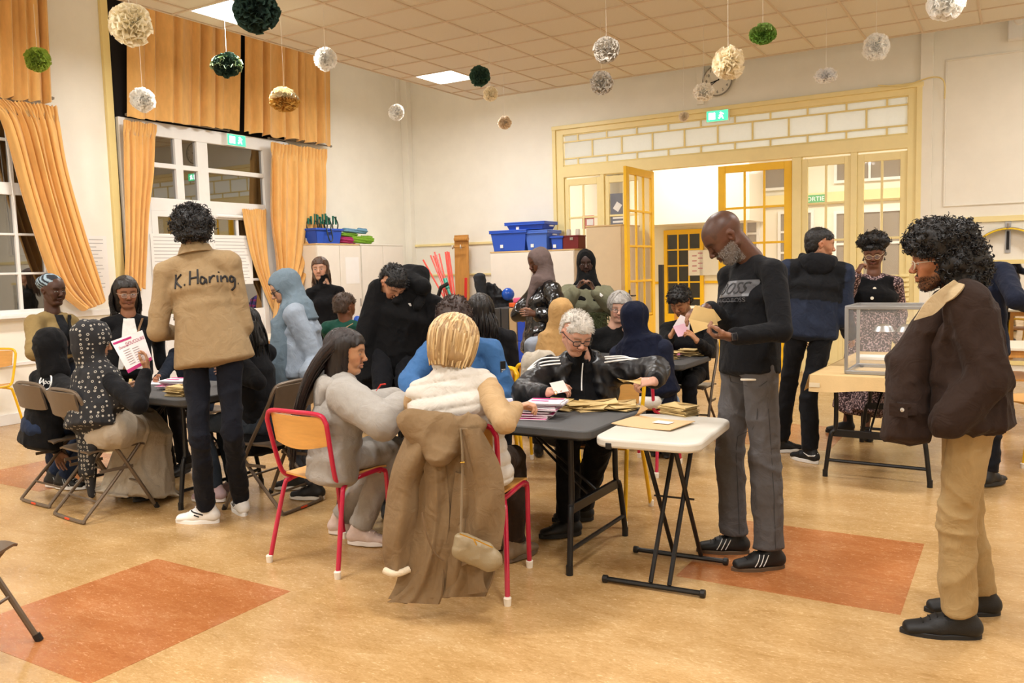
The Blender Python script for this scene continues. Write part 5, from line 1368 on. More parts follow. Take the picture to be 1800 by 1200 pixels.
for mb, cc_ in zip(mbs, ('#94744a', '#b08f5e', '#cfb486')): o_ = mb.build('hair_lock', hair_mat('lock'+cc_, cc_, rough=.35), hb, smooth=80); o_['kind'] = 'stuff'
glasses(I['root'], I['W'], I['hs'], '#d8c8c0', .0018)

# 13 curly brown hair, blue jacket
I = make('seated person with brown afro and blue jacket with black sleeve patch, facing the blonde', 5.65, (815, .56), (810, 592, -.15), (800, 565, -.24), -62, (-66, -42),
    L=dict(e=(893, 690, -1), w=(860, 716, -1)), R=dict(e=(718, 672, -1), w=(760, 705, -1)), legs='sit', s=1.02, tone='#8a5a3e', top='#4a78b0', top_name='jacket', top_t=.03, hem=.1, bottom='#1c1f28', head=dict(lid=.9), w=1.08, fold=.01, sleeve_r=1.15)
curly_hair(I, '#33211a', grow=.034, n=520, size=.011, seed=6, rad=.0026, na=.005)
bv = bvh_of(I['top']); e_ = I['arms']['L'][0]; p_ = e_*.4+I['sh']['L']*.6; nr = norm(-A3(CF)*.9+A3(CR)*.55)
pt_ = project(bv, p_, nr, .003, .3); MP = frame_M(pt_, norm(np.cross(np.array([0, 0, 1.]), nr)), (0, 0, 1))
ptc = MB().box((0, 0, 0), (.04, .075, .005), M=MP).build('sleeve_patch', m_black, I['top'], bevel=.002)
v_, f_ = text_mesh('TRUST', .011); MB().add(v_, f_, MP @ Matrix.Translation((0, -.018, .0035))).build('patch_lettering', m_paper, ptc, smooth=0)
v_, f_ = text_mesh('LABEL', .011); MB().add(v_, f_, MP @ Matrix.Translation((0, -.03, .0035))).build('patch_lettering', m_paper, ptc, smooth=0)

# 14 long dark wavy hair behind
I = make('seated person with long dark wavy hair, seen from behind next to the afro', 6.3, (862, .56), (858, 575, 0), (846, 550, 0), 120, (115, -5), legs='sit', s=1., tone='#8a5a3e', female=True, top='#17171b', bottom='#1c1f28', top_t=.02)
long_hair(I, '#16100e', .34, 260, seed=31, spread=.05, wave=.014, rad=.0045, grow=.018)

# 15 white-haired man
I = make('seated white-haired man with glasses in black tracksuit jacket, looking at his hands', 5.15, (1014, .58), (1022, 628, -.17), (1012, 588, -.27), -58, (-38, -30),
    R=dict(e=(922, 690, -1), w=(962, 690, -1), f=(985, 682), pose='pinch', palm=(.2, .5, -.6)), L=dict(e=(1152, 652, -1), w=(1152, 670, -1), f=(1118, 672), pose='grip', palm=(-.3, .3, -.7)), legs='sit', anR=('w', *A3(G(1000, 915, .09))), anL=('w', *A3(G(1022, 890, .09))), s=1.04,
    tone='#cf9c84', top='#131315', top_name='half_zip_top', top_t=.014, hem=.04, bottom='#0c0c0d', bot_name='tracksuit_trousers', leg_r=1.2, w=1.12, belly=.04, head=dict(lid=.55, smile=1., jaw=1.12, brow='#8d7f74', age=1, roll=-8), collar=.085,
    shoes=dict(col='#121212', sole='#1a1a1a', lace='#111111'), shoe_yaw=(215, 225))
whiteman = I
short_hair(I, '#c9c3ba', kind='fade', grow=.009, tuft=1500, tl=.014, seed=9, rough=.6)
glasses(I['root'], I['W'], I['hs'], '#1b1d22', .0026, 'sq', w_=.024, h_=.016)
N, ax, sd, fw, P_, sh, ar = I['N'], I['ax'], I['side'], I['fwd'], I['P'], I['sh'], I['arms']
S = SDF(); bw = .2
S.ec(P_-ax*.08, P_+ax*.2, (bw+.04, .17), (bw+.03, .165), side=sd, k=.04, rc=.05); S.ec(P_+ax*.2, N-ax*.18, (bw+.03, .165), (.215, .145), side=sd, k=.05, rc=.08)
S.ec(N-ax*.18, N-ax*.07, (.215, .14), (.14, .1), side=sd, k=.05, rc=.05); S.ec(N-ax*.06, sh['R'], .08, .085, k=.05); S.ec(N-ax*.06, sh['L'], .08, .085, k=.05)
for k in 'LR':
    e, w_, _ = ar[k]; S.ec(sh[k], e, .085, .078, k=.03); S.ec(e, w_-norm(w_-e)*.04, .078, .055, k=.03, rc=.03)
S.ec(N-ax*.03+sd*.09, N-ax*.16+sd*.1+fw*.11, .035, .03, k=.03); S.ec(N-ax*.03-sd*.09, N-ax*.16-sd*.1+fw*.11, .035, .03, k=.03); S.ec(N-ax*.02+sd*.08-fw*.05, N-ax*.02-sd*.08-fw*.05, .045, .045, k=.03)
S.ec(N-ax*.0+fw*.2, P_+fw*.25+ax*.06, (.10, .16), (.135, .2), side=sd, k=.02, sub=True)
S.ec(N, N+norm(I['H']-N)*.2, .075, .085, k=.01, sub=True)
V_, Q_ = S.mesh(.009, disp=folds(.012, (11, 11, 8), seed=4.))
jk = np_mesh('tracksuit_jacket', V_, Q_, mat('shiny_black', '#151518', .42, bump=.3, bscale=40, var=.05), I['root'])
bvj = bvh_of(jk)
for i in range(3):
    for k in ('L', 'R'):
        b_ = MB(); P = []
        for j in range(3):
            u = j/2; a = N-ax*.02; b = sh[k]+(ar[k][0]-sh[k])*.25; q = a+(b-a)*(.45+.75*u)+fw*(.02*(i-1)*1.4)
            P.append(project(bvj, q, norm(ax+(sd if k == 'R' else -sd)*.6+fw*.1), .0015, .3))
        b_.tube([q+Vector(tuple(ax))*.004 for q in smooth_path(P, 5)], .0045, 6).build('white_stripe', m_paper, jk, smooth=60)
bvt = bvh_of(I['top'])
b_ = MB(); b_.tube([project(bvt, N-ax*(.0+.02*j)+sd*.0, fw, .002, .3) for j in range(9)], .004, 6).build('zip', m_paper, I['top'], smooth=60)
def logo3(bv, o, x, y, n, sc, par, m_, txt='adidas'):
    for i, h_ in enumerate((.012, .02, .028)):
        b_ = MB(); a = (i-1)*.011
        P = [project(bv, Vector(o)+Vector(x)*(a-.004)*sc+Vector(y)*0, n, .002), project(bv, Vector(o)+Vector(x)*(a+.004)*sc, n, .002), project(bv, Vector(o)+Vector(x)*(a+.001)*sc+Vector(y)*h_*sc, n, .002), project(bv, Vector(o)+Vector(x)*(a-.006)*sc+Vector(y)*(h_+.004)*sc, n, .002)]
        b_.add(P, [(0, 1, 2, 3)]).build('logo_bar', m_, par)
    P, fs_ = decal_text(bv, Vector(o)-Vector(y)*.008*sc, x, y, n, txt, .011*sc, .002); MB().add(P, fs_).build('logo_lettering', m_, par, smooth=0)
logo3(bvt, project(bvt, N-ax*.13+sd*.095, fw, .0, .3), tuple(-sd), tuple(ax), tuple(fw), 1.3, I['top'], m_paper)
MB().tube([ar['R'][1]+norm(ar['R'][1]-ar['R'][0])*.09+np.array([.009*math.cos(a), 0, .009*math.sin(a)]) for a in [2*PI*i/12 for i in range(12)]], .0018, 5, closed=True).build('ring', mat('gold', '#c9a24a', .25, metal=1.), I['root'])

# 16..20 far table
I = make('seated person in a camel headscarf and pale blue top, seen from behind', 6.45, (962, .56), (975, 592, 0), (985, 556, 0), 118, (122, -8), legs='sit', s=1., tone='#8a5a3e', female=True, top='#aab3c2', top_t=.03, bottom='#2b2b33', hands=(0, 0), w=1.05)
def tail16(S, I):
    N, ax, side, fwd = I['N'], I['ax'], I['side'], I['fwd']; S.ec(N-fwd*.05, N-fwd*.14-ax*.34+side*.02, (.12, .06), (.13, .05), side=side, k=.05)
hijab(I, '#c9a068', fold=.011, tail=tail16, drape=.12, full=.01)
I = make('seated grey-haired woman with round glasses in black, chin resting on her hand', 7.75, (1078, .56), (1080, 574, 0), (1089, 543, -.04), -60, (-68, -8),
    L=dict(e=(1118, 625, -1), w=(1108, 588, -1), f=(1098, 568), pose='fist', palm=(-.5, 0, .3)), legs='sit', s=.98, tone='#d3a48c', female=True, top='#111112', top_t=.025, bottom='#17171b', head=dict(lid=.25, smile=1.4, age=1, brow='#8a8078', lips='#b56a60', jaw=1.08, sc=1.1), w=1.05)
V_, Q_ = hair_shell(I['hd'], 'low', .016, noise_a=.005, seed=7)
ho = np_mesh('hair', V_, Q_, hair_mat('hairgrey', '#a5a09a', rough=.45), I['root'])
c_, R_, W_, sc_ = I['hd']; mb = MB(); rr = random.Random(11)
for i in range(150):
    a = rr.uniform(-2.5, 2.5)-PI/2; d_ = np.array([math.cos(a), math.sin(a), 0]); q0 = np.array([.0, .2, .98]); g = norm(d_-q0*d_.dot(q0)); P = []
    for k in range(8):
        th = 1.9*k/7; p_ = q0*math.cos(th)+g*math.sin(th); P.append(c_+R_ @ ((np.array([0, -.015, .045])+p_*np.array([.1, .115, .105])*(1+.06*math.sin(k*1.3+i)))*sc_))
    if any(((R_.T @ (x-c_))[1] > .05 and abs((R_.T @ (x-c_))[0]) < .065 and (R_.T @ (x-c_))[2] < .05) for x in P): continue
    mb.tube(P, .004, 4, caps=False)
s_ = mb.build('hair_lock', hair_mat('hairgrey', '#a5a09a'), ho, smooth=80); s_['kind'] = 'stuff'
glasses(I['root'], W_, sc_, '#5a4a44', .0018)
I = make('seated person in a navy headscarf on a red chair, seen from behind', 6.35, (1138, .56), (1122, 598, 0), (1117, 562, .0), 90, (82, -6), legs='sit', knR=(1180, 705, 1), s=1.06, tone='#7a4c34', female=True, top='#1d2338', top_t=.04, hem=.14, bottom='#8fa3bd', bot_name='jeans', w=1.1, hands=(0, 0))
def tail18(S, I):
    N, ax, side, fwd = I['N'], I['ax'], I['side'], I['fwd']; S.ec(N-ax*.02, N-fwd*.05-ax*.42+side*.04, (.19, .13), (.24, .17), side=side, k=.06, rc=.05)
hijab(I, '#141a30', fold=.01, tail=tail18, drape=.1, full=.008)
I = make('standing woman in a mauve headscarf and black leather jacket with crossed arms', 7.6, (948, .93), (960, 492, 0), (948, 462, 0), 232, (242, -16),
    L=dict(e=(985, 560, -1), w=(940, 552, -1)), R=dict(e=(908, 555, -1), w=(945, 545, -1)), s=1.0, tone='#5e3a28', female=True, top='#111113', top_name='leather_jacket', top_t=.035, hem=.16, flare=.02, fold=.014, bottom='#6b5d5a', bot_name='skirt', skirt=(1.0, .03), topmat=mat('black_leather', '#0d0d0f', .22, spec=.7, bump=.3, bscale=30), hands=(1, 1), w=1.08, head=dict(lid=.75), sleeve_r=1.15)
def tail19(S, I):
    N, ax, side, fwd = I['N'], I['ax'], I['side'], I['fwd']; S.ec(N+fwd*.1, N+fwd*.15-ax*.25, (.05, .05), (.02, .02), side=side, k=.04)
hijab(I, '#74635f', fold=.008, tail=tail19, drape=.04, full=.004, chest=False, fdep=.075)
I = make('standing woman in a black headscarf and olive jacket, hands clasped at her chin', 8.25, (1030, .95), (1032, 500, 0), (1030, 463, 0), -60, (-64, -10),
    R=dict(e=(985, 548, -1), w=(1014, 506, -1), f=(1026, 484), pose='grip', palm=(.6, .3, 0)), L=dict(e=(1080, 542, -1), w=(1044, 508, -1), f=(1034, 484), pose='grip', palm=(-.6, -.3, 0)), s=1.1, tone='#3a2620', female=True, top='#8b8a70', top_name='jacket', top_t=.035, hem=.05, fold=.012, bottom='#5d6048', bot_name='skirt', skirt=(1.0, .03), w=1.1, head=dict(lid=.6), sleeve_r=1.25)
hijab(I, '#0f0f10', fold=.008, drape=.16, chest=True, face=(.054, .082), fdep=.07)
MB().box((0, 0, 0), (.025, .01, .13), Matrix.Rotation(-.9, 4, 'Y'), M=Matrix.Translation(U(1050, 513, 7.85))).build('white_cuff', m_paper, I['root'], bevel=.003)
bx = MB(); rr = random.Random(2); cb_ = A3(U(1050, 562, 8.0))
for i in range(26): bx.tube(smooth_path([cb_+np.array([rr.uniform(-.12, .12), rr.uniform(-.03, .03), rr.uniform(-.0, .07)]), cb_+np.array([rr.uniform(-.12, .12), -.03, rr.uniform(.0, .06)]), cb_+np.array([rr.uniform(-.13, .13), -.02, rr.uniform(-.12, .0)])], 4), .006, 5)
fb = bx.build('fringe', cloth('olive_fringe', '#5a6040'), I['root']); fb['kind'] = 'stuff'
I = make('seated young man with black curly hair in black, reading a pink ballot', 7.5, (1208, .56), (1212, 562, 0), (1196, 532, -.06), -80, (-92, -32),
    R=dict(e=(1168, 612, -1), w=(1178, 592, -1), f=(1186, 574), pose='pinch', palm=(.5, .3, .2)), L=dict(e=(1245, 618, -1), w=(1226, 600, -1), f=(1216, 588), pose='pinch', palm=(-.5, 0, 0)), legs='sit', s=1.06, tone='#b07c58', top='#101012', top_t=.02, bottom='#131318', head=dict(lid=.9, beard=('#1a120e', .5, 'jaw')), w=1.08,
    shoes=dict(col='#8a7a6a', sole='#e5e2dc', lace='#ffffff'), shoe_yaw=(-60, -50))
youngman = I
curly_hair(I, '#0d0a09', grow=.02, n=420, size=.012, seed=14, rad=.0026)

# 21 standing man with shaved head
I = make('tall standing man with shaved head and grey beard in black printed sweatshirt opening envelopes', 4.3, (1318, .95), (1320, 452, -.0), (1276, 418, -.02), 230, (212, -42),
    L=dict(e=(1372, 582, -1), w=(1284, 592, -1), f=(1235, 590), pose='grip', palm=(0, 0, 1)), R=dict(e=(1282, 575, -1), w=(1244, 540, -1), f=(1212, 548), pose='grip', palm=DN, curl=45), anL=(1352, 968), anR=(1290, 942), knL=(1345, 800, 1), knR=(1283, 790, 1),
    s=1.06, tone='#5b3a2a', top='#141519', top_name='sweatshirt', top_t=.018, hem=.03, fold=.007, bottom='#625f60', bot_name='jeans', leg_r=1.25, w=1.04, belly=.015,
    head=dict(lid=.95, beard=('#7d7873', .75, 'full'), jaw=1.1, brow='#15100d', shave='#3a2820', sc=1.06, upn=.6), shoes=dict(col='#151516', sole='#5d4a38', stripes='#f4f4f4', lace='#111111', style='flat', sc=1.08), shoe_yaw=(216, 200), res=.009)
boss = I
beard_tufts(I, '#8c8680', n=1300)
bv = bvh_of(I['top']); fwd = I['fwd']; sd = I['side']; ax = I['ax']
nr = fwd; xd_ = -sd; pc = A3(project(bv, I['N']-ax*.165-sd*.012, nr, 0, .3))
def pan(u, v): return project(bv, pc+xd_*(u-.5)*.24+ax*(v-.5)*.085, nr, .0025, .3)
pn_ = MB().grid(pan, 24, 8).build('printed_panel', mat('grey_print', '#4b4b4e', .35), I['top'], smooth=70)
P, fs_ = decal_text(bv, pc, xd_, ax, nr, 'BOSS', .085, .0045); MB().add(P, fs_).build('print_lettering', mat('dark_print', '#121214', .5), pn_, smooth=0)
P, fs_ = decal_text(bv, pc-ax*.06, xd_, ax, nr, 'HUGO BOSS', .03, .004, sx=1.3); MB().add(P, fs_).build('print_lettering', mat('grey_print', '#4b4b4e', .35), pn_, smooth=0)
w_ = I['arms']['L'][1]; e_ = I['arms']['L'][0]; dv = norm(w_-e_); wt = MB()
a_ = norm(np.cross(dv, np.array([0, 0, 1.]))); b_v = np.cross(dv, a_)
wt.tube([w_-dv*.012+a_*.031*math.cos(t)+b_v*.026*math.sin(t) for t in [2*PI*i/20 for i in range(20)]], .010, 6, closed=True, flat=.4)
wo = wt.build('watch', m_black, I['root'], smooth=60)
wn = norm(-A3(CF)); MB().box((0, 0, 0), (.03, .036, .01), M=frame_M(w_-dv*.012+wn*.03, dv, (0, 0, 1))).build('watch_face', mat('watch_glass', '#2b2b2f', .15, spec=.8), wo, bevel=.004)
bvb = bvh_of(I['bottom']); p_ = project(bvb, U(1324, 668, 4.1), norm(-A3(CF)), .004, .3)
tag(MB().box((0, 0, 0), (.085, .01, .028), M=frame_M(p_, A3(CR), A3(CU))).build('folded_note', mat('note_cream', '#e3dccb', .7), bevel=.003), 'cream folded note sticking out of the grey jeans pocket', 'note')
pk = MB(); pk.tube([project(bvb, U(a, b, 4.1), norm(-A3(CF)), .0015, .3) for a, b in ((1304, 662), (1306, 674), (1322, 680), (1340, 679), (1352, 670))], .0016, 5); pk.build('pocket_seam', mat('seam_grey', '#2f2e2f', .9), I['bottom'])
for leg_k in 'LR':
    kn, an = I['legs'][leg_k]; P = []
    for j in range(18):
        u = j/17; q = (I['P']+(kn-I['P'])*(u/.5)) if u < .5 else kn+(an-kn)*((u-.5)/.5)*.94
        P.append(project(bvb, q, norm(-A3(CF)*1.+A3(CR)*.15), .0008, .3))
    MB().tube(P[4:], .0014, 4).build('outer_seam', mat('seam_grey', '#2f2e2f', .9), I['bottom'], smooth=60)

# 22 navy hoodie
I = make('standing man in a black and navy hooded sweatshirt and black jeans, seen from behind', 6.4, (1425, .96), (1437, 455, 0), (1441, 432, 0), 108, (24, -8),
    R=dict(e=(1482, 562, 1), w=(1496, 590, 1)), L=dict(e=(1392, 560, 1), w=(1405, 590, 1)), anR=(1424, 792), anL=(1372, 775), knR=(1420, 700, 1), s=1.06, tone='#b98464', top='#17181c', top_name='hooded_sweatshirt', top_t=.03, hem=.06, bottom='#17181c', bot_name='jeans', w=1.1, sleeve_r=1.1, fold=.01, leg_r=1.1, head=dict(lid=.4),
    shoes=dict(col='#17181a', sole='#e9e7e3', lace='#222222', sc=1.05), shoe_yaw=(40, 150))
short_hair(I, '#110d0b', kind='low', grow=.008, tuft=700, tl=.006, seed=19)
S = SDF(); N, ax, sd, fw = I['N'], I['ax'], I['side'], I['fwd']
S.ec(N-fw*.05-ax*.02-sd*.09, N-fw*.05-ax*.02+sd*.09, .05, .05, k=.04); S.ball(N-fw*.09-ax*.05, (.115, .045, .09), .05, side=sd, up=ax); S.ec(N+sd*.1, N+sd*.05+fw*.09-ax*.05, .04, .04, k=.04); S.ec(N-sd*.1, N-sd*.05+fw*.09-ax*.05, .04, .04, k=.04)
V_, Q_ = S.mesh(.01, disp=folds(.009, (10, 10, 8))); np_mesh('hood', V_, Q_, cloth('hooded_sweatshirt#17181c', '#17181c'), I['root'])
bv = bvh_of(I['top']); Vn = np.array([v.co for v in I['top'].data.vertices])+A3(root_off(I['top'])); Lz = (Vn-I['P']) @ ax; Lx = np.abs((Vn-I['P']) @ sd)
navy = (Lz < .2) | (Lx > .2); C_ = np.where(navy[:, None], np.array(srgb('#22293a')), np.array(srgb('#141518')))
at = I['top'].data.color_attributes.new('Col', 'FLOAT_COLOR', 'POINT'); cc_ = np.ones((len(Vn), 4), np.float32); cc_[:, :3] = C_; at.data.foreach_set('color', cc_.ravel()); I['top'].data.materials[0] = cloth('two_tone_fleece', '#17181c', attr='Col')

sh_ = [c for c in I['root'].children if c.name.startswith('shoe')][1]; b2 = bvh_of(sh_); c0 = np.mean([np.array(v.co) for v in sh_.data.vertices], 0)+A3(root_off(sh_)); P = []
for a, b in ((-.03, .012), (-.01, -.008), (.02, -.004), (.055, .014)): P.append(project(b2, c0+A3(CR)*a+np.array([0, 0, b]), norm(-A3(CF)), .0015, .2))
MB().tube(P, [.002, .006, .005, .002], 6).build('swoosh', m_paper, sh_, smooth=60)
# 23 woman in vest and dress
m_dress = None
def speck_mat():
    M = bpy.data.materials.new('speckled_dress'); M.use_nodes = True; nt = M.node_tree; N = nt.nodes; L = nt.links; b = N['Principled BSDF']; b.inputs['Roughness'].default_value = .8
    tc = N.new('ShaderNodeTexCoord'); vo = N.new('ShaderNodeTexNoise'); vo.inputs['Scale'].default_value = 75; vo.inputs['Detail'].default_value = 2
    L.new(tc.outputs['Object'], vo.inputs['Vector']); cr = N.new('ShaderNodeValToRGB'); e = cr.color_ramp.elements
    e[0].position = .50; e[0].color = (*srgb('#2a161b'), 1); e[1].position = .62; e[1].color = (*srgb('#b89a98'), 1)
    L.new(vo.outputs['Fac'], cr.inputs[0]); L.new(cr.outputs[0], b.inputs['Base Color']); return M
m_dress = speck_mat()
I = make('standing woman with hair tied up, glasses, black vest over a speckled dress', 7.4, (1533, .92), (1536, 480, 0), (1536, 447, -.02), -78, (-86, -16),
    R=dict(e=(1490, 520, -1), w=(1508, 478, -1), f=(1517, 462), pose='fist', palm=(.5, .5, 0)), L=dict(e=(1584, 552, 1), w=(1577, 602, -1), f=(1580, 625)), anL=(1522, 752), anR=(1487, 742), s=1.04, tone='#6a4330', female=True, top='#2a161b', top_name='dress_top', topmat=m_dress, top_t=.012, hem=.05, bottom='#2a161b', bot_name='skirt', botmat=m_dress, skirt=(.72, .05), w=1.14, head=dict(lid=.8, lips='#7d4744', jaw=1.05), sleeve_r=1.15,
    shoes=dict(col='#111112', sole='#141414', boot=.12, sc=1.0), shoe_yaw=(-70, 210))
def puff(S, W, sc, R):
    for k, (x, y, z, r) in enumerate(((0, -.02, .13, .075), (-.06, 0, .125, .06), (.065, -.01, .12, .06), (.0, .03, .14, .055), (-.09, .02, .1, .035), (.1, .0, .1, .03))): S.ball(W(x, y, z), r*sc, .03)
curly_hair(I, '#0e0b0a', grow=.012, n=420, size=.017, seed=23, extra=puff, rad=.0034)
glasses(I['root'], I['W'], I['hs'], '#c9b089', .0018, w_=.025, h_=.021)
S = SDF(); P_, N, ax, sd, fw = I['P'], I['N'], I['ax'], I['side'], I['fwd']
S.ec(P_+ax*.12, N-ax*.2, (.195, .15), (.2, .15), side=sd, k=.05, rc=.03); S.ball(N-ax*.22+fw*.1, (.17, .08, .09), .05, side=sd, up=ax); S.ec(N-ax*.2, N-ax*.07, (.195, .145), (.14, .09), side=sd, k=.05, rc=.03); S.ec(N-ax*.085+sd*.13, N-ax*.085-sd*.13, .065, .065, k=.05)
S.ec(N+fw*.05, N+ax*.1, (.085, .075), .09, side=sd, k=.01, sub=True)
V_, Q_ = S.mesh(.009, disp=folds(.006, (9, 9, 6))); ve = np_mesh('vest', V_, Q_, cloth('vest#101013', '#101013', .9), I['root'])
bvv = bvh_of(ve)
for k in range(5):
    p_ = project(bvv, N-ax*(.06+.085*k)-sd*(-.02+.02*k)*-1, fw, .003, .3); MB().lathe([(0, 0), (.014, 0), (.012, .005), (0, .006)], 14, frame_M(p_, sd, ax)).build('button', mat('pearl', '#e3dcc9', .3), ve)
for s_ in (-1, 1): MB().tube([I['W'](s_*.084, -.005, -.03), I['W'](s_*.086, -.0, -.055)], [.003, .009], 8).build('earring', mat('dark_jewel', '#3a2a22', .3), I['root'])

# 24 man in brown jacket
I = make('man in a dark brown jacket with cream collar, beige trousers and long curly black hair', 3.4, (1700, .9), (1686, 500, .0), (1652, 462, 0), 192, (190, -6),
    L=dict(e=(1738, 665, 1), w=(1650, 762, -1), pose='grip'), R=dict(e=(1630, 660, 1), w=(1600, 740, 1), pose='grip'), anL=(1684, 1080), anR=(1720, 1042), s=.96, tone='#a8714f', top='#35261f', top_name='jacket', top_t=.05, hem=-.0, flare=.03, fold=.014, bottom='#b89b6c', bot_name='trousers', leg_r=1.3, w=1.1, belly=.03, hands=(0, 0), sleeve_r=1.2, kneck=1.3,
    head=dict(lid=.3, beard=('#1c130e', .8, 'jaw'), jaw=1.08), shoes=dict(col='#141415', sole='#1f1f20', lace='#0c0c0c', sc=1.2), shoe_yaw=(196, 200), res=.009)
brownman = I
# the open front of the jacket pushed forward by the pocketed hand
S = SDF(); N, ax, sd, fw, P_ = I['N'], I['ax'], I['side'], I['fwd'], I['P']
a = A3(U(1600, 640, 3.45)); b = A3(U(1592, 770, 3.42)); c = A3(U(1640, 560, 3.42))
S.ec(c, a, (.07, .12), (.09, .13), side=fw, k=.05); S.ec(a, b, (.085, .13), (.1, .12), side=fw, k=.05, rc=.03)
V_, Q_ = S.mesh(.009, disp=folds(.01, (9, 9, 7), seed=2.)); ff_ = np_mesh('jacket_front', V_, Q_, cloth('jacket#35261f', '#35261f'), I['top'])
bvf = bvh_of(ff_); wn = norm(-A3(CF))
fl2 = MB().grid(lambda u, v: project(bvf, U(1563+72*u, 708+4*u+(22+2*math.sin(u*PI))*v, 3.2), wn, .006+.003*v, .3), 12, 5, thick=-.004).build('pocket_flap', cloth('jacket#35261f', '#35261f'), I['top'], smooth=60)
MB().lathe([(0, 0), (.0095, 0), (.008, .004), (0, .005)], 16, frame_M(project(bvf, U(1585, 720, 3.2), wn, .012, .3), A3(CR), A3(CU))).build('snap_button', m_chrome, fl2)
# cream collar
m_cord = cloth('cream_corduroy', '#c9b28c', .9)
bvt = bvh_of(I['top'])
def colr(u, v):
    a_ = np.array([(1676, 492), (1657, 505), (1637, 520), (1622, 536)], float); b_ = np.array([(1690, 503), (1668, 528), (1640, 553), (1606, 563)], float)
    k = u*3; i = min(2, int(k)); t = k-i; p = (a_[i]*(1-t)+a_[i+1]*t)*(1-v)+(b_[i]*(1-t)+b_[i+1]*t)*v
    return project(bvt, U(p[0], p[1], 3.2), norm(-A3(CF)), .012, .5) if True else None
MB().grid(colr, 14, 7, thick=-.008).build('collar', m_cord, I['root'], smooth=70)
S = SDF(); S.ec(N-sd*.02-ax*.0-fw*.02, N+norm(I['H']-N)*.05-fw*.02, (.088, .088), (.085, .085), side=sd, k=.02, rc=.012); S.ec(N, N+norm(I['H']-N)*.2, .068, .078, k=.01, sub=True)
V_, Q_ = S.mesh(.007); np_mesh('collar_stand', V_, Q_, m_cord, I['root'])
def mop(S, W, sc, R):
    for x, y, z, r in ((0, .03, .11, .075), (.05, .0, .09, .075), (-.05, 0, .09, .075), (0, -.06, .08, .09), (.055, -.05, .0, .07), (-.055, -.05, .0, .07), (0, -.1, 0, .08), (0, -.1, -.06, .075), (.05, -.06, -.06, .06), (-.05, -.06, -.06, .06), (0, .085, .085, .035), (-.045, .07, .07, .035), (.045, .07, .07, .035)): S.ball(W(x, y, z), r*sc, .03)
curly_hair(I, '#0f0c0b', grow=.03, n=1500, size=.017, seed=29, extra=mop, rad=.0027, na=.01)
glasses(I['root'], I['W'], I['hs'], '#c7b9a6', .0016)
beard_tufts(I, '#1a120e', n=900, tl=.006, jaw=True)
for sh_ in [c for c in I['root'].children if c.name.startswith('shoe')]: pass

# 25 person in navy behind
I = make('person in a navy sweater behind the brown-jacketed man, one arm reaching right', 5.6, (1722, .92), (1716, 462, 0), (1700, 440, 0), 60, (40, 0),
    R=dict(e=(1785, 528, -1), w=(1850, 545, 1)), s=1., tone='#b98464', top='#1a2033', top_t=.03, bottom='#1a1c24', w=1.05)
short_hair(I, '#17110e', tuft=300)
for p in PEOPLE: print(p)

# ------------------------------------------------------------------ furniture
m_grey_top = mat('charcoal_table_plastic', '#4b4b4b', .6, var=.04, vscale=20, bump=.3, bscale=260)
m_light_top = mat('light_grey_table_plastic', '#cbc6bb', .5, var=.02, bump=.2, bscale=260)
m_leg = mat('grey_black_leg', '#232222', .35, metal=.4)
m_ply = mat('birch_plywood', '#d9a257', .4, var=.1, vscale=5, vec=(1, 9, 9))
m_redt = mat('raspberry_tube', '#b8173c', .28, coat=.4)
m_yelt = mat('yellow_tube', '#eebb12', .3, coat=.3)
m_brownm = mat('bronze_brown_metal', '#6a5b4b', .42, metal=.35, var=.08, vscale=15)
m_foot = mat('cream_rubber', '#e9dfcf', .6)
m_wood = mat('warm_oak', '#c98f47', .45, var=.12, vscale=4, vec=(8, 8, 1))
m_kraft = mat('kraft_paper', '#cfb07c', .75, var=.05, vscale=12, bump=.2, bscale=120)
m_env = mat('kraft_envelope', '#cdb27a', .75, var=.05, vscale=20)
m_env2 = mat('kraft_envelope_dark', '#a98a52', .75)
m_pink = mat('pink_ballot', '#dd4d94', .7); m_mag = mat('magenta_edge', '#c01f6b', .7)
m_blueb = mat('blue_plastic', '#2c57c4', .35)
def rrect(w_, d_, r, n=5):
    return [(sx*(w_/2-r)+r*math.cos(a0+PI/2*k/n), sy*(d_/2-r)+r*math.sin(a0+PI/2*k/n)) for sx, sy, a0 in ((1, 1, 0), (-1, 1, PI/2), (-1, -1, PI), (1, -1, 3*PI/2)) for k in range(n+1)]
def folding_table(cx, cy, L_, W_, label, rz=0., mt=None, z=.74, group='charcoal folding tables', paper=None):
    t = empty('folding_table', (cx, cy, 0), rz, label, 'table', group)
    MB().prism(rrect(L_, W_, .06), z-.045, z).build('tabletop', mt or m_grey_top, t, world=False, bevel=.008)
    MB().prism(rrect(L_-.08, W_-.08, .05), z-.06, z-.04).build('apron', m_leg, t, world=False)
    for s_ in (-1, 1):
        x = s_*(L_/2-.16)
        for q in (-1, 1):
            p = [(x, q*.27, z-.06), (x, q*.27, .36), (x+s_*.01, q*.3, .3), (x+s_*.02, q*(W_/2-.04), .06), (x+s_*.02, q*(W_/2-.035), .0)]
            lg_ = MB().tube(smooth_path(p, 4), .0155, 10).build('leg', m_leg, t, world=False)
            MB().tube([(x+s_*.02, q*(W_/2-.035), .05), (x+s_*.02, q*(W_/2-.035), 0)], .018, 10).build('foot_cap', m_black, lg_, world=False)
        MB().mm((x-.012, -.29, .29), (x+.012, .29, .34)).build('knee_bar', m_leg, t, world=False, bevel=.003)
        MB().tube([(x+s_*.018, -(W_/2-.06), .12), (x+s_*.018, W_/2-.06, .12)], .012, 8).build('crossbar', m_leg, t, world=False)
        for q in (-1, 1): MB().tube([(x, q*.05, .32), (x-s_*.25, q*.03, .52), (x-s_*.45, 0, z-.06)], .008, 6).build('brace', m_leg, t, world=False)
    return t
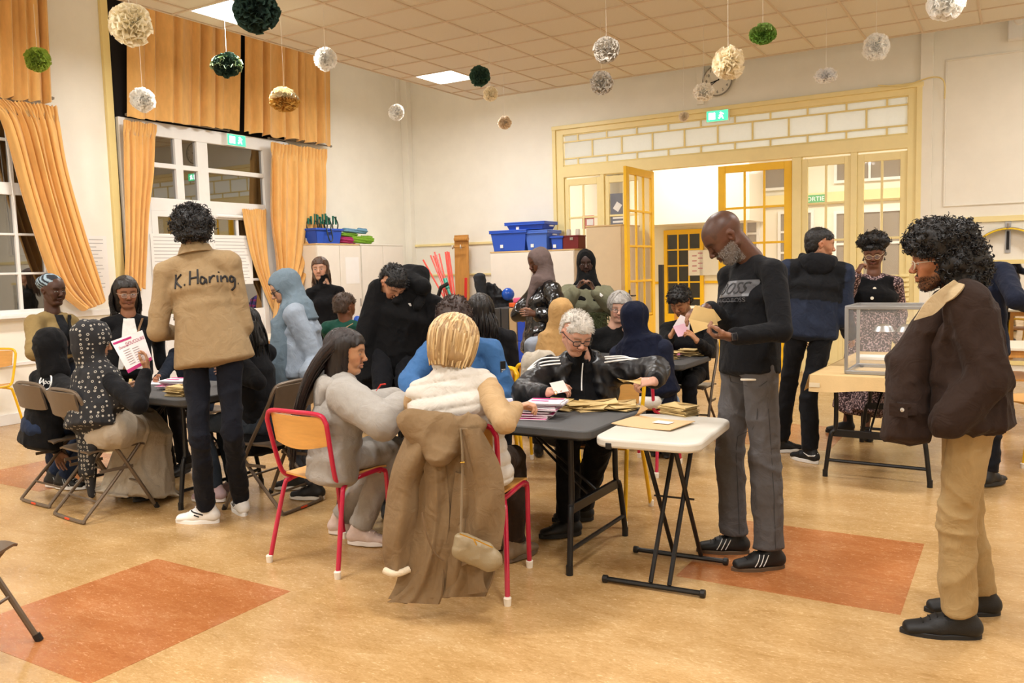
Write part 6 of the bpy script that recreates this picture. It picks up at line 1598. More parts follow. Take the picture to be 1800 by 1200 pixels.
folding_table(-2.66, 3.97, 1.82, .76, 'long charcoal folding table in the centre where the white-haired man sorts envelopes')
folding_table(-5.18, 3.86, 1.24, .76, 'charcoal folding table at the left behind the man in the tan jacket')
folding_table(-2.87, 6.68, 1.24, .76, 'charcoal folding table at the back where the young curly-haired man sits')

# small light folding table
st = empty('small_folding_table', (-1.47, 3.86, 0), math.radians(4), 'small light grey folding table with crossed black legs beside the standing shaved man', 'table')
zt = .735
MB().prism(rrect(.50, .70, .09, 8), zt-.045, zt).build('tabletop', m_light_top, st, world=False, bevel=.012, segs=3)
for q, dx in ((-1, .0), (1, .0)):
    y0 = q*.27
for s_ in (-1, 1):
    y = s_*.23
    for x_ in ((-.01, .08) if s_ < 0 else (-.035, .11)): MB().tube([(x_, y, .035), (x_+(.012 if s_ < 0 else -.012), -y*.8, zt-.05)], .0115, 8).build('leg', m_leg, st, world=False)
    f_ = MB().tube([(-.235, y, .02), (.235, y, .02)], .013, 8).build('foot_bar', m_leg, st, world=False)
    for e in (-1, 1): MB().tube([(e*.225, y, .02), (e*.25, y, .02)], .019, 10).build('foot_cap', m_black, f_, world=False, bevel=.004)
MB().tube([(-.06, 0, .39), (.14, 0, .39)], .005, 6).build('tie_rod', m_leg, st, world=False)
lc_ = MB(); lc_.mm((-.18, -.352, zt-.05), (-.15, -.33, zt-.02)); lc_.build('latch', m_leg, st, world=False, bevel=.003)

# ---- chairs
def folding_chair(x, y, ang, label):
    c = empty('folding_chair', (x, y, 0), math.radians(ang-90), label, 'chair', 'brown metal folding chairs'); B = lambda mb, n, m_, **k: mb.build(n, m_, c, world=False, **k)
    def seat(u, v):
        x_ = (u-.5)*.38; y_ = (v-.5)*.38+.01; r = max(0, abs(u-.5)*2-.8)+max(0, abs(v-.5)*2-.8)
        return (x_*(1-.06*(v > .9)), y_, .455-.012*math.cos(x_*7)*(1-abs(v-.5))-.05*r*r*2)
    B(MB().grid(seat, 14, 14, thick=.012), 'seat', m_brownm, smooth=50, bevel=.0)
    def back(u, v):
        x_ = (u-.5)*.37; return (x_, -.215-.035*v+.03*math.cos(x_*6)*-1+.02, .66+.165*v-.012*max(0, abs(u-.5)*2-.75)*(1 if v > .5 else -1)*2)
    B(MB().grid(back, 14, 8, thick=.014), 'backrest', m_brownm, smooth=50)
    fr_ = [(-.215, .235, 0), (-.205, .12, .22), (-.2, -.02, .47), (-.2, -.17, .70), (-.19, -.21, .79), (-.15, -.225, .83), (0, -.235, .84), (.15, -.225, .83), (.19, -.21, .79), (.2, -.17, .70), (.2, -.02, .47), (.205, .12, .22), (.215, .235, 0)]
    B(MB().tube(smooth_path(fr_, 4), .0125, 8), 'back_frame', m_brownm)
    B(MB().tube(smooth_path([(-.18, .16, .44), (-.185, -.02, .24), (-.19, -.22, .04), (-.185, -.235, .015), (-.1, -.24, .012), (.1, -.24, .012), (.185, -.235, .015), (.19, -.22, .04), (.185, -.02, .24), (.18, .16, .44)], 4), .0115, 8), 'rear_leg_frame', m_brownm)
    B(MB().tube([(-.205, .13, .2), (.205, .13, .2)], .008, 6), 'stretcher', m_brownm); B(MB().tube([(-.195, -.14, .12), (.195, -.14, .12)], .008, 6), 'stretcher', m_brownm)
    for s_ in (-1, 1):
        B(MB().tube([(s_*.213, .225, .03), (s_*.216, .238, 0)], .017, 8), 'rubber_foot', m_black); B(MB().mm((s_*.196-.004, -.12, .3), (s_*.196+.004, .1, .32)), 'hinge_strap', m_brownm)
    B(MB().mm((-.03, -.253, .008), (.03, -.247, .02)), 'red_tag', mat('orange_tag', '#e0502a', .5))
    return c
FC = folding_chair(-5.14, 3.27, 84, 'brown metal folding chair under the woman in the flowered headscarf')
def chair_copy(proto, x, y, ang, label, name=None):
    c = copy_tree(proto, None, label); c.location = (x, y, 0); c.rotation_euler = (0, 0, math.radians(ang-90)); return c
chair_copy(FC, -5.72, 3.38, 86, 'brown metal folding chair under the person in the black hood')
chair_copy(FC, -4.22, 3.88, 184, 'folding chair under the person with long black braids')
chair_copy(FC, -3.64, 1.61, 31, 'grey-brown folding chair cut off by the left edge in the foreground')
chair_copy(FC, -2.52, 7.24, -88, 'folding chair under the young man reading a pink ballot')
chair_copy(FC, -5.68, 4.55, -80, 'folding chair behind the left table, mostly hidden by the tan jacketed man')
chair_copy(FC, -3.18, 7.18, -75, 'folding chair under the grey-haired woman in black')
def school_chair(x, y, ang, label, tube, group, sc=1., wood=None):
    c = empty('school_chair', (x, y, 0), math.radians(ang-90), label, 'chair', group); c.scale = (sc, sc, sc); B = lambda mb, n, m_, **k: mb.build(n, m_, c, world=False, **k)
    fr_ = [(-.18, .22, 0), (-.185, .20, .2), (-.19, .185, .42), (-.19, .16, .455), (-.19, .1, .465), (-.19, -.12, .455), (-.192, -.185, .47), (-.2, -.215, .53), (-.215, -.26, .74), (-.21, -.268, .79), (-.17, -.275, .825), (0, -.285, .83)]
    pts = smooth_path(fr_, 5); B(MB().tube(pts+[Vector((-p.x, p.y, p.z)) for p in pts[-2::-1]], .0125, 10), 'frame', tube)
    for s_ in (-1, 1):
        B(MB().tube(smooth_path([(s_*.17, -.08, .45), (s_*.2, -.15, .43), (s_*.215, -.18, .38), (s_*.25, -.27, 0)], 5), .0125, 10), 'rear_leg', tube)
        B(MB().lathe([(.0, .0), (.016, .0), (.019, .035), (.0145, .04)], 12, Matrix.Translation((s_*.25, -.27, 0))), 'rubber_foot', m_foot)
        B(MB().lathe([(.0, .0), (.016, .0), (.019, .035), (.0145, .04)], 12, Matrix.Translation((s_*.18, .22, 0))), 'rubber_foot', m_foot)
    B(MB().tube([(-.19, .14, .45), (.19, .14, .45)], .009, 8), 'crossbar', tube); B(MB().tube([(-.17, -.09, .45), (.17, -.09, .45)], .009, 8), 'crossbar', tube)
    def seat(u, v):
        x_ = (u-.5)*.38; return (x_*(.94+.06*v), (v-.5)*.38-.0, .468+.014*abs(u-.5)*2-.03*max(0, v-.85)*4*.3)
    B(MB().grid(seat, 12, 12, thick=.010), 'seat', wood or m_ply, smooth=50)
    def back(u, v):
        x_ = (u-.5)*.395; return (x_*(.94+.04*v), -.25-.02*v-.035*math.cos(x_*6.5)+.02, .66+.15*v-.025*(1-v)*(math.cos((u-.5)*PI)))
    B(MB().grid(back, 14, 8, thick=.010), 'backrest', wood or m_ply, smooth=50)
    return c
RC = school_chair(-3.14, 3.33, 88, 'red tubed school chair with plywood back under the grey-hooded young woman', m_redt, 'red tubed school chairs')
chair_copy(RC, -2.26, 3.38, 100, 'red tubed school chair draped with the camel coat under the blonde woman')
chair_copy(RC, -2.42, 5.92, 82, 'red tubed school chair under the person in the navy headscarf')
YC = school_chair(-2.17, 4.62, -78, 'yellow tubed school chair under the white-haired man', m_yelt, 'yellow tubed school chairs')
chair_copy(YC, -3.14, 4.72, -72, 'yellow tubed school chair behind the blue jacket')
chair_copy(YC, -8.95, 4.45, -60, 'yellow tubed school chair against the left wall under the window')
chair_copy(YC, .12, 7.25, 215, 'yellow tubed school chair at the right edge beside the wooden table')
chair_copy(YC, -3.07, 5.62, 112, 'yellow tubed school chair under the person in the camel headscarf')
chair_copy(YC, -3.36, 5.22, 120, 'yellow tubed school chair under the person with long dark wavy hair')
chair_copy(YC, -5.28, 5.78, 62, 'yellow tubed school chair under the person in the green sweater')
# wooden school tables
def wood_table(cx, cy, L_, W_, rz, label, z=.72, top=None):
    t = empty('wooden_table', (cx, cy, 0), rz, label, 'table'); B = lambda mb, n, m_, **k: mb.build(n, m_, t, world=False, **k)
    B(MB().prism(rrect(L_, W_, .04), z-.028, z), 'tabletop', top or mat('cream_laminate', '#ede3d0', .4), bevel=.005)
    a = MB(); [a.mm(q[0], q[1]) for q in (((-L_/2+.03, -W_/2+.03, z-.09), (L_/2-.03, -W_/2+.05, z-.028)), ((-L_/2+.03, W_/2-.05, z-.09), (L_/2-.03, W_/2-.03, z-.028)), ((-L_/2+.03, -W_/2+.03, z-.09), (-L_/2+.05, W_/2-.03, z-.028)), ((L_/2-.05, -W_/2+.03, z-.09), (L_/2-.03, W_/2-.03, z-.028)))]
    B(a, 'apron', m_wood)
    for sx in (-1, 1):
        for sy in (-1, 1): B(MB().box((sx*(L_/2-.05), sy*(W_/2-.05), (z-.05)/2), (.045, .045, z-.05)), 'leg', m_wood, bevel=.004)
    B(MB().mm((-L_/2+.06, -W_/2+.06, .42), (L_/2-.06, W_/2-.06, .435)), 'shelf', m_wood)
    return t
wood_table(-8.1, 7.85, 1.3, .8, .12, 'cream topped wooden table with a shelf below, under the french window')
wood_table(.55, 8.9, 1.4, .75, 0, 'wooden table with pale top at the right edge behind the brown jacket')
wood_table(-4.9, 15.2, 1.2, .7, 0, 'pale table in the hallway behind the young man')

# ballot table with kraft paper, transparent ballot box
bt = folding_table(-.80, 6.80, 1.58, .74, 'folding table covered with kraft paper under the transparent ballot box', rz=math.radians(88), group=None); 
kp = empty('kraft_cover', (-.80, 6.80, 0), math.radians(-2), 'brown kraft paper covering the ballot table and folded over its front edge', 'table cover')
def kr(u, v):
    x = (u-.5)*.86; y = (v-.5)*1.94; z = .7425; e = .385; f_ = .93
    if abs(x) > e: z -= (abs(x)-e)*1.9; x = math.copysign(e+(abs(x)-e)*.35, x)
    if abs(y) > f_-.04: pass
    return (x, y, z)
g_ = MB().grid(lambda u, v: (lambda x, y: (x, y, .7435))((u-.5)*.80, (v-.5)*1.66), 10, 14, thick=.001)
sk = [(-.40, -.83), (.40, -.83), (.40, .83), (-.40, .83)]
for i in range(4):
    a, b = Vector((*sk[i], 0)), Vector((*sk[(i+1) % 4], 0)); n_ = (b-a).cross(Vector((0, 0, 1))).normalized()
    g_.grid(lambda u, v, a=a, b=b, n_=n_: tuple(a.lerp(b, u)+n_*(.004+.03*v+.008*math.sin(u*9)*v)+Vector((0, 0, .7435-.10*v-(.012*math.sin(u*7+1))*v))), 24, 4, thick=.001)
g_.build('kraft_sheet', m_kraft, kp, world=False, smooth=40)
tp = MB().box((-.36, -.87, .68), (.07, .003, .03)); tp.build('adhesive_tape', mat('clear_tape', '#e8dcc0', .2), kp, world=False)
BXc = (-.74, 6.32); bx = empty('ballot_box', (BXc[0], BXc[1], 0), math.radians(-1), 'transparent ballot box with grey aluminium edges on the kraft covered table', 'ballot box')
m_al = mat('aluminium', '#a9abae', .3, metal=.7); m_acr = mat('clear_acrylic', '#ffffff', .02, spec=.5, alpha=.05)
hx, hy, z0, z1 = .27, .22, .757, 1.2
for sx in (-1, 1):
    for sy in (-1, 1):
        MB().mm((sx*hx-.011, sy*hy-.011, z0), (sx*hx+.011, sy*hy+.011, z1)).build('corner_post', m_al, bx, world=False, bevel=.003)
        MB().lathe([(0, -.012), (.012, -.012), (.014, 0)], 12, Matrix.Translation((sx*(hx-.03), sy*(hy-.03), z0))).build('rubber_foot', m_black, bx, world=False)
for z in (z0, z1):
    for s_ in (-1, 1):
        MB().mm((-hx, s_*hy-.012, z-.012), (hx, s_*hy+.012, z+.012)).build('edge_rail', m_al, bx, world=False, bevel=.003)
        MB().mm((s_*hx-.012, -hy, z-.012), (s_*hx+.012, hy, z+.012)).build('edge_rail', m_al, bx, world=False, bevel=.003)
for nm_, a, b in (('front_pane', (-hx, -hy-.002, z0), (hx, -hy+.002, z1)), ('back_pane', (-hx, hy-.002, z0), (hx, hy+.002, z1)), ('side_pane', (-hx-.002, -hy, z0), (-hx+.002, hy, z1)), ('side_pane', (hx-.002, -hy, z0), (hx+.002, hy, z1)), ('lid', (-hx, -hy, z1-.002), (hx, hy, z1+.002)), ('base', (-hx, -hy, z0-.004), (hx, hy, z0+.002))):
    MB().mm(a, b).build(nm_, m_acr, bx, world=False)
for k, x in enumerate((-.05, .10)):
    MB().lathe([(0, .045), (.03, .042), (.055, .025), (.066, 0), (.07, -.004), (.066, -.006), (.0, -.006)], 24, Matrix.Translation((x, -hy+.1, 1.04+.0*k))).build('lock_dome', mat('brushed_dome', '#bdbdbb', .35, metal=1.), bx, world=False, smooth=60)
MB().mm((-.06, -hy+.03, 1.03), (.15, -hy+.17, 1.036)).build('lock_plate', m_acr, bx, world=False)
# sheets on the ballot table
def sheet(name, x, y, z, w_, h_, rz, M_, label, group=None, th=.0015, parent=None, curl=0., cat='paper'):
    mb = MB().grid(lambda u, v: ((u-.5)*w_, (v-.5)*h_, curl*((u-.5)**2*4)+curl*.5*(v-.5)), 5, 4, thick=-th)
    o = mb.build(name, M_, None, smooth=50); o.location = (x, y, z); o.rotation_euler = (0, 0, rz); return tag(o, label, cat, group)
sheet('paper_sheet', -.95, 7.1, .746, .30, .21, .1, m_paper, 'white sheet lying on kraft paper behind the ballot box', th=.02)
sheet('paper_sheet', -.68, 7.0, .746, .30, .21, -.1, m_paper, 'white register sheet with a pen behind the ballot box', th=.02)
tag(MB().tube([(-.78, 7.0, .773), (-.66, 7.03, .773)], .005, 6).build('pen', m_black), 'black pen lying on white sheets behind the ballot box', 'pen')

# ---- papers on the tables
rr = random.Random(77)
def folded(name, x, y, z, w_, h_, rz, mats, label, group, cat, print_=None, tilt=0., opened=0.):
    """a folded sheet or envelope: two leaves joined at one long edge"""
    mb = MB(); g = .0025+opened
    mb.grid(lambda u, v: ((u-.5)*w_, (v-.5)*h_, .001+.002*math.sin(u*5)*u), 5, 4, thick=.0012); mb.cur = 1 if len(mats) > 1 else 0
    mb.grid(lambda u, v: ((u-.5)*w_*.98, (v-.5)*h_, .003+g*(v)+.0015*math.sin(u*6+1)), 5, 4, thick=.0012); mb.cur = 0
    mb.grid(lambda u, v: ((u-.5)*w_, -h_/2-.001*math.sin(v*PI), .0+.004*v), 4, 3, thick=.001)
    o = mb.build(name, mats, None, smooth=50); o.location = (x, y, z); o.rotation_euler = (tilt+rr.uniform(-.5, 1)*(.12 if opened else .015), rr.uniform(-1, 1)*(.10 if opened else .015), rz); tag(o, label, cat, group)
    if print_ == 'pink':
        p = MB().mm((-w_*.46, h_*.30, .0062+g*.8), (w_*.46, h_*.44, .0068+g*.8)); p.mm((-w_*.4, -h_*.1, .0055+g*.4), (w_*.1, h_*.02, .0062+g*.45)); p.build('pink_print', m_pink, o, world=False)
    if print_ == 'flap':
        MB().add([(-w_*.49, h_*.49, .0045+g), (w_*.49, h_*.49, .0045+g), (0, h_*.02, .005+g*.6)], [(0, 2, 1)]).build('flap', m_env2, o, world=False, smooth=0)
    return o
m_ball = mat('ballot_paper', '#efe6ea', .75, var=.02)
for k in range(13):
    folded('folded_ballot', -2.20+.006*k+rr.uniform(-.02, .02), 3.82+rr.uniform(-.02, .02)+.004*k, .741+.0068*k, .19, .14, .25+rr.uniform(-.12, .12), [m_ball, m_ball if k % 3 == 2 or k > 10 else m_pink], ('topmost ' if k == 12 else '')+'folded pink and white ballot in the stack by the blonde woman\'s hand', 'folded ballots on the centre table', 'ballot', 'pink' if k == 12 else None)
for k in range(22):
    x = -2.22+.40*(k % 11)/10+rr.uniform(-.04, .04); lay = k//11+ (k % 3)
    folded('envelope', x, 4.10+.16*((x+2.2)/.4)+rr.uniform(-.05, .05), .741+.0075*lay+.008*(k//11), .16, .11, .3+rr.uniform(-.6, .6), [m_env, m_env], 'small kraft envelope in the loose pile in front of the white-haired man', 'loose kraft envelopes on the centre table', 'envelope', 'flap' if k % 2 else None, opened=.006*(k % 2))
for (px_, py_, w_, h_, rz, lab) in ((697, 697, .42, .29, .5, 'large white tally sheet on the table by the red pencil'), (712, 722, .42, .29, .45, 'white tally sheet on the near edge of the table by the grey sweatshirt sleeve')):
    g = G(px_, py_, .742); o = sheet('tally_sheet', g.x, g.y, .742, w_, h_, rz-.4, m_paper, lab)
g = G(890, 706, .742); o = sheet('printed_form', g.x-.02, g.y, .742, .26, .19, .9, m_paper, 'white printed form beside the hands of the blonde woman'); f_ = MB()
for k in range(7): f_.mm((-.11, -.07+.02*k, .0016), (.1, -.063+.02*k, .002))
f_.build('printed_line', mat('violet_ink', '#6a5fa8', .7), o, world=False)
a = U(661, 687, 4.72); tag(MB().tube([a, a+Vector((.02, .02, .035)), a+CR*.055+CU*.04-CF*.02], [.002, .005, .005], 6).build('pencil', mat('red_pencil', '#cf2f22', .4)), 'red pencil held over the tally sheets', 'pencil')
# left table
for k in range(10):
    folded('folded_ballot', -5.08+rr.uniform(-.02, .02), 3.84+rr.uniform(-.02, .02), .741+.0068*k, .21, .15, .2+rr.uniform(-.15, .15), [m_ball, m_mag if k < 6 else m_ball], ('topmost ' if k == 9 else '')+'folded pink ballot in the stack on the left table', 'folded ballots on the left table', 'ballot', 'pink' if k == 9 else None)
for k in range(9):
    folded('envelope', -4.78+rr.uniform(-.012, .012), 3.62+rr.uniform(-.012, .012), .741+.0072*k, .16, .11, .1+rr.uniform(-.1, .1), [m_env, m_env], ('topmost ' if k == 8 else '')+'kraft envelope in the neat stack left of the tan jacketed man', 'envelope stack left of the tan jacketed man', 'envelope', 'flap' if k == 8 else None)
for k in range(6):
    folded('envelope', -4.82+rr.uniform(-.015, .015), 4.14+rr.uniform(-.015, .015), .741+.0075*k, .17, .12, .1+rr.uniform(-.15, .15), [m_env, m_env], ('topmost ' if k == 5 else '')+'kraft envelope in the stack on the right end of the left table', 'envelope stack right of the tan jacketed man', 'envelope', 'flap' if k == 5 else None)
g = G(280, 672, .742); sheet('ballot_sheet', g.x, g.y, .742, .3, .2, .3, m_ball, 'flat white and pink sheet at the far side of the left table', cat='ballot')
# back table
for k in range(9):
    folded('envelope', -2.50+rr.uniform(-.04, .04), 6.62+rr.uniform(-.03, .03), .741+.0075*k, .16, .11, rr.uniform(-.4, .4), [m_env, m_env], ('topmost ' if k == 8 else '')+'kraft envelope in the stack at the near corner of the back table', 'near envelope stack on the back table', 'envelope', 'flap' if k == 8 else None)
for k in range(9):
    folded('envelope', -2.38+rr.uniform(-.07, .03), 6.92+rr.uniform(-.03, .03), .741+.0068*k, .16, .11, rr.uniform(-.5, .5), [m_env, m_env], 'kraft envelope in the loose stack at the right end of the back table', 'far envelope stack on the back table', 'envelope', 'flap' if k % 2 else None)
for k in range(4):
    folded('folded_ballot', -2.72+.08*k+rr.uniform(-.05, .05), 6.9+rr.uniform(-.06, .06), .741+.006*k, .24, .16, rr.uniform(-.4, .4), [m_ball, m_pink], 'pink and white ballot spread on the back table', 'ballots on the back table', 'ballot', 'pink')
# small table
g = G(1148, 745, .737)
kf = sheet('large_envelope', g.x, g.y, .7375, .33, .25, -.15, mat('kraft_light', '#d2b184', .75), 'large torn kraft envelope with a white label lying on the small grey table', th=.004, curl=.006, cat='envelope')
MB().mm((-.0, -.01, .009), (.09, .05, .0105)).build('white_label', m_paper, kf, world=False)
MB().add([(-.165, .125, .004), (-.165, .05, .004), (-.10, .125, .05), (-.13, .11, .07), (-.155, .1, .02)], [(0, 1, 4), (4, 3, 2), (0, 4, 2)]).build('torn_flap', mat('kraft_light', '#d2b184'), kf, world=False, smooth=0)
for k in range(7):
    g = G(1193, 727, .737); folded('envelope', g.x+rr.uniform(-.008, .008), g.y+rr.uniform(-.008, .008), .737+.007*k, .17, .12, -.35+rr.uniform(-.06, .06), [m_env, m_env], ('topmost ' if k == 6 else '')+'kraft envelope in the neat stack on the small grey table', 'envelope stack on the small grey table', 'envelope', 'flap' if k == 6 else None)

# ---- things held in hands
def held(name, px_corners, dep, M_, label, cat, bend=0.):
    c = [U(a, b, dep+dd) for a, b, dd in px_corners]
    o = MB().grid(lambda u, v: c[0].lerp(c[1], u).lerp(c[3].lerp(c[2], u), v)+CF*bend*math.sin(u*PI), 7, 5, thick=.0015).build(name, M_, None, smooth=50); return tag(o, label, cat)
SWD = depth(scarf_woman['arms']['R'][1])-.02
ws = held('ballot_sheet', ((195, 600, 0), (250, 580, .03), (268, 632, .02), (226, 656, -.02)), SWD, m_ball, 'white ballot sheet with magenta print held up by the woman in the flowered scarf', 'ballot')
bs = bvh_of(ws); nr = -norm(A3(CF)); xd_ = norm(A3(U(250, 580, 5.15))-A3(U(195, 600, 5.12))); yd_ = norm(A3(U(195, 600, 5.12))-A3(U(226, 656, 5.1))); m_mg = mat('magenta_ink', '#b3246e', .7); m_gi = mat('grey_ink', '#8d8a90', .8)
def on_sheet(u, v): c0, c1, c2, c3 = [A3(U(a, b, SWD+d)) for a, b, d in ((195, 600, 0), (250, 580, .03), (268, 632, .02), (226, 656, -.02))]; return (c0*(1-u)+c1*u)*(1-v)+(c3*(1-u)+c2*u)*v-A3(CF)*.004
for n_, txt, sz, uu, vv in (('sheet_lettering', 'Oumarou', .022, .28, .27), ('sheet_lettering', 'DOUCOURE', .03, .68, .24)):
    v_, f_ = text_mesh(txt, sz, .0003); MB().add([on_sheet(uu+a/.27, vv-b/.2) for a, b, c_ in v_], f_).build(n_, m_mg, ws, smooth=0)
for k in range(14):
    MB().add([on_sheet(*q) for q in ((.2+.3*(k % 2), .38+.035*k, ), (.42+.3*(k % 2), .38+.035*k), (.42+.3*(k % 2), .395+.035*k), (.2+.3*(k % 2), .395+.035*k))], [(0, 1, 2, 3)]).build('printed_line', m_gi, ws, smooth=0)
MB().add([on_sheet(*q) for q in ((0, .9), (1, .9), (1, 1), (0, 1))], [(0, 1, 2, 3)]).build('magenta_band', m_mg, ws, smooth=0)
MB().add([on_sheet(*q) for q in ((.03, .06), (.62, .06), (.62, .12), (.03, .12))], [(0, 1, 2, 3)]).build('magenta_band', m_mg, ws, smooth=0)
held('paper_slip', ((966, 673, 0), (990, 668, .0), (1000, 687, .0), (976, 692, 0)), depth(whiteman['arms']['R'][1])-.03, m_paper, 'small white slip held by the white-haired man', 'paper')
held('opened_envelope', ((1085, 665, 0), (1096, 672, .02), (1128, 664, .01), (1126, 676, 0)), depth(whiteman['arms']['L'][1])-.03, m_env, 'opened kraft envelope pinched in the white-haired man\'s raised hand', 'envelope', .01)
held('folded_ballot_held', ((1196, 553, 0), (1212, 560, 0), (1212, 582, .02), (1183, 574, 0)), depth(youngman['arms']['R'][1])-.05, m_ball, 'pink and white folded ballot held up by the young curly-haired man', 'ballot')
h2 = held('folded_ballot_held', ((1183, 574, 0), (1203, 568, 0), (1214, 588, .02), (1192, 592, 0)), depth(youngman['arms']['R'][1])-.06, mat('pale_pink_ballot', '#eec3d8', .7), 'pink lower leaf of the ballot held by the young man', 'ballot')
BD = depth(boss['arms']['L'][1])-.02
for i, (cs, dd) in enumerate(((((1222, 536, 0), (1256, 545, 0), (1262, 572, .02), (1210, 562, 0)), BD+.02), (((1210, 560, 0), (1258, 570, .0), (1246, 576, .0), (1220, 586, 0)), BD), (((1218, 541, .02), (1254, 543, .02), (1268, 562, .03), (1228, 580, .02)), BD+.04))):
    held('envelope_held', cs, dd, m_env, ('top', 'lowest', 'middle')[i]+' kraft envelope held by the standing man with shaved head', 'envelope', .006*i)

# ------------------------------------------------------------------ cabinets and clutter along the back and left walls
m_cab = mat('cream_cabinet', '#ece6da', .5, var=.02); m_cabw = mat('pale_wood_edge', '#d3b483', .5, var=.08, vscale=5, vec=(1, 1, .2)); m_beige = mat('beige_cabinet', '#d8c3a0', .5, var=.03)
def cabinet(a, b, label, m_=None, side='x', ndoor=2, edge=True, name='cabinet'):
    r_ = empty(name, (a[0], a[1], 0), 0, label, 'cabinet')
    MB().mm(a, b).build('body', m_ or m_cab, r_, bevel=.004)
    MB().mm((a[0]-.01, a[1]-.01, b[2]), (b[0]+.01, b[1]+.01, b[2]+.022)).build('top_panel', m_cabw if edge else (m_ or m_cab), r_, bevel=.003)
    for k in range(ndoor):
        if side == 'x':
            y0 = a[1]+(b[1]-a[1])*k/ndoor+.006; y1 = a[1]+(b[1]-a[1])*(k+1)/ndoor-.006
            d_ = MB().mm((b[0], y0, a[2]+.06), (b[0]+.018, y1, b[2]-.01)).build('cabinet_door', m_ or m_cab, r_, bevel=.003)
            MB().mm((b[0]+.018, y1-.05, 1.0), (b[0]+.035, y1-.035, 1.12)).build('handle', m_chrome, d_)
        else:
            x0 = a[0]+(b[0]-a[0])*k/ndoor+.006; x1 = a[0]+(b[0]-a[0])*(k+1)/ndoor-.006
            d_ = MB().mm((x0, a[1]-.018, a[2]+.06), (x1, a[1], b[2]-.01)).build('cabinet_door', m_ or m_cab, r_, bevel=.003)
            MB().mm((x1-.05, a[1]-.035, .9), (x1-.035, a[1]-.018, 1.02)).build('handle', m_chrome, d_)
    return r_
cabinet((-9.15, 9.02, 0), (-8.7, 9.95, 1.93), 'tall white cabinet by the left wall carrying the blue crate')
cabinet((-9.15, 9.97, 0), (-8.7, 11.0, 1.93), 'tall white cabinet by the left wall carrying the folded cloths', edge=False)
tag(MB().mm((-8.681, 9.6, 1.35), (-8.678, 9.9, 1.75)).build('notice_sheet', m_paper), 'white sheet taped to the tall white cabinet door', 'notice')
cabinet((-7.05, 11.1, 0), (-5.6, 11.75, 1.76), 'long cream cabinet against the back wall under the blue storage boxes', side='y', ndoor=2)
cabinet((-5.4, 11.1, 0), (-4.85, 11.75, 2.08), 'tall beige cabinet standing beside the open yellow door', m_=m_beige, side='y', ndoor=1)
cabinet((-5.58, 11.2, 0), (-5.42, 11.75, 1.6), 'narrow dark wood shelf unit between the cream and beige cabinets', m_=m_wood, side='y', ndoor=1)
def crate(name, x, y, z, w_, d_, h_, rz, label, lid=False, M_=None):
    r_ = empty(name, (x, y, z), rz, label, 'box', 'blue plastic boxes'); m_ = M_ or m_blueb; t = .006
    b = MB(); 
    for s_ in (-1, 1):
        b.box((s_*(w_/2-t/2), 0, h_/2), (t, d_, h_)); b.box((0, s_*(d_/2-t/2), h_/2), (w_, t, h_))
    b.box((0, 0, t/2), (w_, d_, t)); o = b.build('wall', m_, r_, world=False)
    o.data.transform(Matrix.Identity(4))
    for v in o.data.vertices:
        k = .86+.14*(v.co.z/h_); v.co.x *= k; v.co.y *= k
    rm = MB()
    for s_ in (-1, 1): rm.box((s_*(w_/2+.008), 0, h_-.015), (.02, d_+.035, .03)); rm.box((0, s_*(d_/2+.008), h_-.015), (w_+.035, .02, .03))
    rm.build('rim', m_, r_, world=False, bevel=.004)
    if lid: MB().box((0, 0, h_+.01), (w_+.04, d_+.04, .02)).build('lid', m_, r_, world=False, bevel=.006)
    for s_ in (-1, 1): MB().box((s_*(w_/2+.02), 0, h_-.05), (.02, .12, .02)).build('handle', m_paper if lid else m_, r_, world=False, bevel=.003)
    MB().box((-w_*.2, -d_/2*.9-.008, h_*.25), (.05, .006, .05)).build('label', m_paper, r_, world=False)
    return r_
g = onX(549, 425, -8.95)
crate('plastic_crate', -8.92, 9.36, 1.955, .34, .55, .22, .0, 'blue crate filled with green handled jump ropes on the white cabinet')
jr = random.Random(4); m_rope = mat('dark_green_rope', '#14261f', .5); m_hg = mat('green_handle', '#1d6b58', .4)
for k in range(7):
    c = Vector((-8.88+jr.uniform(-.1, .08), 9.16+.065*k, 2.12)); r_ = empty('jump_rope', c, 0, 'dark green jump rope with green handles in the blue crate', 'jump rope', 'jump ropes in the blue crate')
    lp = [(0, -.03, 0), (jr.uniform(-.03, .03), -.05, .12), (0, 0, jr.uniform(.15, .24)), (jr.uniform(-.03, .03), .05, .12), (0, .03, 0)]
    MB().tube(smooth_path(lp, 5), .009, 6).build('rope', m_rope, r_, world=False)
    for s_ in (-1, 1): MB().tube([(0, s_*.03, .12), (0, s_*.028, .25+jr.uniform(-.05, .04))], [.013, .016], 8).build('handle', m_hg, r_, world=False)
rp = MB().tube(smooth_path([(-8.73, 9.28, 2.17), (-8.69, 9.27, 2.05), (-8.69, 9.31, 1.98), (-8.69, 9.36, 2.02), (-8.72, 9.36, 2.17)], 6), .009, 6); tag(rp.build('rope_loop', m_rope), 'dark rope loop hanging over the rim of the blue crate', 'rope')
def cloth_roll(y, z, r, L_, col, label, seed):
    S = SDF(); S.ec((-8.93, y-L_/2, z), (-8.93, y+L_/2, z), (r*1.5, r), (r*1.5, r), side=(1, 0, 0), k=.01, rc=r)
    V_, Q_ = S.mesh(.009, disp=lambda P: .008*np.sin(P[:, 2]*160+P[:, 1]*12+seed)+.006*vnoise(P*20)); o = np_mesh('folded_cloth', V_, Q_, cloth('roll'+col, col), None); return tag(o, label, 'cloth')
cloth_roll(9.95, 2.02, .05, .3, '#c5417e', 'pink folded cloth at bottom of the pile on the white cabinet', 0)
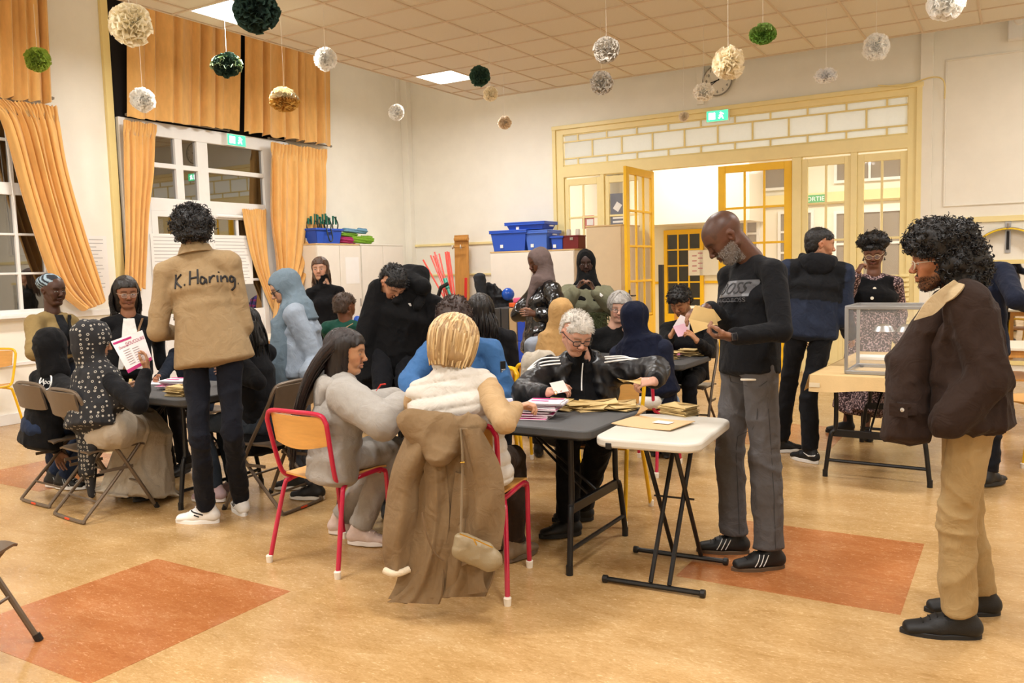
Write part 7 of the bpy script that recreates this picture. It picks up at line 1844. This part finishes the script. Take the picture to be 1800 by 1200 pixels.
cloth_roll(10.25, 2.03, .06, .42, '#8fc03a', 'lime green bundled cloth on the right of the cabinet pile', 1); cloth_roll(9.98, 2.10, .035, .3, '#7fb23a', 'green cloth in the middle of the cabinet pile', 2); cloth_roll(10.12, 2.165, .04, .45, '#7fb0d0', 'light blue cloth on top of the cabinet pile', 3)
crate('storage_box', -6.78, 11.38, 1.785, .62, .42, .30, .05, 'blue lidded storage box on the left of the cream cabinet', True)
crate('storage_box', -6.30, 11.42, 1.785, .38, .42, .28, 0, 'blue storage box in the middle of the cream cabinet', True, mat('lighter_blue_plastic', '#4a72d0', .35))
crate('storage_box', -6.5, 11.42, 2.10, .66, .42, .10, .03, 'shallow blue storage box stacked on top of the others', True)
crate('storage_box', -5.98, 11.42, 1.785, .2, .3, .2, 0, 'small blue storage box beside the dark red box')
rb = empty('red_box', (-5.75, 11.4, 1.785), 0, 'dark red box with a clasp on the right end of the cream cabinet', 'box'); MB().box((0, 0, .09), (.26, .25, .18)).build('body', mat('dark_red', '#6e1a1c', .5), rb, world=False, bevel=.008)
MB().box((0, 0, .19), (.27, .26, .02)).build('lid', mat('dark_red', '#6e1a1c', .5), rb, world=False, bevel=.004); MB().box((.02, -.13, .15), (.05, .012, .04)).build('clasp', m_chrome, rb, world=False)
for k, x in enumerate((-5.85, -5.70)): tag(MB().lathe([(0, 0), (.035, 0), (.035, .07), (.03, .08), (.03, .09), (0, .09)], 16, Matrix.Translation((x, 11.42, 1.99))).build('glass_jar', mat('jar_glass', '#d8d4cc', .15, alpha=.6)), ('left' if not k else 'right')+' small glass jar standing on the dark red box', 'jar')
# gym bench board leaning, sticks, mats, coats
bd = empty('wooden_board', (-7.3, 11.3, 0), 0, 'varnished wooden gym board with a hook rail leaning upright against the back wall', 'board')
def slab(a, b, w_, t_, M_, name, par): 
    a, b = Vector(a), Vector(b); L_ = (b-a).length; Mx = frame_M((a+b)/2, (1, 0, 0), b-a); MB().box((0, 0, 0), (w_, L_, t_), M=Mx).build(name, M_, par, bevel=.006)
pa, pb = onY(812, 530, 11.0), onY(811, 413, 11.6); slab((pb.x, 11.56, .0), (pb.x, 11.6, pb.z), .27, .035, m_wood, 'board', bd)
t0 = onY(811, 420, 11.55); MB().tube([(t0.x-.13, 11.55, t0.z), (t0.x+.13, 11.55, t0.z)], .035, 10).build('bolster', m_wood, bd); MB().tube([(t0.x-.12, 11.46, t0.z-.13), (t0.x+.12, 11.46, t0.z-.13)], .018, 8).build('hook_rail', m_wood, bd)
for s_ in (-1, 1): MB().tube(smooth_path([(t0.x+s_*.08, 11.45, t0.z-.12), (t0.x+s_*.08, 11.40, t0.z-.16), (t0.x+s_*.08, 11.40, t0.z-.1)], 4), .008, 6).build('hook', m_chrome, bd)
m_stick = mat('red_stick', '#e4564a', .35); m_stick2 = mat('red_flat', '#c9281e', .4)
bk_ = empty('stick_bin', (-7.15, 10.55, 0), 0, 'dark bin holding the red gym sticks, hidden behind the afro and black coat', 'bin')
MB().lathe([(.0, .0), (.2, .0), (.24, .62), (.25, .63), (.23, .63), (.19, .03), (0, .03)], 24).build('body', mat('bin_grey', '#4a4450', .5), bk_, world=False); MB().lathe([(.24, .6), (.262, .6), (.262, .64), (.24, .64)], 24).build('rim', m_black, bk_, world=False)
for k, (a, b) in enumerate((((778, 518), (744, 457)), ((786, 520), (757, 449)), ((782, 522), (764, 443)), ((787, 520), (767, 448)), ((789, 521), (772, 446)), ((793, 522), (783, 443)), ((796, 524), (786, 442)), ((800, 524), (789, 443)), ((790, 524), (762, 450)))):
    p, q = onY(a[0], a[1], 10.5+.03*(k % 4)), onY(b[0], b[1], 10.75); d_ = (q-p).normalized(); tag(MB().tube([p-d_*.6, q], .013, 8).build('gym_stick', m_stick), ('leftmost and most slanted ' if k == 0 else '')+'red plastic gym stick standing in the bundle beside the wooden board', 'stick', 'red gym sticks')
p, q = onY(818, 520, 10.5), onY(812, 489, 10.52); slab(p-(q-p)*1.2, q, .045, .02, m_stick2, 'flat_paddle', None); o = bpy.data.objects['flat_paddle']; tag(o, 'short flat red paddle in front of the wooden board', 'paddle')
p, q = onY(794, 528, 10.4), onY(782, 490, 10.5); rk = empty('green_racket', p, 0, 'turquoise green plastic bat leaning among the red sticks', 'bat'); MB().tube([p-(q-p)*.5, p.lerp(q, .6)], .022, 8).build('shaft', mat('turquoise', '#2f9d86', .4), rk); MB().tube([p.lerp(q, .55), q], .032, 10).build('grip', mat('turquoise', '#2f9d86', .4), rk)
hs_ = MB().tube([onY(770, 522, 10.3), onY(775, 505, 10.3), onY(788, 498, 10.35)], .03, 8); tag(hs_.build('strap_handle', m_black), 'black strap handle sticking up left of the green bat', 'strap')
m_plaid = mat('pink_blue_plaid', '#a0408c', .8, var=.6, vscale=18)
S = SDF(); p = onY(755, 555, 9.9); S.ball(p, (.22, .16, .32), .05); S.ball(p+Vector((.25, .05, .0)), (.15, .14, .2), .05); V_, Q_ = S.mesh(.02, disp=folds(.03, (7, 7, 7)))
C_ = np.where((np.sin(V_[:, 2]*70) > .3)[:, None], np.array(srgb('#c43f86')), np.array(srgb('#5b4aa0'))); C_ = np.where((np.sin(V_[:, 0]*80) > .6)[:, None], np.array(srgb('#20222c')), C_)
o = np_mesh('checked_bag', V_, Q_, mat('checked_cloth', '#888888', .8, attr='Col'), None, C_); tag(o, 'pink and purple checked bag behind the black coated man', 'bag'); o.location.z -= 0
st2 = MB().mm((p.x-.4, 9.7, 0), (p.x+.6, 10.3, .74)); tag(st2.build('low_bench', m_wood, bevel=.01), 'low wooden bench carrying the checked bag behind the table', 'bench')
# coat pile
p = onY(860, 530, 9.7); S = SDF()
for dx, dz, r in ((0, .0, .2), (-.12, -.1, .2), (.14, -.02, .2), (.02, .15, .13), (.24, -.08, .16), (-.2, -.25, .16), (.1, -.3, .18), (0, -.5, .2)): S.ball(p+Vector((dx, rnd.uniform(-.05, .05), dz)), (r, r*.8, r*.9), .06)
V_, Q_ = S.mesh(.018, disp=folds(.035, (7, 7, 5))); o = np_mesh('coat_pile', V_, Q_, cloth('black_puffer', '#19191c', .6), None); tag(o, 'heap of black coats beside the blue mats at the back', 'coats')
tag(MB().mm((p.x-.3, 9.5, 0), (p.x+.28, 10.0, .72)).build('wooden_crate', m_wood, bevel=.01), 'wooden crate under the heap of black coats', 'crate')
p = onY(845, 500, 9.6); S = SDF(); S.ec(p+Vector((.05, -.1, .1)), p+Vector((.12, -.14, -.32)), .085, .06, k=.03); S.ec(p+Vector((.12, -.14, -.32)), p+Vector((.14, -.14, -.38)), .055, .05, k=.03); V_, Q_ = S.mesh(.014, disp=folds(.015, (12, 12, 8))); o = np_mesh('coat_sleeve', V_, Q_, cloth('grey_sleeve', '#34373c', .8), None); tag(o, 'dark grey sleeve hanging from the heap of coats', 'sleeve')
p = onY(893, 517, 9.6); b_ = MB().lathe([(.085*math.sin(PI*k/14), -.085*math.cos(PI*k/14)) for k in range(15)], 24, Matrix.Translation(p)); tag(b_.build('ball', mat('blue_ball', '#1c52b8', .25), smooth=80), 'small shiny blue ball on the coats beside the mats', 'ball')
b_ = MB().lathe([(.06*math.sin(PI*k/14), -.06*math.cos(PI*k/14)) for k in range(15)], 24, Matrix.Translation(onY(629, 521, 9.8))); 
m_mg_, m_mb = mat('charcoal_mat', '#3a3836', .7), mat('blue_mat', '#2146b8', .5)
for k in range(5):
    xx = -5.50+.115*k; zt_ = 1.04; r_ = empty('gym_mat', (xx, 9.05, 0), 0, ('leftmost', 'second from left', 'third from left', 'fourth from left', 'rightmost')[k]+' of the upright gym mats beside the leather jacket', 'mat', 'upright gym mats')
    mm_ = m_mg_ if k < 2 else (mat('beige_mat', '#b59a72', .7) if k in (2, 4) else m_mb)
    for z0_, z1_, mt_, nm_ in ((0, .34, mm_, 'lower_panel'), (.34, .64, m_mb if k != 2 else mm_, 'blue_panel'), (.64, zt_, mm_, 'upper_panel')): MB().box((0, 0, (z0_+z1_)/2), (.105, .6, z1_-z0_)).build(nm_, mt_, r_, world=False, bevel=.012)
tag(MB().mm((-5.68, 8.75, 0), (-5.58, 9.35, .93)).build('wooden_end_panel', m_wood, bevel=.006), 'plywood side panel left of the upright gym mats', 'panel')
tag(MB().mm((-5.38, 8.85, 1.045), (-5.02, 9.2, 1.10)).build('foam_block', mat('orange_foam', '#e8662a', .6), bevel=.01), 'orange foam block on top of the gym mats', 'block'); tag(MB().mm((-5.32, 8.85, 1.101), (-5.05, 9.15, 1.16)).build('foam_block', mat('pink_foam', '#e05a86', .6), bevel=.012), 'pink foam block stacked on the orange one', 'block')
p = onY(626, 522, 9.8); tag(MB().lathe([(.07*math.sin(PI*k/14), -.07*math.cos(PI*k/14)) for k in range(15)], 20, Matrix.Translation((p.x, p.y, .79))).build('ball', mat('blue_ball', '#1c52b8'), smooth=80), 'small blue ball behind the green sweater', 'ball')

# hoops on the right wall
hb_ = empty('hoop_bracket', (-.15, BY, 0), 0, 'grey metal wall bracket from which the hoops hang', 'bracket')
p = onY(1772, 400, BY-.08); MB().mm((p.x-.03, BY-.012, p.z-.30), (p.x+.03, BY, p.z+.09)).build('plate', m_al, hb_); MB().tube([(p.x, BY, p.z+.02), (p.x, BY-.16, p.z+.0), (p.x, BY-.17, p.z+.05)], .012, 8).build('hook', m_al, hb_); MB().mm((p.x-.015, BY-.03, p.z-.26), (p.x+.015, BY-.012, p.z-.04)).build('strap', m_leg, hb_)
for k, cc_ in enumerate(('#1f4c40', '#2f9d62', '#e6c21f', '#efe9df', '#1a1a1a', '#d9642c', '#6c1f1f', '#f0d020')):
    R_h = .40+.004*(k % 3); y = BY-.03-.017*k; cz = p.z+.0-R_h-.002*k
    b_ = MB().tube([(p.x+R_h*math.sin(a), y, cz+R_h*math.cos(a)) for a in [2*PI*i/48 for i in range(48)]], .0095, 7, closed=True)
    tag(b_.build('hoop', mat('hoop'+cc_, cc_, .35)), ('dark green', 'mid green', 'yellow', 'white', 'black', 'orange', 'dark red', 'lemon yellow')[k]+' plastic hoop hanging in the bundle on the right wall', 'hoop', 'hoops on the right wall')

# ------------------------------------------------------------------ coat and bag on the red chair
m_coat = cloth('camel_wool', '#8f7555', .9)
cx_, cy_, dd_ = -2.29, 3.10, 0
def sheet_path(u, v):
    """back of the coat: top edge over the chair back, falling behind it to the floor"""
    a = A3(G(678, 1050, .0)); return None
L_px = [(722, 735), (700, 790), (676, 900), (680, 1010)]; R_px = [(838, 752), (872, 800), (880, 930), (846, 1040)]
def coat_grid(lp, rp, dep, amp, nf, nm_, par, ph=0., bulge=.05, thick=.012, nu=46, nv=30, dtop=0., dbot=0.):
    A = smooth_path([(a, b, 0) for a, b in lp], 8); B = smooth_path([(a, b, 0) for a, b in rp], 8)
    def fn(u, v):
        a = polyl(A, v); b = polyl(B, v); q = a.lerp(b, u)
        f_ = amp*(.25+.75*v)*(math.sin(u*nf*2*PI+ph+1.2*math.sin(v*2))+.4*math.sin(u*nf*4.7*PI+ph*2+v*2))
        return U(q.x, q.y, dep+dtop*(1-v)+dbot*v+f_-bulge*math.sin(u*PI)*(1-.3*v)+.008*math.sin(v*13+u*5))
    return MB().grid(fn, nu, nv, thick=-thick).build(nm_, m_coat, par, smooth=70)
ct = empty('camel_coat', (-2.29, 3.0, 0), 0, 'camel brown hooded coat hanging over the red chair back down to the floor', 'coat')
coat_grid([(735, 740), (722, 800), (712, 900), (700, 1010), (682, 1052)], [(832, 752), (852, 820), (860, 900), (870, 990), (852, 1048)], 3.72, .016, 2.2, 'back', ct, .4, .07, dtop=.06, dbot=.0)
coat_grid([(722, 745), (690, 820), (676, 900), (672, 960), (678, 1003)], [(765, 800), (742, 860), (735, 930), (730, 980), (720, 1003)], 3.74, .012, 1.0, 'sleeve', ct, 1.3, .09, nu=20)
coat_grid([(800, 755), (812, 820), (815, 900), (810, 960), (800, 1000)], [(845, 752), (880, 820), (888, 890), (886, 930), (880, 965)], 3.70, .014, 1.1, 'sleeve', ct, 2.3, .09, nu=20)
coat_grid([(742, 800), (748, 880), (735, 980), (715, 1030), (680, 1058)], [(782, 810), (790, 900), (780, 990), (776, 1040), (770, 1062)], 3.69, .012, 1.4, 'front_panel', ct, .2, .02, nu=20)
coat_grid([(800, 830), (792, 900), (788, 980), (785, 1020), (782, 1050)], [(835, 840), (845, 900), (850, 980), (850, 1020), (858, 1040)], 3.69, .012, 1.3, 'front_panel', ct, 2.2, .02, nu=20)
S = SDF(); a, b, c = A3(U(722, 742, 3.72)), A3(U(772, 800, 3.66)), A3(U(832, 748, 3.74))
S.ec(a, b, .05, .045, k=.04); S.ec(b, c, .045, .045, k=.04); S.ec(a, c, .05, .05, k=.05); S.ball(A3(U(776, 768, 3.72)), (.13, .06, .09), .05, side=CR)
S.ball(A3(U(776, 742, 3.76)), (.09, .05, .03), .02, True, side=CR)
V_, Q_ = S.mesh(.009, disp=folds(.012, (9, 9, 9), seed=8.)); np_mesh('hood', V_, Q_, m_coat, ct)
cf = MB().tube(smooth_path([U(676, 1002, 3.70), U(690, 1008, 3.68), U(705, 1006, 3.68), U(719, 1000, 3.70)], 5), .016, 8); cf.build('sheepskin_cuff', mat('fleece_cream', '#d8c8ae', 1., bump=.8, bscale=300), ct, smooth=60)
pk_ = MB().tube(smooth_path([U(742, 900, 3.62), U(750, 940, 3.61), U(765, 972, 3.62), U(780, 985, 3.63)], 5), .004, 6); pk_.build('pocket_seam', mat('camel_dark', '#6f573c', .9), ct, smooth=60)
# handbag
hb = empty('handbag', U(835, 965, 3.62), 0, 'small taupe nylon crossbody bag hanging by its strap over the camel coat', 'bag')
S = SDF(); S.ec(U(812, 962, 3.58), U(862, 985, 3.58), (.055, .035), (.05, .035), side=CU, k=.03, rc=.04); S.ec(U(808, 945, 3.58), U(858, 962, 3.58), (.02, .02), (.02, .02), k=.03); S.ball(U(870, 985, 3.58), .03, .03)
V_, Q_ = S.mesh(.006, disp=folds(.003, (22, 22, 22))); np_mesh('pouch', V_, Q_, mat('taupe_nylon', '#8f7f62', .45, bump=.2), hb)
MB().tube([U(808, 938, 3.53), U(835, 948, 3.53), U(866, 962, 3.53)], .003, 6).build('zip', mat('gold', '#c9a24a'), hb); 
MB().tube([U(832, 946, 3.53), U(838, 958, 3.52)], .003, 6).build('zip_pull', mat('gold', '#c9a24a'), hb)
MB().tube(smooth_path([U(810, 752, 3.64), U(813, 800, 3.62), U(812, 870, 3.60), U(810, 935, 3.56)], 6), .008, 6, flat=.3).build('strap', mat('taupe_strap', '#85735a', .6), hb)
MB().box((0, 0, 0), (.02, .006, .022), M=frame_M(U(813, 812, 3.60), CR, CU)).build('buckle', mat('gold', '#c9a24a'), hb, bevel=.002)
# cream coat over the chair behind the white-haired man
S = SDF(); S.ec(U(930, 632, 5.35), U(962, 626, 5.4), (.05, .05), (.05, .05), k=.04); S.ec(U(932, 640, 5.33), U(928, 740, 5.33), (.06, .04), (.08, .04), side=CR, k=.05); S.ec(U(950, 635, 5.38), U(948, 760, 5.38), (.1, .04), (.11, .04), side=CR, k=.05)
V_, Q_ = S.mesh(.012, disp=folds(.012, (9, 9, 3))); o = np_mesh('cream_coat', V_, Q_, cloth('cream_wool', '#cfc4b2'), None); tag(o, 'cream coat hung over a chair back to the left of the white-haired man', 'coat')
S = SDF(); S.ec((-2.5, 5.70, .53), (-2.26, 5.72, .53), (.05, .06), (.05, .06), side=(0, 0, 1), k=.03); V_, Q_ = S.mesh(.012, disp=folds(.01, (9, 9, 9))); o = np_mesh('white_garment', V_, Q_, cloth('white_wool', '#e9e4da'), None); tag(o, 'white garment lying on the seat of the red chair behind the tracksuit man', 'garment')

# ------------------------------------------------------------------ hanging paper pom-poms
m_str = mat('white_thread', '#e8e4da', .6)
def pompom(px_, py_, rpx, col, label, dep=None, edge=None, style='ruffle', squash=1., n=None):
    diam = .26; d = dep or min(10.4, max(4.5, F*diam/(2*rpx)))
    c = U(px_, py_, d); r = rpx*d/F; rr = random.Random(int(px_*7+py_)); 
    while c.z+r*.3 > CEIL-.05: d -= .1; c = U(px_, py_, d); r = rpx*d/F
    root = empty('paper_pompom', c, 0, label, 'pom-pom', 'paper pom-poms hanging from the ceiling')
    mb = MB(); 
    N_ = n or 105
    for q_ in [(.0, 0)]: mb.lathe([(.66*r*math.sin(PI*k/10), -.66*r*math.cos(PI*k/10)*squash) for k in range(11)], 16)
    for k in range(N_):
        z = 1-2*(k+.5)/N_; a = k*2.39996; q = math.sqrt(1-z*z); dr = Vector((q*math.cos(a), q*math.sin(a), z)); dr = (dr+Vector((rr.uniform(-.2, .2),)*3)).normalized()
        u_ = dr.orthogonal().normalized(); u_ = Matrix.Rotation(rr.uniform(0, 6.28), 3, dr) @ u_; v_ = dr.cross(u_)
        W_ = r*rr.uniform(.62, .85); ph = rr.uniform(0, 6); rt_ = r*rr.uniform(.8, 1.1)
        fq = rr.uniform(8, 12)
        def fn(s_, t, dr=dr, u_=u_, v_=v_, W_=W_, ph=ph, rt_=rt_, fq=fq):
            x = (s_-.5)*2; w_ = W_*(.12+.88*t)*(1-.25*t*t*0); rad = rt_*(.35+.65*t)*(1-.3*x*x*t); rf = .15*r*t*math.sin(x*fq+ph)
            q = dr*rad+u_*x*w_*.8+v_*(rf+.12*r*t*math.cos(x*3+ph)); q.z *= squash; return q
        mb.grid(fn, 11 if style != 'lace' else 9, 5)
    mt_ = mat('tissue'+col, col, .75, var=.05, vscale=20, transl=.65)
    if edge: mt_ = mat('tissue_two'+col+edge, col, .75, var=.0)
    if style == 'print':
        key = 'printed_tissue'
        if key not in MATS:
            M_ = mat(key, '#d8cfc0', .8); nt = M_.node_tree; vo = nt.nodes.new('ShaderNodeTexVoronoi'); vo.inputs['Scale'].default_value = 55; tc = nt.nodes.new('ShaderNodeTexCoord'); nt.links.new(tc.outputs['Object'], vo.inputs['Vector'])
            cr = nt.nodes.new('ShaderNodeValToRGB'); e = cr.color_ramp.elements; e[0].position = .22; e[0].color = (*srgb('#6a5a4a'), 1); e[1].position = .3; e[1].color = (*srgb('#ddd5c8'), 1); nt.links.new(vo.outputs['Distance'], cr.inputs[0]); nt.links.new(cr.outputs[0], nt.nodes['Principled BSDF'].inputs['Base Color'])
        mt_ = MATS[key]
    o = mb.build('petals', mt_, root, world=False, smooth=80); o['kind'] = 'stuff'
    if edge:
        me = o.data; a_ = me.color_attributes.new('Col', 'FLOAT_COLOR', 'POINT'); co = np.array([v.co for v in me.vertices]); k = (co[:, 2] > (.0 if style != 'rim' else 9)) | (np.linalg.norm(co, axis=1) > .97*r if style == 'rim' else False)
        C_ = np.ones((len(co), 4), np.float32); C_[:, :3] = np.where(k[:, None], np.array(srgb(edge)), np.array(srgb(col))); a_.data.foreach_set('color', C_.ravel()); me.materials[0] = mat('tissue_attr', '#ffffff', .75, attr='Col')
    MB().tube([(0, 0, 0), (0, 0, CEIL-c.z)], .0016, 4).build('thread', m_str, root, world=False)
    MB().lathe([(0, -.004), (r*.12, 0), (0, .004)], 8, Matrix.Rotation(PI/2, 4, 'X')).build('centre_tie', m_str, root, world=False)
W = '#fffefa'
pompom(229, 43, 36, '#f7efd6', 'large cream tissue pom-pom hanging at the upper left in front of the valance curtain', 6.0)
pompom(66, 105, 21, '#a3ba50', 'lime green pom-pom at the far left beside the swept curtain', 8.0)
pompom(251, 176, 21, W, 'white pom-pom in front of the left valance curtain', 7.5)
pompom(399, 115, 27, '#30493a', 'dark green pom-pom with pale rim between the two valance curtains', 8.4, edge='#a9bf90', style='rim', squash=.8)
pompom(451, 18, 39, '#33483d', 'largest dark green pom-pom, cut by the top edge beside the lit panel', 5.6, squash=.95)
pompom(500, 175, 26, '#d8a64e', 'pom-pom of cream over golden yellow hanging before the orange valance', 8.4, edge='#f2e6c4', squash=.8)
pompom(572, 104, 20, W, 'white pom-pom at the right end of the valance curtain', 8.35)
pompom(697, 198, 14, W, 'small white pom-pom with a dangling thread near the room corner', 10.4)
pompom(843, 134, 18, '#46624f', 'dark green pom-pom right of the lit panel at the back', 9.2)
pompom(862, 165, 13, '#fff6de', 'small cream pom-pom just below the dark green one', 9.6)
pompom(887, 215, 12, '#f6e8d2', 'small beige pom-pom alone against the back wall', 10.4)
pompom(1066, 88, 23, '#dddddd', 'upper of the two speckled grey-brown pom-poms', 8.0, style='print')
pompom(1057, 146, 20, '#dddddd', 'lower of the two speckled grey-brown pom-poms', 9.0, style='print')
pompom(1280, 111, 29, '#fff6df', 'large cream pom-pom hanging in front of the wall clock', 7.0)
pompom(1237, 162, 19, '#fffbf2', 'off-white pom-pom just below and left of the wall clock', 9.0, squash=.8)
pompom(1202, 205, 9, '#fbf2e0', 'tiny cream pom-pom against the partition frame left of the exit sign', 10.4)
pompom(1341, 60, 23, '#6f9a3c', 'mid green pom-pom with open petals near the ceiling', 7.4, squash=.75, edge='#86a552')
pompom(1540, 83, 23, W, 'white pom-pom hanging above the right end of the partition', 8.0)
pompom(1452, 133, 20, '#ffffff', 'flattened white pom-pom above the transom panes', 8.8, squash=.65)
pompom(1664, 4, 32, W, 'large white pom-pom cut by the top edge at the right', 5.6)
